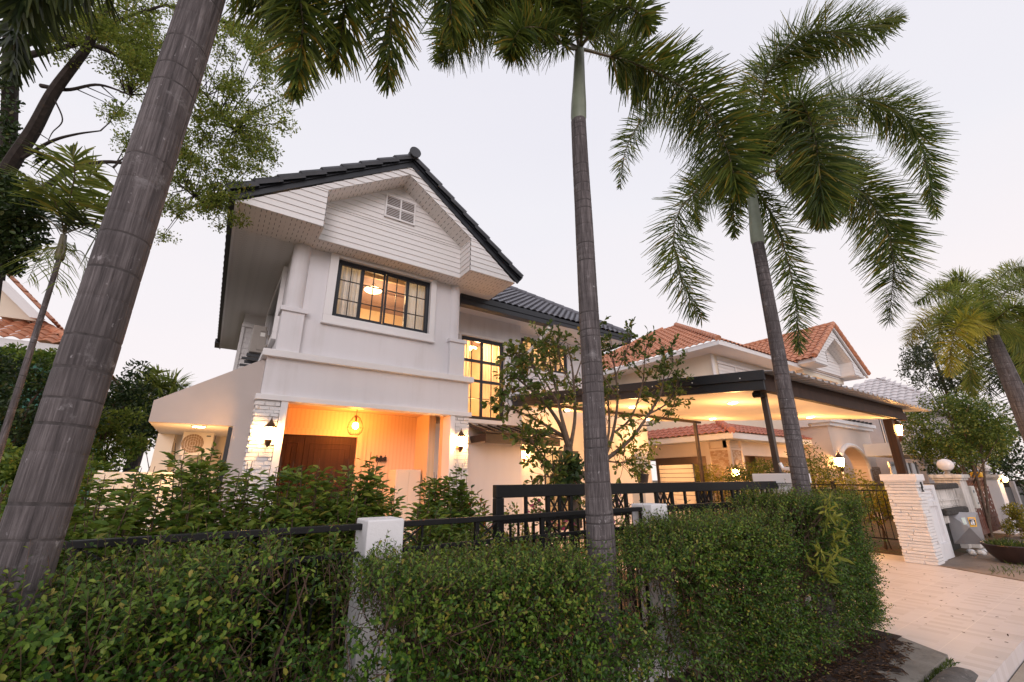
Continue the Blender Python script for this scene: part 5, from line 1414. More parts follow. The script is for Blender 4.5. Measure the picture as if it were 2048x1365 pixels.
def _tiles():
    t = NT("cream_drive_tiles")
    tcn = t.new("ShaderNodeTexCoord"); sp = t.new("ShaderNodeSeparateXYZ"); t.lk(tcn.outputs['Object'], sp.inputs[0])
    x, y = sp.outputs[0], sp.outputs[1]
    # 40 cm tiles, each printed with staggered planks running along the depth
    T_ = 0.42
    lx = t.math('LESS_THAN', t.math('FRACT', t.math('MULTIPLY', x, 1 / T_)), .016); ly = t.math('LESS_THAN', t.math('FRACT', t.math('MULTIPLY', y, 1 / T_)), .016)
    grout = t.math('MAXIMUM', lx, ly)
    PW, PL = 0.10, 0.25
    row = t.math('FLOOR', t.math('MULTIPLY', x, 1 / PW))
    col = t.math('FLOOR', t.math('MULTIPLY', y, 1 / PL))
    xo = t.math('ADD', row, t.math('FLOOR', t.math('MULTIPLY', col, .5)))
    par = t.math('MULTIPLY', t.math('MULTIPLY', t.math('FRACT', t.math('MULTIPLY', xo, .5)), t.math('FRACT', t.math('MULTIPLY', col, .5))), 2.0)   # 0 or 0.5
    cb = t.new("ShaderNodeCombineXYZ"); t.lk(row, cb.inputs[0]); t.lk(col, cb.inputs[1])
    wn_ = t.new("ShaderNodeTexWhiteNoise"); wn_.noise_dimensions = '2D'; t.lk(cb.outputs[0], wn_.inputs['Vector'])
    c = t.ramp(t.math('ADD', t.math('MULTIPLY', wn_.outputs['Value'], .49), par), [(0.0, (0.65, 0.605, 0.605)), (0.36, (0.63, 0.585, 0.58)), (0.40, (0.565, 0.52, 0.51)), (0.499, (0.59, 0.54, 0.53)), (0.505, (0.645, 0.595, 0.59)), (0.62, (0.625, 0.58, 0.57)), (0.66, (0.545, 0.495, 0.48)), (1.0, (0.595, 0.545, 0.53))])
    c = t.mix(t.ramp(t.noise(1.3, 5), [(0.35, (0, 0, 0)), (.8, (.35, .35, .35))]), c, (0.58, 0.50, 0.46))
    st_ = t.noise(0.7, 7, t.coord((1, 1, 1)), .7)
    c = t.mix(t.ramp(st_, [(0.52, (0, 0, 0)), (.75, (.3, .3, .3))]), c, (0.40, 0.34, 0.31))
    c = t.mix(grout, c, (0.72, 0.67, 0.64))
    t.base(c); t.set(Roughness=.42); t.bump(t.noise(45, 4), .06, .004); return t.m
m_ground = _ground(); m_mulch = _mulch(); m_tiles = _tiles()
m_slab = _concrete("grey_concrete_slab", (0.17, 0.15, 0.13), (0.36, 0.33, 0.295), (0.075, 0.062, 0.052), 3.2)
m_oldcon = _concrete("old_stained_concrete", (0.16, 0.125, 0.10), (0.34, 0.28, 0.24), (0.07, 0.05, 0.045), .9)
m_street = _concrete("sandy_street_concrete", (0.36, 0.29, 0.225), (0.50, 0.42, 0.34), (0.22, 0.17, 0.13), 1.1)
m_kerb = _concrete("worn_kerb", (0.055, 0.05, 0.048), (0.17, 0.155, 0.145), (0.40, 0.38, 0.36), 5)

def sheet(name, pts, mat, z=None, th=None):
    m = MB()
    p = [(x, y, z) for x, y in pts]
    if th: m.prism([(x, y, z - th) for x, y in pts], (0, 0, th))
    else: m.add(p, [tuple(range(len(p)))])
    return tag(m.build(name, mat), kind='structure')
sheet('ground', [(-400, -400), (400, -400), (400, 400), (-400, 400)], m_ground, -.16)
sheet('street', [(-60, -7), (80, -7), (80, 1.26), (-60, 1.26)], m_street, -.13)
sheet('yard', [(-14, 2.9), (6.42, 2.9), (6.42, 30), (-14, 30)], m_ground, .05)
sheet('driveway', [(6.24, 2.06), (5.96, 1.57), (5.25, 1.57), (5.25, 1.27), (11.0, 1.27), (11.10, 1.72), (11.66, 2.79), (12.62, 2.84), (12.62, 9.74), (6.42, 9.74), (6.42, 2.9), (6.24, 2.9)], m_tiles, 0.0, .14)
sheet('neighbour_yard', [(12.63, 2.9), (60, 2.9), (60, 40), (12.63, 40)], m_ground, .01)
sheet('old_pavement', [(11.02, 1.20), (45, 1.20), (45, 2.9), (11.72, 2.9), (11.67, 2.79), (11.12, 1.72)], m_oldcon, .012, .15)
sheet('planting_bed', [(-14, 1.9), (6.20, 1.96), (6.24, 2.9), (-14, 2.9)], m_mulch, .045)
sheet('pavement_slab', [(-14, 1.55), (5.93, 1.565), (6.23, 2.05), (6.2, 2.06), (-14, 2.05)], m_slab, .04, .18)
# irregular mulch spilling over the slab
m = MB(); N = 70; top = []
for k in range(N):
    x = 2.0 + 4.0 * k / (N - 1)
    yb = 1.62 + .20 * (.5 + .5 * math.sin(k * .9)) * random.uniform(.5, 1.1) + .32 * max(0, (x - 4.9)) ** 1.2 * .75
    top.append((x, min(yb, 1.97)))
vs = [(x, y, .0445 + .0 * k) for k, (x, y) in enumerate(top)] + [(x, 2.0, .062) for x, y in top]
m.add(vs, [(i, i + 1, N + i + 1, N + i) for i in range(N - 1)]); tag(m.build('mulch', m_mulch), kind='structure')
g = NG(); n = 2600
x = RNG.uniform(2.0, 6.0, n); y = 1.62 + RNG.uniform(0, 1, n) ** .8 * .55 + np.maximum(0, x - 4.9) * .16
P = np.stack([x, y, np.full(n, .056) + RNG.uniform(0, .012, n)], 1); D = rdir(n); D[:, 2] *= .15
g.add(*leaf_geo(P, D, np.tile([0, 0, 1.], (n, 1)) + .3 * rdir(n), RNG.uniform(.02, .07, n), RNG.uniform(.004, .012, n), LEAFL))
tag(g.build('bark_chips', f_litter), 'brown bark chips and dry leaves scattered at the foot of the hedge', 'bark chips', None, 'stuff')
# rounded kerb with a broken round end
m = MB(); prof = [(-.125, -.16), (-.125, -.03), (-.10, .025), (-.04, .055), (.03, .055), (.075, .035), (.095, -.02), (.10, -.16)]
xs = [-14, 4.0, 5.0, 5.35, 5.52, 5.66, 5.76, 5.80]; sc = [1, 1, 1, 1, .97, .90, .78, .5]
vs = []
for x, s_ in zip(xs, sc):
    for (dy, dz) in prof: vs.append((x, 1.43 + dy * (.6 + .4 * s_), -.16 + (dz + .16) * s_))
n_ = len(prof)
m.add(vs, [(i * n_ + j, (i + 1) * n_ + j, (i + 1) * n_ + j + 1, i * n_ + j + 1) for i in range(len(xs) - 1) for j in range(n_ - 1)])
m.add([vs[-n_ + j] for j in range(n_)], [tuple(range(n_))]); tag(m.build('kerb', m_kerb, None, smooth=True), kind='structure')
g = NG(); n = 900; x = RNG.uniform(4.6, 5.9, n); dens = np.clip((x - 4.4) / 1.0, .2, 1); n0 = RNG.uniform(0, 1, n) < dens
x = x[n0]; n = len(x); y = 1.545 + RNG.normal(0, .016, n)
g.add(*leaf_geo(np.stack([x, y, np.full(n, -.02)], 1), rdir(n, 1.0), rdir(n), RNG.uniform(.025, .07, n), .006, LEAFL))
n = 120; x = RNG.uniform(11.3, 14.0, n); g.add(*leaf_geo(np.stack([x, 2.0 + RNG.normal(0, .12, n), np.full(n, .01)], 1), rdir(n, 1.0), rdir(n), RNG.uniform(.04, .10, n), .009, LEAFL))
tag(g.build('grass', f_grass), 'tufts of grass growing in the gap behind the rounded kerb', 'grass', None, 'stuff')
g = NG(); n = 5000; P = np.stack([RNG.uniform(-6, 6.3, n), RNG.uniform(2.98, 8, n), np.full(n, .058)], 1); D = rdir(n); D[:, 2] *= .2
g.add(*leaf_geo(P, D, np.tile([0, 0, 1.], (n, 1)) + .4 * rdir(n), RNG.uniform(.05, .10, n), RNG.uniform(.02, .05, n)))
tag(g.build('leaf_litter', f_litter), 'dry fallen leaves on the earth inside the garden fence', 'fallen leaves', None, 'stuff')

g = NG(); n = 70; P = np.stack([RNG.uniform(6.3, 11, n), RNG.uniform(1.3, 2.8, n), np.full(n, .004)], 1); D = rdir(n); D[:, 2] *= .1
g.add(*leaf_geo(P, D, np.tile([0, 0, 1.], (n, 1)) + .2 * rdir(n), RNG.uniform(.015, .04, n), RNG.uniform(.006, .018, n)))
tag(g.build('drive_litter', f_litter), 'few tiny dry leaves scattered on the pale driveway tiles', 'fallen leaves', None, 'stuff')
# ------------------------------------------------------------------ plants
def pz(px, py, z):
    """point at camera depth z on the sight line of a pixel"""
    return Vector(EYE + ray(px, py) * z)
def depth(p): return float(RM[2] @ (np.array(p) - EYE))
def spline(pts, n):
    P = np.array([tuple(p) for p in pts], float)
    P = np.vstack([2 * P[0] - P[1], P, 2 * P[-1] - P[-2]])
    out = []; m = len(P) - 3
    for k in range(n):
        u = k / (n - 1) * m; i = min(int(u), m - 1); t = u - i
        a, b, c, d = P[i], P[i + 1], P[i + 2], P[i + 3]
        out.append(.5 * ((2 * b) + (-a + c) * t + (2 * a - 5 * b + 4 * c - d) * t * t + (-a + 3 * b - 3 * c + d) * t ** 3))
    return np.array(out)

def palm_trunk(parent, pts, r_of, spacing=.13, seg=22):
    L_ = sum((Vector(pts[i + 1]) - Vector(pts[i])).length for i in range(len(pts) - 1))
    n = int(L_ / .03); C_ = spline(pts, n)
    V = []; mi = []; F = []
    s = np.linspace(0, L_, n)
    marks = []; z = .06
    while z < L_: marks.append(z); z += spacing * random.uniform(.6, 1.4) * (.55 if z < 1.0 else 1.0)
    stations = []
    for k in range(n): stations.append((s[k], 0))
    for m_ in marks:
        w_ = random.uniform(.006, .011)
        stations += [(m_ - w_, 0), (m_ - w_ * .6, 1), (m_ + w_ * .6, 1), (m_ + w_, 0)]
    stations.sort()
    ph = [random.uniform(0, 6.28) for _ in range(3)]
    for (q_, ring) in stations:
        q_ = min(max(q_, 0), L_); u = q_ / L_ * (n - 1); i = min(int(u), n - 2); f_ = u - i
        c = C_[i] * (1 - f_) + C_[i + 1] * f_
        r_ = r_of(q_ / L_) * (.985 if ring else 1.0)
        for k in range(seg):
            a = 2 * math.pi * k / seg
            rr = r_ * (1 + .018 * math.sin(3 * a + ph[0] + q_ * 2) + .012 * math.sin(7 * a + ph[1] - q_ * 5))
            V.append((c[0] + rr * math.cos(a), c[1] + rr * math.sin(a), c[2] + .006 * math.sin(a * 1 + ph[2])))
    ns = len(stations)
    for i in range(ns - 1):
        ring = stations[i][1] and stations[i + 1][1]
        for k in range(seg):
            F.append((i * seg + k, i * seg + (k + 1) % seg, (i + 1) * seg + (k + 1) % seg, (i + 1) * seg + k)); mi.append(1 if ring else 0)
    return np_mesh('trunk', np.array(V), [np.array(F)], [m_trunk, m_ring], parent, smooth=True, mat_idx=np.array(mi))

def frond_geo(C_, n, lmax, wid, plume=1.0, droop=.22, fwd=.40, start=.14, tipw=1.0):
    """leaflets along a rachis curve; plume 1 = bottle brush all round, 0 = flat feather"""
    m = len(C_); T = unit(np.gradient(C_, axis=0))
    s = start + (1 - start) * (np.arange(n) + RNG.uniform(0, 1, n)) / n
    idx = s * (m - 1); i = np.clip(idx.astype(int), 0, m - 2); f_ = (idx - i)[:, None]
    P = C_[i] * (1 - f_) + C_[i + 1] * f_; t = unit(T[i] * (1 - f_) + T[i + 1] * f_)
    side = np.cross(t, np.array([0, 0, 1.])); bad = np.linalg.norm(side, axis=1) < .15
    side[bad] = np.cross(t[bad], np.array([.6, .8, 0])); side = unit(side); up = unit(np.cross(side, t))
    if plume > .5: phi = RNG.uniform(0, 2 * np.pi, n)
    else: phi = np.where(RNG.uniform(0, 1, n) < .5, 0, np.pi) + RNG.normal(.25, .22, n) * np.where(RNG.uniform(0, 1, n) < .5, 1, 1)
    rad = side * np.cos(phi)[:, None] + up * np.sin(phi)[:, None]
    fw = fwd + RNG.normal(0, .15, n) + .5 * np.clip((s - .8) / .2, 0, 1)
    D = unit(rad + t * fw[:, None])
    prof = np.clip(.55 + 1.1 * np.sin(np.pi * np.clip((s - start) / (1 - start), 0, 1) ** .8), .4, 1.35) / 1.35
    prof *= np.where(s > .9, 1 - .45 * (s - .9) / .1, 1)
    L_ = lmax * prof * RNG.uniform(.75, 1.15, n)
    N = unit(np.cross(D, np.cross(up + .2 * rdir(n), D)))
    S = unit(np.cross(N, D))
    w_ = wid * RNG.uniform(.7, 1.25, n)
    mid = P + D * (L_ * .5)[:, None]; mid[:, 2] -= droop * .25 * L_
    tip = P + D * L_[:, None]; tip[:, 2] -= droop * L_; 
    V = np.stack([P - S * (w_ * .3)[:, None], P + S * (w_ * .3)[:, None], mid + S * (w_ * .5)[:, None], mid - S * (w_ * .5)[:, None], tip + S * (w_ * .12)[:, None], tip - S * (w_ * .12)[:, None]], 1)
    b = (np.arange(n) * 6)[:, None]
    F = np.concatenate([b + np.array([[0, 1, 2, 3]]), b + np.array([[3, 2, 4, 5]])])
    return V.reshape(-1, 3), F
def frond(parent, pts, n=330, lmax=.42, wid=.020, mat=None, rach=.020, mat_r=None, **kw):
    C_ = spline(pts, 40); g = NG(); g.add(*frond_geo(C_, n, lmax, wid, **kw))
    f_ = g.build('frond', mat, parent)
    r_ = MB(); k = list(range(0, 40, 3)) + [39]
    r_.tube([C_[j] for j in k], [rach * (1 - .82 * j / 39) for j in k], 6)
    r_.build('rachis', mat_r or m_petiole, f_, smooth=True)
    return f_

def palm(label, base, shaft0, shaft1, r_of, fr, mat, lean=None, group='tall palms planted along the fence', shaft_r=.085, shaft_mat=None, spacing=.14, **kw):
    """fr: list of (pixel x, pixel y, depth offset from the crown) lists, each one frond from the crown outwards"""
    t = thing('palm_tree', label, 'palm tree', base, group)
    mid = (Vector(base) + Vector(shaft0)) / 2 + (Vector(lean) if lean else Vector((0, 0, 0)))
    palm_trunk(t, [base, mid, shaft0], r_of, spacing)
    a, b = Vector(shaft0), Vector(shaft1); d = b - a
    m = MB(); m.tube([a - d * .01, a + d * .05, a + d * .22, a + d * .5, a + d * .8, b], [shaft_r * .93, shaft_r * 1.12, shaft_r * 1.1, shaft_r * .92, shaft_r * .8, shaft_r * .7], 18)
    m.build('crownshaft', shaft_mat or m_shaft, t, smooth=True)
    zc = depth(b)
    for f_ in fr:
        o = dict(kw); pts = f_
        if isinstance(f_[-1], dict): o.update(f_[-1]); pts = f_[:-1]
        P = [b + d.normalized() * .02] + [pz(x, y, zc + q_) for x, y, q_ in pts]
        frond(t, P, mat=o.pop('mat', mat), **o)
    return t

YP = 2.30
# the rightmost of the three tall palms
b3 = onY(YP, 1593, 1000); b3.z = 0.0; s30 = onY(YP + .05, 1516, 488); s31 = onY(YP + .07, 1501, 366)
b3.x = onY(YP, 1600, 1010).x + .05
palm('tall palm with a full drooping crown in front of the carport, rightmost of the three', b3, s30, s31,
     lambda u: .094 + .02 * max(0, (.12 - u) / .12) - .02 * u,
     [[(1517, 300, .0), (1530, 160, -.1), (1600, 75, -.2), (1700, 60, -.1), (1800, 34, .1)],
      [(1545, 285, .2), (1640, 215, .5), (1740, 200, .8), (1830, 260, .9), (1872, 430, .9)],
      [(1525, 310, -.2), (1590, 200, -.8), (1625, 260, -1.1), (1640, 350, -1.2), (1646, 450, -1.1)],
      [(1560, 340, .0), (1640, 345, .0), (1730, 390, -.1), (1785, 500, -.2), (1778, 645, -.3)],
      [(1520, 390, .3), (1560, 470, .6), (1590, 590, .7), (1598, 705, .7), dict(n=600, lmax=.36)],
      [(1470, 360, .2), (1410, 370, .35), (1350, 440, .4), (1360, 550, .3), (1403, 640, .2), dict(n=600)],
      [(1488, 375, .5), (1468, 400, .9), (1470, 475, 1.0), dict(n=400, lmax=.3)],
      [(1470, 310, .6), (1390, 235, 1.1), (1300, 230, 1.3), (1255, 290, 1.3), (1240, 375, 1.2), dict(n=600, lmax=.36)],
      [(1480, 345, .5), (1430, 330, 1.0), (1390, 380, 1.3), (1400, 460, 1.4), dict(n=480, lmax=.33)],
      [(1530, 330, .5), (1600, 290, 1.1), (1690, 330, 1.5), (1700, 450, 1.5), dict(n=520, lmax=.36)],
      [(1500, 290, .4), (1490, 200, .9), (1530, 120, 1.2), (1620, 130, 1.4), dict(n=520, lmax=.34)]],
     f_palm, shaft_r=.078, n=1350, start=.17, lmax=.52, wid=.018, spacing=.085)
# the middle palm
b2 = onY(YP, 1192, 1060); b2.z = 0; b2.x += .02; s20 = onY(YP + .04, 1157, 243); s21 = onY(YP + .05, 1159, 100)
palm('tall palm with a swollen foot in front of the sliding gate, middle of the three', b2, s20, s21,
     lambda u: .086 + .012 * math.exp(-((u - .24) / .10) ** 2) - .020 * max(0, u - .3),
     [[(1200, 108, .05), (1290, 135, .1), (1390, 195, -.1), (1450, 290, -.3), (1475, 385, -.4), dict(lmax=.50, n=1200)],
      [(1130, 80, .1), (1080, 25, .2), (1000, 10, .2), (930, 40, .1), (880, 120, .0)],
      [(1135, 95, -.2), (1090, 60, -.5), (1040, 60, -.7), (1020, 110, -.7), dict(n=600, lmax=.30)],
      [(1150, 60, -.1), (1120, -40, -.3), (1040, -80, -.4), (960, -30, -.4), (910, 90, -.3)],
      [(1165, 60, .1), (1180, -40, .3), (1220, -80, .5), (1290, -20, .6), dict(n=520)],
      [(1163, 60, -.2), (1160, -60, -.5), (1130, -150, -.6), dict(n=480)],
      [(1175, 80, .4), (1215, 60, .9), (1260, 110, 1.3), (1280, 200, 1.4), dict(n=520, lmax=.32)],
      [(1180, 70, -.2), (1230, 20, -.6), (1270, 20, -.8), (1300, 60, -.8), dict(n=440, lmax=.26)]],
     f_palm, shaft_r=.068, n=1150, start=.25, lmax=.45, wid=.017, spacing=.085)
# the nearest palm on the left, its crown above the picture
b1 = onY(YP, 62, 1140); b1.z = 0; b1.x -= .03; s10 = onY(YP + .02, 424, -60); s11 = onY(YP + .03, 440, -150)
palm('nearest tall palm with a thick ringed trunk at the left, its crown out of sight', b1, s10, s11,
     lambda u: .082 + .03 * max(0, (.22 - u) / .22) + .012 * u,
     [[(500, -160, .0), (570, -100, .1), (605, 40, .2), (590, 190, .2), dict(wid=.016, lmax=.26)],
      [(520, -190, .1), (640, -150, .3), (690, -20, .4), (672, 130, .4)],
      [(540, -200, .2), (720, -180, .5), (780, -40, .6), (775, 170, .6)],
      [(540, -230, .0), (760, -260, .1), (880, -120, .2), (905, 60, .2)],
      [(380, -190, .1), (200, -200, .3), (60, -80, .4), (22, 150, .4), dict(mat=f_palmd, lmax=.34, wid=.024)],
      [(380, -170, -.1), (250, -200, -.2), (120, -120, -.2), (30, 30, -.2), dict(mat=f_palmd, lmax=.30, wid=.022)],
      [(480, -120, .3), (530, -60, .6), (570, 60, .8), dict(n=480)]],
     f_palm, shaft_r=.09, n=620, lmax=.34, wid=.017, droop=.55)

# golden palm beyond the driveway
bp = Vector((14.5, 1.72, 0)); zc = 14.5 / ray(1990, 700)[0]
sp0 = pz(1983, 672, 10.35); sp1 = pz(1972, 640, 10.4)
bp = Vector((sp0.x + .25, sp0.y - .14, 0))
palm('golden green palm rising beyond the bowl planter at the right edge, above the round tree', bp, sp0, sp1,
     lambda u: .26 - .13 * u,
     [[(1968, 610, .0), (1965, 585, .0), (1962, 560, .0), dict(mat=f_palmg, n=200, lmax=.35)],
      [(1955, 640, -.1), (1925, 595, -.2), (1875, 580, -.3), (1828, 608, -.3), dict(mat=f_palmg)],
      [(1950, 645, -.4), (1915, 618, -.7), (1885, 640, -.9), (1872, 700, -.9), dict(mat=f_palmg)],
      [(1955, 650, -.7), (1928, 640, -1.1), (1905, 680, -1.3), (1898, 750, -1.3)],
      [(1960, 650, .2), (1940, 665, .3), (1938, 730, .4), (1945, 790, .4), dict(mat=f_palmg)],
      [(1950, 645, .2), (1895, 625, .4), (1840, 645, .5), (1812, 692, .5)],
      [(1985, 635, .0), (2015, 580, .0), (2060, 560, .1), (2105, 590, .1), dict(mat=f_palmg)],
      [(1985, 645, -.4), (2025, 615, -.8), (2065, 620, -.9), (2100, 670, -.9), dict(mat=f_palmg)],
      [(1990, 650, .3), (2015, 650, .6), (2045, 690, .7), (2050, 760, .7), dict(mat=f_palmg)],
      [(1975, 625, .5), (2000, 555, .9), (2045, 535, 1.0), (2090, 560, 1.0), dict(mat=f_palmg)],
      [(1960, 625, .4), (1940, 570, .7), (1905, 560, .9), (1875, 590, 1.0), dict(mat=f_palmg)]],
     f_palmy, group=None, shaft_r=.125, shaft_mat=plain("golden_crownshaft", (.34, .30, .09), .5, var=.25), n=800, lmax=.42, wid=.018, fwd=.55)
# darker palm behind it, half out of the picture
sp0 = pz(2030, 720, 13.5); sp1 = pz(2026, 695, 13.5)
palm('dark palm standing behind the golden palm at the right edge', (sp0.x + .3, sp0.y - .2, 0), sp0, sp1, lambda u: .22 - .08 * u,
     [[(2010, 690, .0), (1985, 720, .0), (1975, 790, .0)], [(2020, 680, .3), (2000, 700, .6), (2005, 780, .6)], [(2040, 690, .0), (2070, 700, .0), (2100, 780, .0)],
      [(2035, 690, -.5), (2040, 740, -.9), (2036, 830, -1)], [(2020, 670, .2), (2000, 640, .4), (1975, 660, .4)], [(2040, 660, 0), (2080, 640, 0), (2110, 680, 0)]],
     f_palmd, group=None, n=260, lmax=.8, wid=.04)
# slender palm with broad leaflets on the left
base = pz(62, 760, 5.6); base.z = 0
sp0 = pz(118, 520, 6.2); sp1 = pz(128, 470, 6.3)
FLAT = dict(plume=0, n=74, lmax=.52, wid=.030, droop=.25, fwd=.6, start=.2)
palm('slender young palm with broad flat leaflets left of the nearest palm trunk', base, sp0, sp1, lambda u: .045 - .015 * u,
     [[(135, 400, .0), (120, 330, .0), (80, 310, -.1), dict(FLAT, mat=f_palmd)], [(120, 430, -.2), (95, 380, -.4), (45, 350, -.5), FLAT], [(145, 410, .1), (170, 360, .2), (195, 345, .3), FLAT],
      [(150, 440, .0), (185, 410, .0), (215, 420, .0), FLAT], [(150, 460, -.2), (185, 450, -.3), (205, 490, -.3), dict(FLAT, mat=f_palmd)], [(110, 450, .2), (70, 430, .3), (40, 450, .3), dict(FLAT, mat=f_palmd)],
      [(140, 400, -.3), (150, 340, -.5), (140, 300, -.6), FLAT], [(125, 495, 0), (90, 500, -.1), (55, 560, -.1), dict(plume=0, n=44, lmax=.4, wid=.012, droop=.6, fwd=.5)],
      [(135, 500, 0), (165, 505, .0), (185, 550, .0), dict(plume=0, n=44, lmax=.4, wid=.012, droop=.6, fwd=.5)], [(128, 500, -.3), (120, 520, -.5), (112, 575, -.5), dict(plume=0, n=40, lmax=.35, wid=.012, droop=.6, fwd=.5)]],
     f_palmg, group=None, shaft_r=.05, shaft_mat=m_petiole, rach=.014)
# palm far behind the side passage
sp0 = pz(300, 822, 15.5); sp1 = pz(303, 795, 15.6)
palm('yellow green palm seen between the trunk and the side passage, behind the garden', (sp0.x - .2, sp0.y, 0), sp0, sp1, lambda u: .24 - .06 * u,
     [[(303, 775, 0), (310, 755, 0), (318, 742, 0), dict(n=120)], [(290, 780, 0), (270, 775, 0), (255, 800, 0)], [(318, 775, 0), (345, 765, .3), (372, 775, .3)], [(318, 790, .5), (345, 800, .8), (350, 860, .8), dict(mat=f_palmd)],
      [(290, 800, -.5), (262, 830, -.6), (258, 890, -.6)], [(300, 805, -.6), (290, 840, -.8), (285, 890, -.8)], [(312, 800, .3), (330, 840, .4), (338, 890, .4), dict(mat=f_palmd)], [(280, 790, .5), (245, 800, .8), (225, 850, .8)]],
     f_palmg, group=None, n=240, lmax=.75, wid=.045, shaft_r=.13)

# ---- generic bush / tree crowns
def crown_leaves(g, clumps, n, size, T=LEAF6, spread=.5, wr=.45, up=.5, flat=1.0):
    """clumps: (centre, radius) list; leaves gather round each centre, denser near its skin"""
    wts = np.array([c[1] ** 2 for c in clumps]); wts /= wts.sum()
    k = RNG.choice(len(clumps), n, p=wts)
    cen = np.array([tuple(c[0]) for c in clumps])[k]; rad = np.array([c[1] for c in clumps])[k]
    d = rdir(n); r_ = rad * (1 - spread * RNG.uniform(0, 1, n) ** 1.5)
    P = cen + d * r_[:, None] * np.array([1, 1, flat])
    D = unit(d * .7 + rdir(n) * .8 + np.array([0, 0, .1])); N = unit(d * .5 + np.array([0, 0, up]) + rdir(n) * .5)
    L_ = size * RNG.uniform(.6, 1.3, n)
    g.add(*leaf_geo(P, D, N, L_, L_ * wr, T))
def bush(label, c, rx, ry, rz, n, size, mat, cat='bush', group=None, name='bush', stems=5, T=LEAF6, k=26, wr=.45, cr=.34, base=None, stem_mat=None):
    c = Vector(c); bz = base if base is not None else .05
    t = thing(name, label, cat, (c.x, c.y, bz), group)
    cl = []
    for _ in range(k):
        d = Vector(rdir(1)[0]); f_ = random.uniform(.35, 1) ** .6
        cl.append((c + Vector((d.x * rx * f_, d.y * ry * f_, d.z * rz * f_)), random.uniform(.6, 1.2) * cr * min(rx, rz)))
    g = NG(); crown_leaves(g, cl, n, size, T, wr=wr); g.build('foliage', mat, t)
    m = MB()
    for i in range(max(stems, 1)):
        q_, r_ = cl[i % len(cl)]
        m.tube([(c.x + random.uniform(-.1, .1) * rx, c.y + random.uniform(-.1, .1) * ry, bz), (c + q_) / 2 + Vector((0, 0, -.15 * rz)) if q_.z > c.z else Vector((c.x, c.y, (bz + q_.z) / 2)), q_], [.03 * min(1.2, rz), .022 * min(1.2, rz), .006], 6)
    m.build('stems', stem_mat or m_twig, t, smooth=True)
    return t

# ---- hedge
def hedge_noise(x, y, z): return .5 + .28 * (np.sin(x * 3.1 + z * 2.3 + 1) + np.sin(x * 7.7 - z * 5.1 + y * 3) * .6 + np.sin(z * 9 + x * 1.3) * .5)
def hedge_top(x): return 1.13 - .045 * np.exp(-((x - 1.7) / .6) ** 2) + .10 * np.clip((.8 - x) / .5, 0, 1) + .03 * np.sin(x * 1.7 + .4) + .03 * np.sin(x * 4.3) + .17 * np.clip((x - 3.6) / 1.6, 0, 1) + .03 * np.clip((x - 2.2) / 1.0, 0, 1)
hx0, hx1 = -4.2, 6.62
HED = thing('hedge', 'long clipped dark green hedge growing in front of the black fence across the whole foreground', 'hedge', (1, 2.15, .05))
def front_y(x): return 2.10 + .05 * np.sin(x * 2.3) + .03 * np.sin(x * 6.1)
nt = 29000
xs = RNG.uniform(hx0, hx1, int(nt * 2.2)); zt_ = hedge_top(xs)
u = RNG.uniform(0, 1, len(xs)); face = RNG.uniform(0, 1, len(xs))
ys = np.where(face < .62, front_y(xs) - .08 * u + .45 * RNG.uniform(0, 1, len(xs)) ** 2.2, RNG.uniform(2.06, 2.72, len(xs)))
zs = np.where(face < .62, .10 + (zt_ - .12) * u ** .85, zt_ - .20 * RNG.uniform(0, 1, len(xs)) ** 1.4)
# rounded right hand end and front shoulder
endy = np.clip((xs - 6.2) / .42, 0, 1)
ys = ys + endy ** 2 * .22 * np.sign(2.30 - ys) * 1
keep = hedge_noise(xs, ys, zs) > RNG.uniform(0.08, .74, len(xs))
# thin places: in front of the middle post and low in the middle
g1 = np.exp(-((xs - .70) / .10) ** 2) * (zs > .45) * .70
g2 = np.exp(-((xs - 2.3) / .9) ** 2) * np.exp(-((zs - .28) / .30) ** 2) * .92
g3 = np.maximum(np.exp(-((xs - .35) / .3) ** 2) * np.exp(-((zs - .5) / .25) ** 2) * .45, np.exp(-((xs - 2.2) / 1.2) ** 2) * np.clip((1.15 - zs) * 3, 0, 1) * .55)
keep &= RNG.uniform(0, 1, len(xs)) > np.maximum(np.maximum(g1, g2), g3)
near = np.where(xs < -1.6, RNG.uniform(0, 1, len(xs)) < .6, True); keep &= near
xs, ys, zs = xs[keep], ys[keep], zs[keep]; nt = len(xs)
outw = np.stack([np.clip((xs - 5.9) * 1.2, 0, 1), -np.clip((2.5 - ys) * 1.4, 0, 1), np.clip((zs - .7) * 1.5, .1, 1)], 1)
TD = unit(outw + rdir(nt) * .75 + np.array([0, 0, .25]))
TL = RNG.uniform(.07, .20, nt); shoots = (zs > hedge_top(xs) - .14) & (RNG.uniform(0, 1, nt) < .30); TL[shoots] *= RNG.uniform(.9, 1.5, shoots.sum()); TD[shoots] = unit(TD[shoots] + np.array([0, 0, .9]))
g = NG(); gt = NG(); tw = NG(); per = 9
P0 = np.stack([xs, ys, zs], 1)
S1 = unit(np.cross(TD, rdir(nt))); S2 = np.cross(TD, S1)
for j in range(per):
    u = (j + .6) / per; a = 2.4 * j + RNG.uniform(0, 6.28, nt) * .2
    rad = S1 * np.cos(a)[:, None] + S2 * np.sin(a)[:, None]
    P = P0 + TD * (TL * u)[:, None]; P[:, 2] -= .05 * (TL * u * u)
    D = unit(rad + TD * .75); N = unit(TD + np.array([0, 0, .7]) + .5 * rdir(nt))
    L_ = RNG.uniform(.018, .038, nt) * (1.0 - .25 * u)
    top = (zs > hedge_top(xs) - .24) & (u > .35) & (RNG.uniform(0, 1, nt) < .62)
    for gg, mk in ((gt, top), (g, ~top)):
        if mk.any(): gg.add(*leaf_geo(P[mk], D[mk], N[mk], L_[mk], L_[mk] * .52))
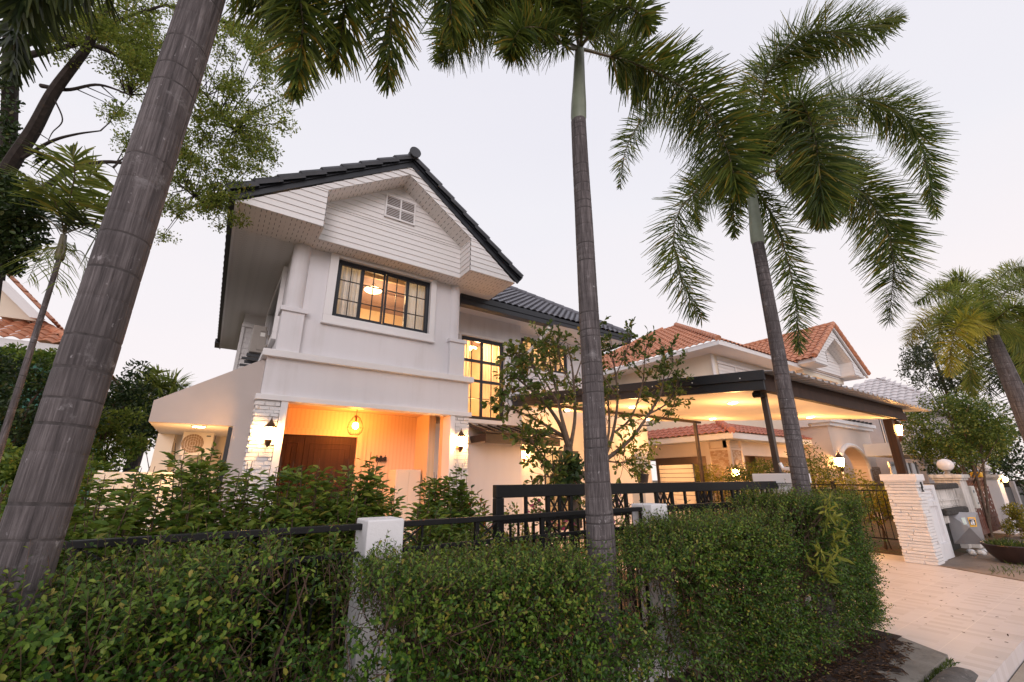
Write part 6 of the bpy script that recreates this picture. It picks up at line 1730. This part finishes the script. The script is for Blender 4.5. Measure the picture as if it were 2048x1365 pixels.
# twig blades
b = (np.arange(nt) * 4)[:, None]
E_ = P0 + TD * TL[:, None]; wv = S1 * .0014
tw.add(np.stack([P0 - TD * .06 - wv * 1.6, P0 - TD * .06 + wv * 1.6, E_ + wv * .6, E_ - wv * .6], 1).reshape(-1, 3), b + np.array([[0, 1, 2, 3]]))
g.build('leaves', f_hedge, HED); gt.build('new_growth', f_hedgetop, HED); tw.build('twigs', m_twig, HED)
m = MB()
for k in range(95):
    x = hx0 + (hx1 - hx0 - .35) * (k + random.uniform(.1, .9)) / 95; y = random.uniform(2.25, 2.6); h_ = float(hedge_top(np.array(x))) * random.uniform(.6, .95)
    p = [(x, y, .03)]; q_ = Vector((x, y, .03))
    for s_ in range(4):
        q_ = q_ + Vector((random.uniform(-.10, .10), random.uniform(-.10, .05), h_ / 4)); p.append(tuple(q_))
    m.tube(p, [.011, .009, .007, .005, .003], 5)
    if random.random() < .8:
        a = Vector(p[1 + k % 3]); m.tube([a, a + Vector((random.uniform(-.25, .25), -.12, .12)), a + Vector((random.uniform(-.35, .35), -.28, .22))], [.005, .004, .002], 4)
m.build('stems', m_twig, HED, smooth=True)

# lime coloured plant growing out of the hedge end
lc = onY(1.86, 1655, 1068)
t = thing('lime_shrub', 'lime green sprig with long pointed leaves growing out of the hedge near its right end', 'shrub', (lc.x, 2.2, .05))
g = NG(); m = MB()
for px_, py_ in ((1655, 1020), (1672, 1035), (1650, 1050), (1685, 1060), (1668, 1085), (1640, 1105), (1660, 1130), (1690, 1075), (1660, 1000), (1648, 1150), (1630, 1135), (1675, 1110)):
    p = onY(1.85 + random.uniform(-.03, .05), px_, py_); n = 11
    g.add(*leaf_geo(np.tile(p, (n, 1)) + RNG.normal(0, .018, (n, 3)), rdir(n, -.05) + np.array([-.1, -.35, .0]), rdir(n, .9), RNG.uniform(.07, .12, n), RNG.uniform(.016, .024, n), LEAFL))
    m.tube([(lc.x, 2.25, .3), (Vector((lc.x, 2.3, .8)) + p) / 2, p], [.006, .004, .002], 5)
g.build('leaves', f_lime, t); m.build('stems', m_twig, t)

# ---- leafy shrubs inside the fence
def upright_shrub(px, py, Y, wd, label, n_st=21, mat=None, leaf=.070, grp='leafy shrubs behind the fence', pz_=None):
    tp = onY(Y, px, py); t = thing('leafy_shrub', label, 'shrub', (tp.x, Y, .05), grp)
    g = NG(); m = MB()
    for k in range(n_st):
        a = random.uniform(0, 6.28); rr = wd * math.sqrt(random.random())
        e = Vector((tp.x + rr * math.cos(a), Y + .6 * rr * math.sin(a), tp.z * random.uniform(.62, 1.0) if k else tp.z))
        b_ = Vector((tp.x + .35 * rr * math.cos(a), Y + .2 * rr * math.sin(a), .05))
        C_ = spline([b_, b_ * .5 + e * .5 + Vector((random.uniform(-.06, .06), random.uniform(-.06, .06), .08)), e], 16)
        m.tube([C_[j] for j in range(0, 16, 3)], [.008, .007, .006, .005, .004, .002], 5)
        nl = int(150 * (e.z) / 1.7); s = RNG.uniform(.22, 1.0, nl) ** .75; i = (s * 15).astype(int)
        P = C_[i] + RNG.normal(0, .022, (nl, 3)); ang = RNG.uniform(0, 6.28, nl)
        D = np.stack([np.cos(ang), np.sin(ang), RNG.uniform(-.25, .75, nl)], 1)
        P2 = P + unit(D) * RNG.uniform(0, .20, nl)[:, None] * (1.12 - s)[:, None]
        L_ = leaf * RNG.uniform(.6, 1.25, nl)
        g.add(*leaf_geo(P2, D, rdir(nl, 1.6), L_, L_ * .46, LEAFL))
    g.build('foliage', mat or f_shrub, t); m.build('stems', m_twig, t, smooth=True)
    return t
SH = [(195, 930, 4.2, .34, 'leafy shrub just right of the nearest palm trunk'), (255, 905, 4.0, .32, 'leafy shrub in front of the pale slat fence panel'), (330, 925, 3.7, .30, 'bushy shrub left of the lit side passage'),
      (405, 872, 3.9, .24, 'tall pointed shrub in front of the air conditioner in the passage'), (470, 905, 3.5, .30, 'leafy shrub in front of the passage wall beside the left brick pier'), (545, 925, 3.8, .30, 'leafy shrub at the foot of the left pier'),
      (610, 915, 3.4, .28, 'leafy shrub in front of the left door leaf'), (675, 930, 3.8, .28, 'leafy shrub in front of the middle of the dark front door'), (725, 905, 3.6, .22, 'thin tall shrub at the right edge of the front door'),
      (770, 955, 4.0, .26, 'low leafy shrub behind the middle white post'), (830, 965, 3.7, .26, 'leafy shrub in front of the porch cabinet'), (885, 945, 4.0, .24, 'leafy shrub before the right porch jamb'), (925, 925, 3.8, .22, 'feathery tall shrub at the foot of the right brick pier')]
for (px_, py_, Y_, w_, lab) in SH: upright_shrub(px_, py_, Y_, w_, lab + ', inside the fence')
for i, (px_, py_, Y_, w_, lab) in enumerate(((20, 1010, 3.6, .3, 'low leafy shrub at the left edge behind the nearest palm trunk'), (120, 985, 4.6, .35, 'leafy shrub hidden behind the foot of the nearest palm'), (560, 1000, 3.2, .28, 'low leafy shrub just behind the fence rail under the left brick pier'), (400, 985, 3.2, .3, 'low leafy shrub just behind the fence rail below the passage'), (280, 1000, 3.3, .3, 'low leafy shrub just behind the fence rail right of the nearest palm'), (690, 1005, 3.2, .22, 'low leafy shrub just behind the fence rail left of the white post'), (480, 990, 3.3, .28, 'low leafy shrub just behind the fence rail between passage and brick pier'), (640, 985, 3.3, .26, 'low leafy shrub just behind the fence rail below the front door'), (180, 985, 3.3, .28, 'low leafy shrub just behind the fence rail beside the nearest palm trunk'), (845, 1015, 3.3, .24, 'low leafy shrub just behind the fence rail right of the white post'), (920, 1010, 3.3, .24, 'low leafy shrub just behind the fence rail left of the sliding gate'))):
    upright_shrub(px_, py_, Y_, w_ * 1.25, lab, 18)

# ---- dark trees and bushes on the left behind the garden
def lc_(px, py, z): return pz(px, py, z)
bush('dense dark leafy tree behind the slender palm on the left', lc_(45, 800, 7.5), 1.0, .9, .95, 6500, .085, f_dark, 'tree', None, 'background_tree', 6, base=-.1)
bush('dark shrubbery low behind the big palm trunk at the left edge', lc_(30, 960, 6.0), .8, .6, .5, 3600, .085, f_shrub, 'bush', None, 'bush', 5, base=.0)
bush('dark rounded tree right of the nearest palm trunk, in front of the far palm', lc_(222, 800, 10.0), .75, .8, .85, 5200, .09, f_dark, 'tree', None, 'background_tree', 6, base=-.1)
bush('yellow green bush low between the nearest palm trunk and the far palm', lc_(225, 870, 9.0), .6, .6, .5, 2600, .08, f_tree, 'bush', None, 'bush', 5, base=0)
bush('dark leafy bush filling the gap beside the nearest palm trunk, left of the slat fence', lc_(190, 930, 8.5), .75, .6, .5, 3600, .08, f_shrub, 'bush', None, 'bush', 6, base=0)
bush('dark tall shrubbery at the left edge under the green walled house', lc_(-10, 850, 8.5), .9, .7, .9, 4500, .09, f_dark, 'bush', None, 'bush', 6, base=0)
bush('dark bush under the far palm beside the slat fence', lc_(330, 850, 14.5), 1.0, 1.0, .7, 2600, .13, f_dark, 'bush', None, 'bush', 5, base=0)
bush('broad leaved bush at the far left below the green walled house', lc_(95, 740, 9.5), .9, .8, .45, 3200, .10, f_shrub, 'bush', None, 'bush', 5, base=0)

# big spreading tree on the left
TD_ = 7.0
t = thing('big_tree', 'big spreading tree with dark branches and small light leaves filling the upper left', 'tree', lc_(-40, 560, TD_ + .5))
m = MB()
def limb(pts, r0, r1, z0=TD_, dz=0.0):
    global LIMBS
    n = len(pts); P = [pz(x, y, z0 + dz * k / max(1, n - 1)) for k, (x, y) in enumerate(pts)]
    C_ = spline(P, 5 * n); m.tube([tuple(c) for c in C_], [r0 + (r1 - r0) * i / (len(C_) - 1) for i in range(len(C_))], 8)
    LIMBS += [Vector(c) for c in C_]
    return C_
LIMBS = []
L1 = limb([(-12, 420), (16, 340), (66, 262), (107, 185), (156, 119), (180, 86), (215, 10), (250, -60)], .12, .03)
limb([(-60, 700), (-20, 480), (0, 380)], .26, .13)
limb([(-10, 560), (10, 400), (20, 200), (22, 60), (30, -60)], .12, .09, TD_ + .4)
limb([(22, 95), (82, 74), (135, 78), (197, 94), (254, 123), (300, 165)], .085, .02, TD_ + .2, .4)
limb([(41, 115), (103, 100), (164, 84), (240, 40), (330, 10)], .055, .02, TD_ + .1, .8)
limb([(45, 316), (103, 283), (152, 269), (201, 262)], .03, .010)
limb([(10, 430), (86, 377), (135, 345), (180, 328), (242, 326), (330, 350), (420, 420)], .06, .012, TD_ - .1, .8)
limb([(82, 172), (135, 180), (197, 170), (260, 190)], .035, .012, TD_ + .1)
limb([(254, 123), (340, 130), (420, 200), (470, 260)], .03, .008, TD_ + .4, .6)
limb([(330, 10), (430, 40), (520, 60), (600, 90)], .03, .008, TD_ + .8, .4)
limb([(107, 195), (125, 240), (105, 265), (95, 285)], .012, .005); limb([(180, 328), (172, 318), (160, 333)], .012, .006)
limb([(70, 262), (90, 275), (103, 283)], .010, .005); limb([(60, 300), (66, 275), (72, 255)], .010, .005); limb([(200, 322), (225, 335), (236, 350)], .010, .004)
m.build('trunk', m_bark, t, smooth=True)
EL = [(90, 20, 60, 40, .9), (160, 30, 70, 45, 1.2), (240, 30, 80, 50, 1.3), (330, 50, 70, 60, 1.2), (420, 40, 70, 50, 1.0), (250, 110, 50, 40, .8), (290, 160, 45, 40, .8), (200, 60, 60, 30, .8), (300, 105, 50, 40, .9),
      (470, 120, 70, 60, 1.0), (540, 110, 60, 70, .9), (590, 150, 30, 60, .5), (430, 200, 70, 60, 1.1), (480, 240, 70, 50, 1.0), (400, 280, 60, 50, 1.0), (470, 310, 60, 40, .9), (520, 310, 35, 35, .5), (390, 350, 50, 40, .8), (440, 370, 45, 40, .7), (455, 430, 22, 40, .4), (340, 400, 28, 45, .35), (410, 400, 35, 30, .4), (240, 230, 22, 16, .25), (255, 285, 20, 16, .2), (328, 470, 12, 14, .08), (560, 220, 25, 40, .3), (120, 90, 40, 25, .4)]
g = NG(); mt = MB()
for (x, y, rx, ry, wgt) in EL:
    kk = max(2, int(22 * wgt)); cl = []
    for _ in range(kk):
        a = random.uniform(0, 6.28); f_ = math.sqrt(random.random())
        cl.append((pz(x + rx * f_ * math.cos(a), y + ry * f_ * math.sin(a), TD_ + random.uniform(-.5, 1.4)), random.uniform(.10, .26)))
    crown_leaves(g, cl, int(2300 * wgt), .05, spread=1.0, wr=.45, up=.9, flat=.45)
    for c_, r_ in cl:
        c_ = Vector(c_); q_ = min(LIMBS, key=lambda p: (p - c_).length); mid_ = (q_ + c_) / 2 + Vector((random.uniform(-.1, .1), random.uniform(-.1, .1), .10))
        mt.tube([q_, mid_, c_, c_ + (c_ - mid_) * .35], [.011, .007, .004, .002], 4)
g.build('crown', f_tree, t); mt.build('twigs', m_bark, t)
# ivy on its trunk
g = NG(); cl = [(pz(random.uniform(-20, 72), random.uniform(370, 500), TD_ - .25 + random.uniform(-.2, .2)), random.uniform(.12, .26)) for _ in range(22)] + [(pz(random.uniform(-15, 30), random.uniform(120, 360), TD_ + .1), random.uniform(.08, .16)) for _ in range(14)] + [(pz(random.uniform(0, 60), random.uniform(500, 545), TD_ - .2), random.uniform(.05, .12)) for _ in range(9)]
crown_leaves(g, cl, 5200, .075, spread=.5, wr=.6); g.build('ivy', f_dark, t)

f_ivy = foliage('ivy_leaf', (.015, .035, .012), (.04, .075, .02), (.09, .13, .035), trans=.25)
# ---- garden tree in front of the stair window
GD = 4.5
gb = onY(GD, 1148, 1060); gb.z = .05
t = thing('garden_tree', 'small garden tree with spreading curved limbs in front of the stair window and carport', 'tree', gb)
m = MB()
def gl(pts, r0, r1, Y0=GD, Y1=GD):
    n = len(pts); P = [onY(Y0 + (Y1 - Y0) * k / max(1, n - 1), x, y) for k, (x, y) in enumerate(pts)]
    C_ = spline(P, 5 * n); m.tube([tuple(c) for c in C_], [r0 + (r1 - r0) * i / (len(C_) - 1) for i in range(len(C_))], 8); return C_
BR = []
gl([(1150, 1075), (1146, 1000), (1138, 930), (1136, 890)], .075, .06)
BR.append(gl([(1138, 900), (1120, 850), (1085, 800), (1050, 770), (1020, 745)], .035, .007, GD, GD - .5))
BR.append(gl([(1138, 890), (1122, 830), (1110, 770), (1095, 700)], .033, .006, GD, GD + .3))
BR.append(gl([(1137, 880), (1090, 850), (1040, 825), (1005, 810)], .028, .006, GD, GD - .3))
BR.append(gl([(1140, 900), (1150, 830), (1145, 740), (1135, 690)], .03, .006))
BR.append(gl([(1150, 960), (1200, 930), (1212, 920), (1260, 880), (1290, 840), (1320, 790), (1330, 740)], .042, .009, GD, GD - .35))
BR.append(gl([(1208, 918), (1225, 870), (1235, 800), (1228, 730), (1215, 690)], .03, .006, GD, GD + .1))
BR.append(gl([(1205, 922), (1218, 860), (1215, 800), (1200, 720)], .025, .006, GD, GD + .3))
BR.append(gl([(1230, 865), (1262, 835), (1285, 770), (1290, 710), (1300, 680)], .02, .005, GD, GD - .1))
BR.append(gl([(1295, 830), (1330, 810), (1350, 780), (1355, 755)], .014, .004, GD - .25, GD - .4))
BR.append(gl([(1280, 852), (1310, 847), (1345, 815), (1350, 795)], .012, .004, GD - .2, GD - .4))
BR.append(gl([(1150, 950), (1110, 935), (1080, 905), (1065, 880)], .018, .006, GD, GD - .5))
BR.append(gl([(1145, 965), (1100, 955), (1085, 930)], .014, .005, GD, GD - .4))
BR.append(gl([(1212, 922), (1240, 926), (1258, 925)], .014, .004, GD, GD - .2))
BR.append(gl([(1095, 790), (1070, 740), (1050, 715)], .010, .004, GD - .1, GD - .2))
BR.append(gl([(1150, 760), (1170, 700), (1180, 670)], .012, .004, GD, GD))
BR.append(gl([(1112, 800), (1075, 740), (1040, 715), (1022, 720)], .014, .004, GD - .1, GD - .4))
BR.append(gl([(1100, 745), (1080, 705), (1085, 680)], .012, .004, GD + .1, GD + .2))
BR.append(gl([(1145, 780), (1120, 720), (1118, 680)], .012, .004, GD, GD - .3))
BR.append(gl([(1228, 760), (1250, 710), (1262, 680)], .012, .004, GD, GD - .2))
BR.append(gl([(1232, 790), (1200, 740), (1190, 700)], .012, .004, GD, GD + .2))
BR.append(gl([(1060, 780), (1030, 775), (1012, 790)], .010, .004, GD - .3, GD - .5))
BR.append(gl([(1322, 780), (1345, 735), (1340, 700)], .010, .004, GD - .3, GD - .4))
BR.append(gl([(1130, 880), (1080, 870), (1050, 880)], .012, .004, GD, GD - .4))
m.build('trunk', m_bark2, t, smooth=True)
g = NG(); m2 = MB()
for C_ in BR:
    n_ = len(C_)
    for _ in range(int(11 + n_ * .58)):
        u = random.uniform(.38, 1.0); c = C_[min(n_ - 1, int(u * n_))] + RNG.normal(0, .02, 3)
        d = unit((rdir(1, .35)[0] + .5 * unit(C_[-1] - C_[max(0, n_ - 6)]))[None])[0]; L_ = random.uniform(.12, .42) * (1.15 - .3 * u)
        e = c + d * L_; m2.tube([c, (c + e) / 2 + RNG.normal(0, .01, 3), e], [.004, .003, .002], 4)
        nl = random.randint(6, 12); s = RNG.uniform(.35, 1.0, nl)
        P = c + (e - c) * s[:, None]; D = unit(rdir(nl) * .9 + d * .9); L2 = RNG.uniform(.05, .10, nl)
        g.add(*leaf_geo(P, D, rdir(nl, 1.1), L2, L2 * .50, LEAF6))
g.build('crown', f_garden, t); m2.build('twigs', m_twig, t)
g = NG(); cl = [(onY(GD - .12, random.uniform(1112, 1160), random.uniform(925, 990)), random.uniform(.07, .14)) for _ in range(16)]
crown_leaves(g, cl, 620, .075, spread=.8, wr=.6); g.build('ivy', f_ivy, t)

# ---- flowers and pots along the house front
pp = onY(5.5, 1286, 967)
t = thing('plant_stand', 'cream masonry plant stand beside the carport opening', 'plant stand', (pp.x, 5.5, 0))
m = MB(); m.box(pp.x - .15, 5.35, 0, pp.x + .15, 5.65, pp.z - .05); m.build('stand_column', m_cream, t, bevel=.006)
m = MB(); m.box(pp.x - .19, 5.31, pp.z - .048, pp.x + .19, 5.69, pp.z); m.build('stand_top', m_trim, t, bevel=.006)
t = thing('potted_orchid_bush', 'potted bush with a spray of white flowers in a black pot on the stand', 'potted plant', (pp.x, 5.5, pp.z))
m = MB(); m.lathe((pp.x, 5.5, pp.z), [(.085, 0), (.115, .14), (.125, .15), (.125, .165), (.105, .16), (.1, .13), (.01, .13)], 20); m.build('pot', m_blackpot, t, smooth=True)
g = NG(); m = MB()
for k in range(15):
    e = onY(5.5 + random.uniform(-.2, .2), random.uniform(1252, 1318), random.uniform(878, 945)); b_ = Vector((pp.x, 5.5, pp.z + .13)); m.tube([b_, (b_ + e) / 2 + Vector((0, 0, .05)), e], [.005, .004, .002], 5)
    n = 26; s = RNG.uniform(.35, 1, n); P = np.array(b_) + (np.array(e) - np.array(b_)) * s[:, None] + RNG.normal(0, .025, (n, 3)); L2 = RNG.uniform(.06, .10, n)
    g.add(*leaf_geo(P, rdir(n, .1), rdir(n, 1), L2, L2 * .45, LEAFL))
g.build('foliage', f_shrub, t); m.build('stems', m_twig, t)
g = NG(); n = 60; P = np.array([tuple(onY(5.28, 1283 + 10 * math.sin(k * 1.7), 903 + k * .62)) for k in range(n)]); g.add(*leaf_geo(P, rdir(n), rdir(n), .05, .035)); g.build('blossom', f_white, t)
def pot_plant(px, py, Y, label, mat, kind, pot=m_terra, r_=.12, z=None):
    p = onY(Y, px, py); z_ = z if z is not None else .05
    t = thing('potted_plant', label, 'potted plant', (p.x, Y, z_), 'potted plants in front of the house')
    m = MB(); m.lathe((p.x, Y, z_), [(r_ * .7, 0), (r_, r_ * 1.5), (r_ * 1.08, r_ * 1.55), (r_ * 1.08, r_ * 1.75), (r_ * .9, r_ * 1.7), (.01, r_ * 1.5)], 18); m.build('pot', pot, t, smooth=True)
    g = NG(); g2 = NG(); zb_ = z_ + r_ * 1.6; h_ = p.z - zb_
    if kind == 'blade':
        n = 16; a = RNG.uniform(0, 6.28, n); P = np.stack([p.x + .05 * np.cos(a), Y + .05 * np.sin(a), np.full(n, zb_)], 1)
        D = np.stack([np.cos(a) * .16, np.sin(a) * .16, np.ones(n)], 1); g.add(*leaf_geo(P, D, np.stack([np.cos(a), np.sin(a), np.zeros(n)], 1), RNG.uniform(.7, 1.05, n) * h_, .045, LEAFL))
    else:
        cl = [((p.x + random.uniform(-.17, .17), Y + random.uniform(-.13, .13), zb_ + h_ * random.uniform(.35, 1)), random.uniform(.06, .12)) for _ in range(12)]
        crown_leaves(g, cl, 420, .06, spread=.7, T=LEAFL)
        crown_leaves(g2, cl, 130, .038, spread=.25, wr=.8); g2.build('blossom', mat if kind == 'flower' else f_yel, t)
    g.build('foliage', f_garden if kind != 'blade' else f_yel, t)
    m = MB(); m.tube([(p.x, Y, zb_ - .02), (p.x + .01, Y, zb_ + h_ * .6)], .008, 5); m.build('stem', m_twig, t)
pot_plant(948, 1018, 3.9, 'orange red flowering plant in a pot at the left end of the sliding gate', f_flower, 'flower')
pot_plant(1020, 1012, 4.3, 'yellow flowering plant in a pot seen through the left part of the sliding gate', f_yel, 'flower')
pot_plant(1046, 1042, 3.6, 'snake plant with upright striped blades behind the left part of the sliding gate', f_yel, 'blade', m_blackpot)
pot_plant(1100, 1000, 4.0, 'pink flowering plant in a pot left of the garden tree trunk', foliage("pink_flower", (.4, .03, .12), (.55, .08, .2), (.6, .2, .3)), 'flower')
pot_plant(1185, 990, 4.0, 'orange leaved plant in a pot between the garden tree and the middle palm', f_flower, 'flower')
pot_plant(1236, 985, 4.6, 'small violet flower in a pot right of the middle palm trunk', foliage("violet_flower", (.2, .05, .3), (.3, .1, .4), (.4, .2, .5)), 'flower', m_blackpot, .09)
pot_plant(1068, 1060, 3.5, 'second snake plant with fewer yellow blades close to the middle palm', f_yel, 'blade', m_blackpot, .1)

# ---- bushes along the neighbour's boundary; f_yel paints golden light into green leaves
for i, (px_, py_, w_, h_, mat, lab) in enumerate(((1412, 955, .55, .55, f_yel, 'golden lit bush right of the slat fence behind the sliding gate'), (1475, 950, .6, .5, f_garden, 'green bush in front of the neighbour\'s stone pier lantern'), (1530, 945, .55, .55, f_garden, 'leafy bush left of the brick pillar behind the gate'),
        (1618, 930, .6, .75, f_garden, 'tall bush just right of the rightmost tall palm trunk'), (1690, 965, .7, .55, f_yel, 'golden lit bush in front of the arched portico'), (1745, 975, .6, .5, f_yel, 'loose golden lit green bush left of the right brick pillar'))):
    c = onX(13.4, px_, py_); bush(lab, (c.x, c.y, c.z - .25), w_, w_, h_, 2300, .07, mat, 'bush', 'bushes along the neighbour boundary', 'bush', 6, T=LEAFL, base=.0, cr=.42)
c = onX(20, 1880, 920); bush('dark green bush below the round tree behind the right brick pillar', (c.x, c.y, c.z), .8, .8, .9, 1800, .1, f_dark, 'bush', None, 'bush', 5, base=0)
c = onY(3.3, 1905, 862); kx = 18.0 / c.x; c = Vector(EYE) + (c - Vector(EYE)) * kx
t_ = bush('dense round headed tree behind the stained wall and globe pillars', c, 1.12, 1.1, 1.05, 17000, .075, f_round, 'tree', None, 'round_tree', 8, k=60, base=0, stem_mat=m_bark2, cr=.36)
c = Vector(EYE) + Vector(ray(1878, 715)) * 15.5
bush('loose grey green tree rising behind the round tree', c, 1.1, 1.0, 1.7, 4200, .13, foliage("grey_green_leaf", (.03, .045, .025), (.07, .10, .05), (.13, .16, .08), trans=.3), 'tree', None, 'background_tree', 7, T=LEAFL, k=34, base=0, wr=.3)
c = Vector(EYE) + Vector(ray(2050, 1035)) * 11.6
bush('low yellow flowering shrub at the right edge beyond the farther globe pillar', (c.x, c.y, .45), .55, .5, .42, 3000, .06, f_yel, 'shrub', None, 'shrub', 5, base=0)
for i, (px_, py_, z_, w_, h_) in enumerate(((2030, 880, 16, 1.1, 1.8), (1960, 900, 18, 1.2, 1.2))):
    c = Vector(EYE) + Vector(ray(px_, py_)) * z_
    bush(('dark tangled tree behind the golden palm trunk', 'dark bush behind the rusty gate between the globe pillars')[i], c, w_, w_, h_, 2600, .12, f_dark, 'tree', None, 'background_tree', 6, base=0)
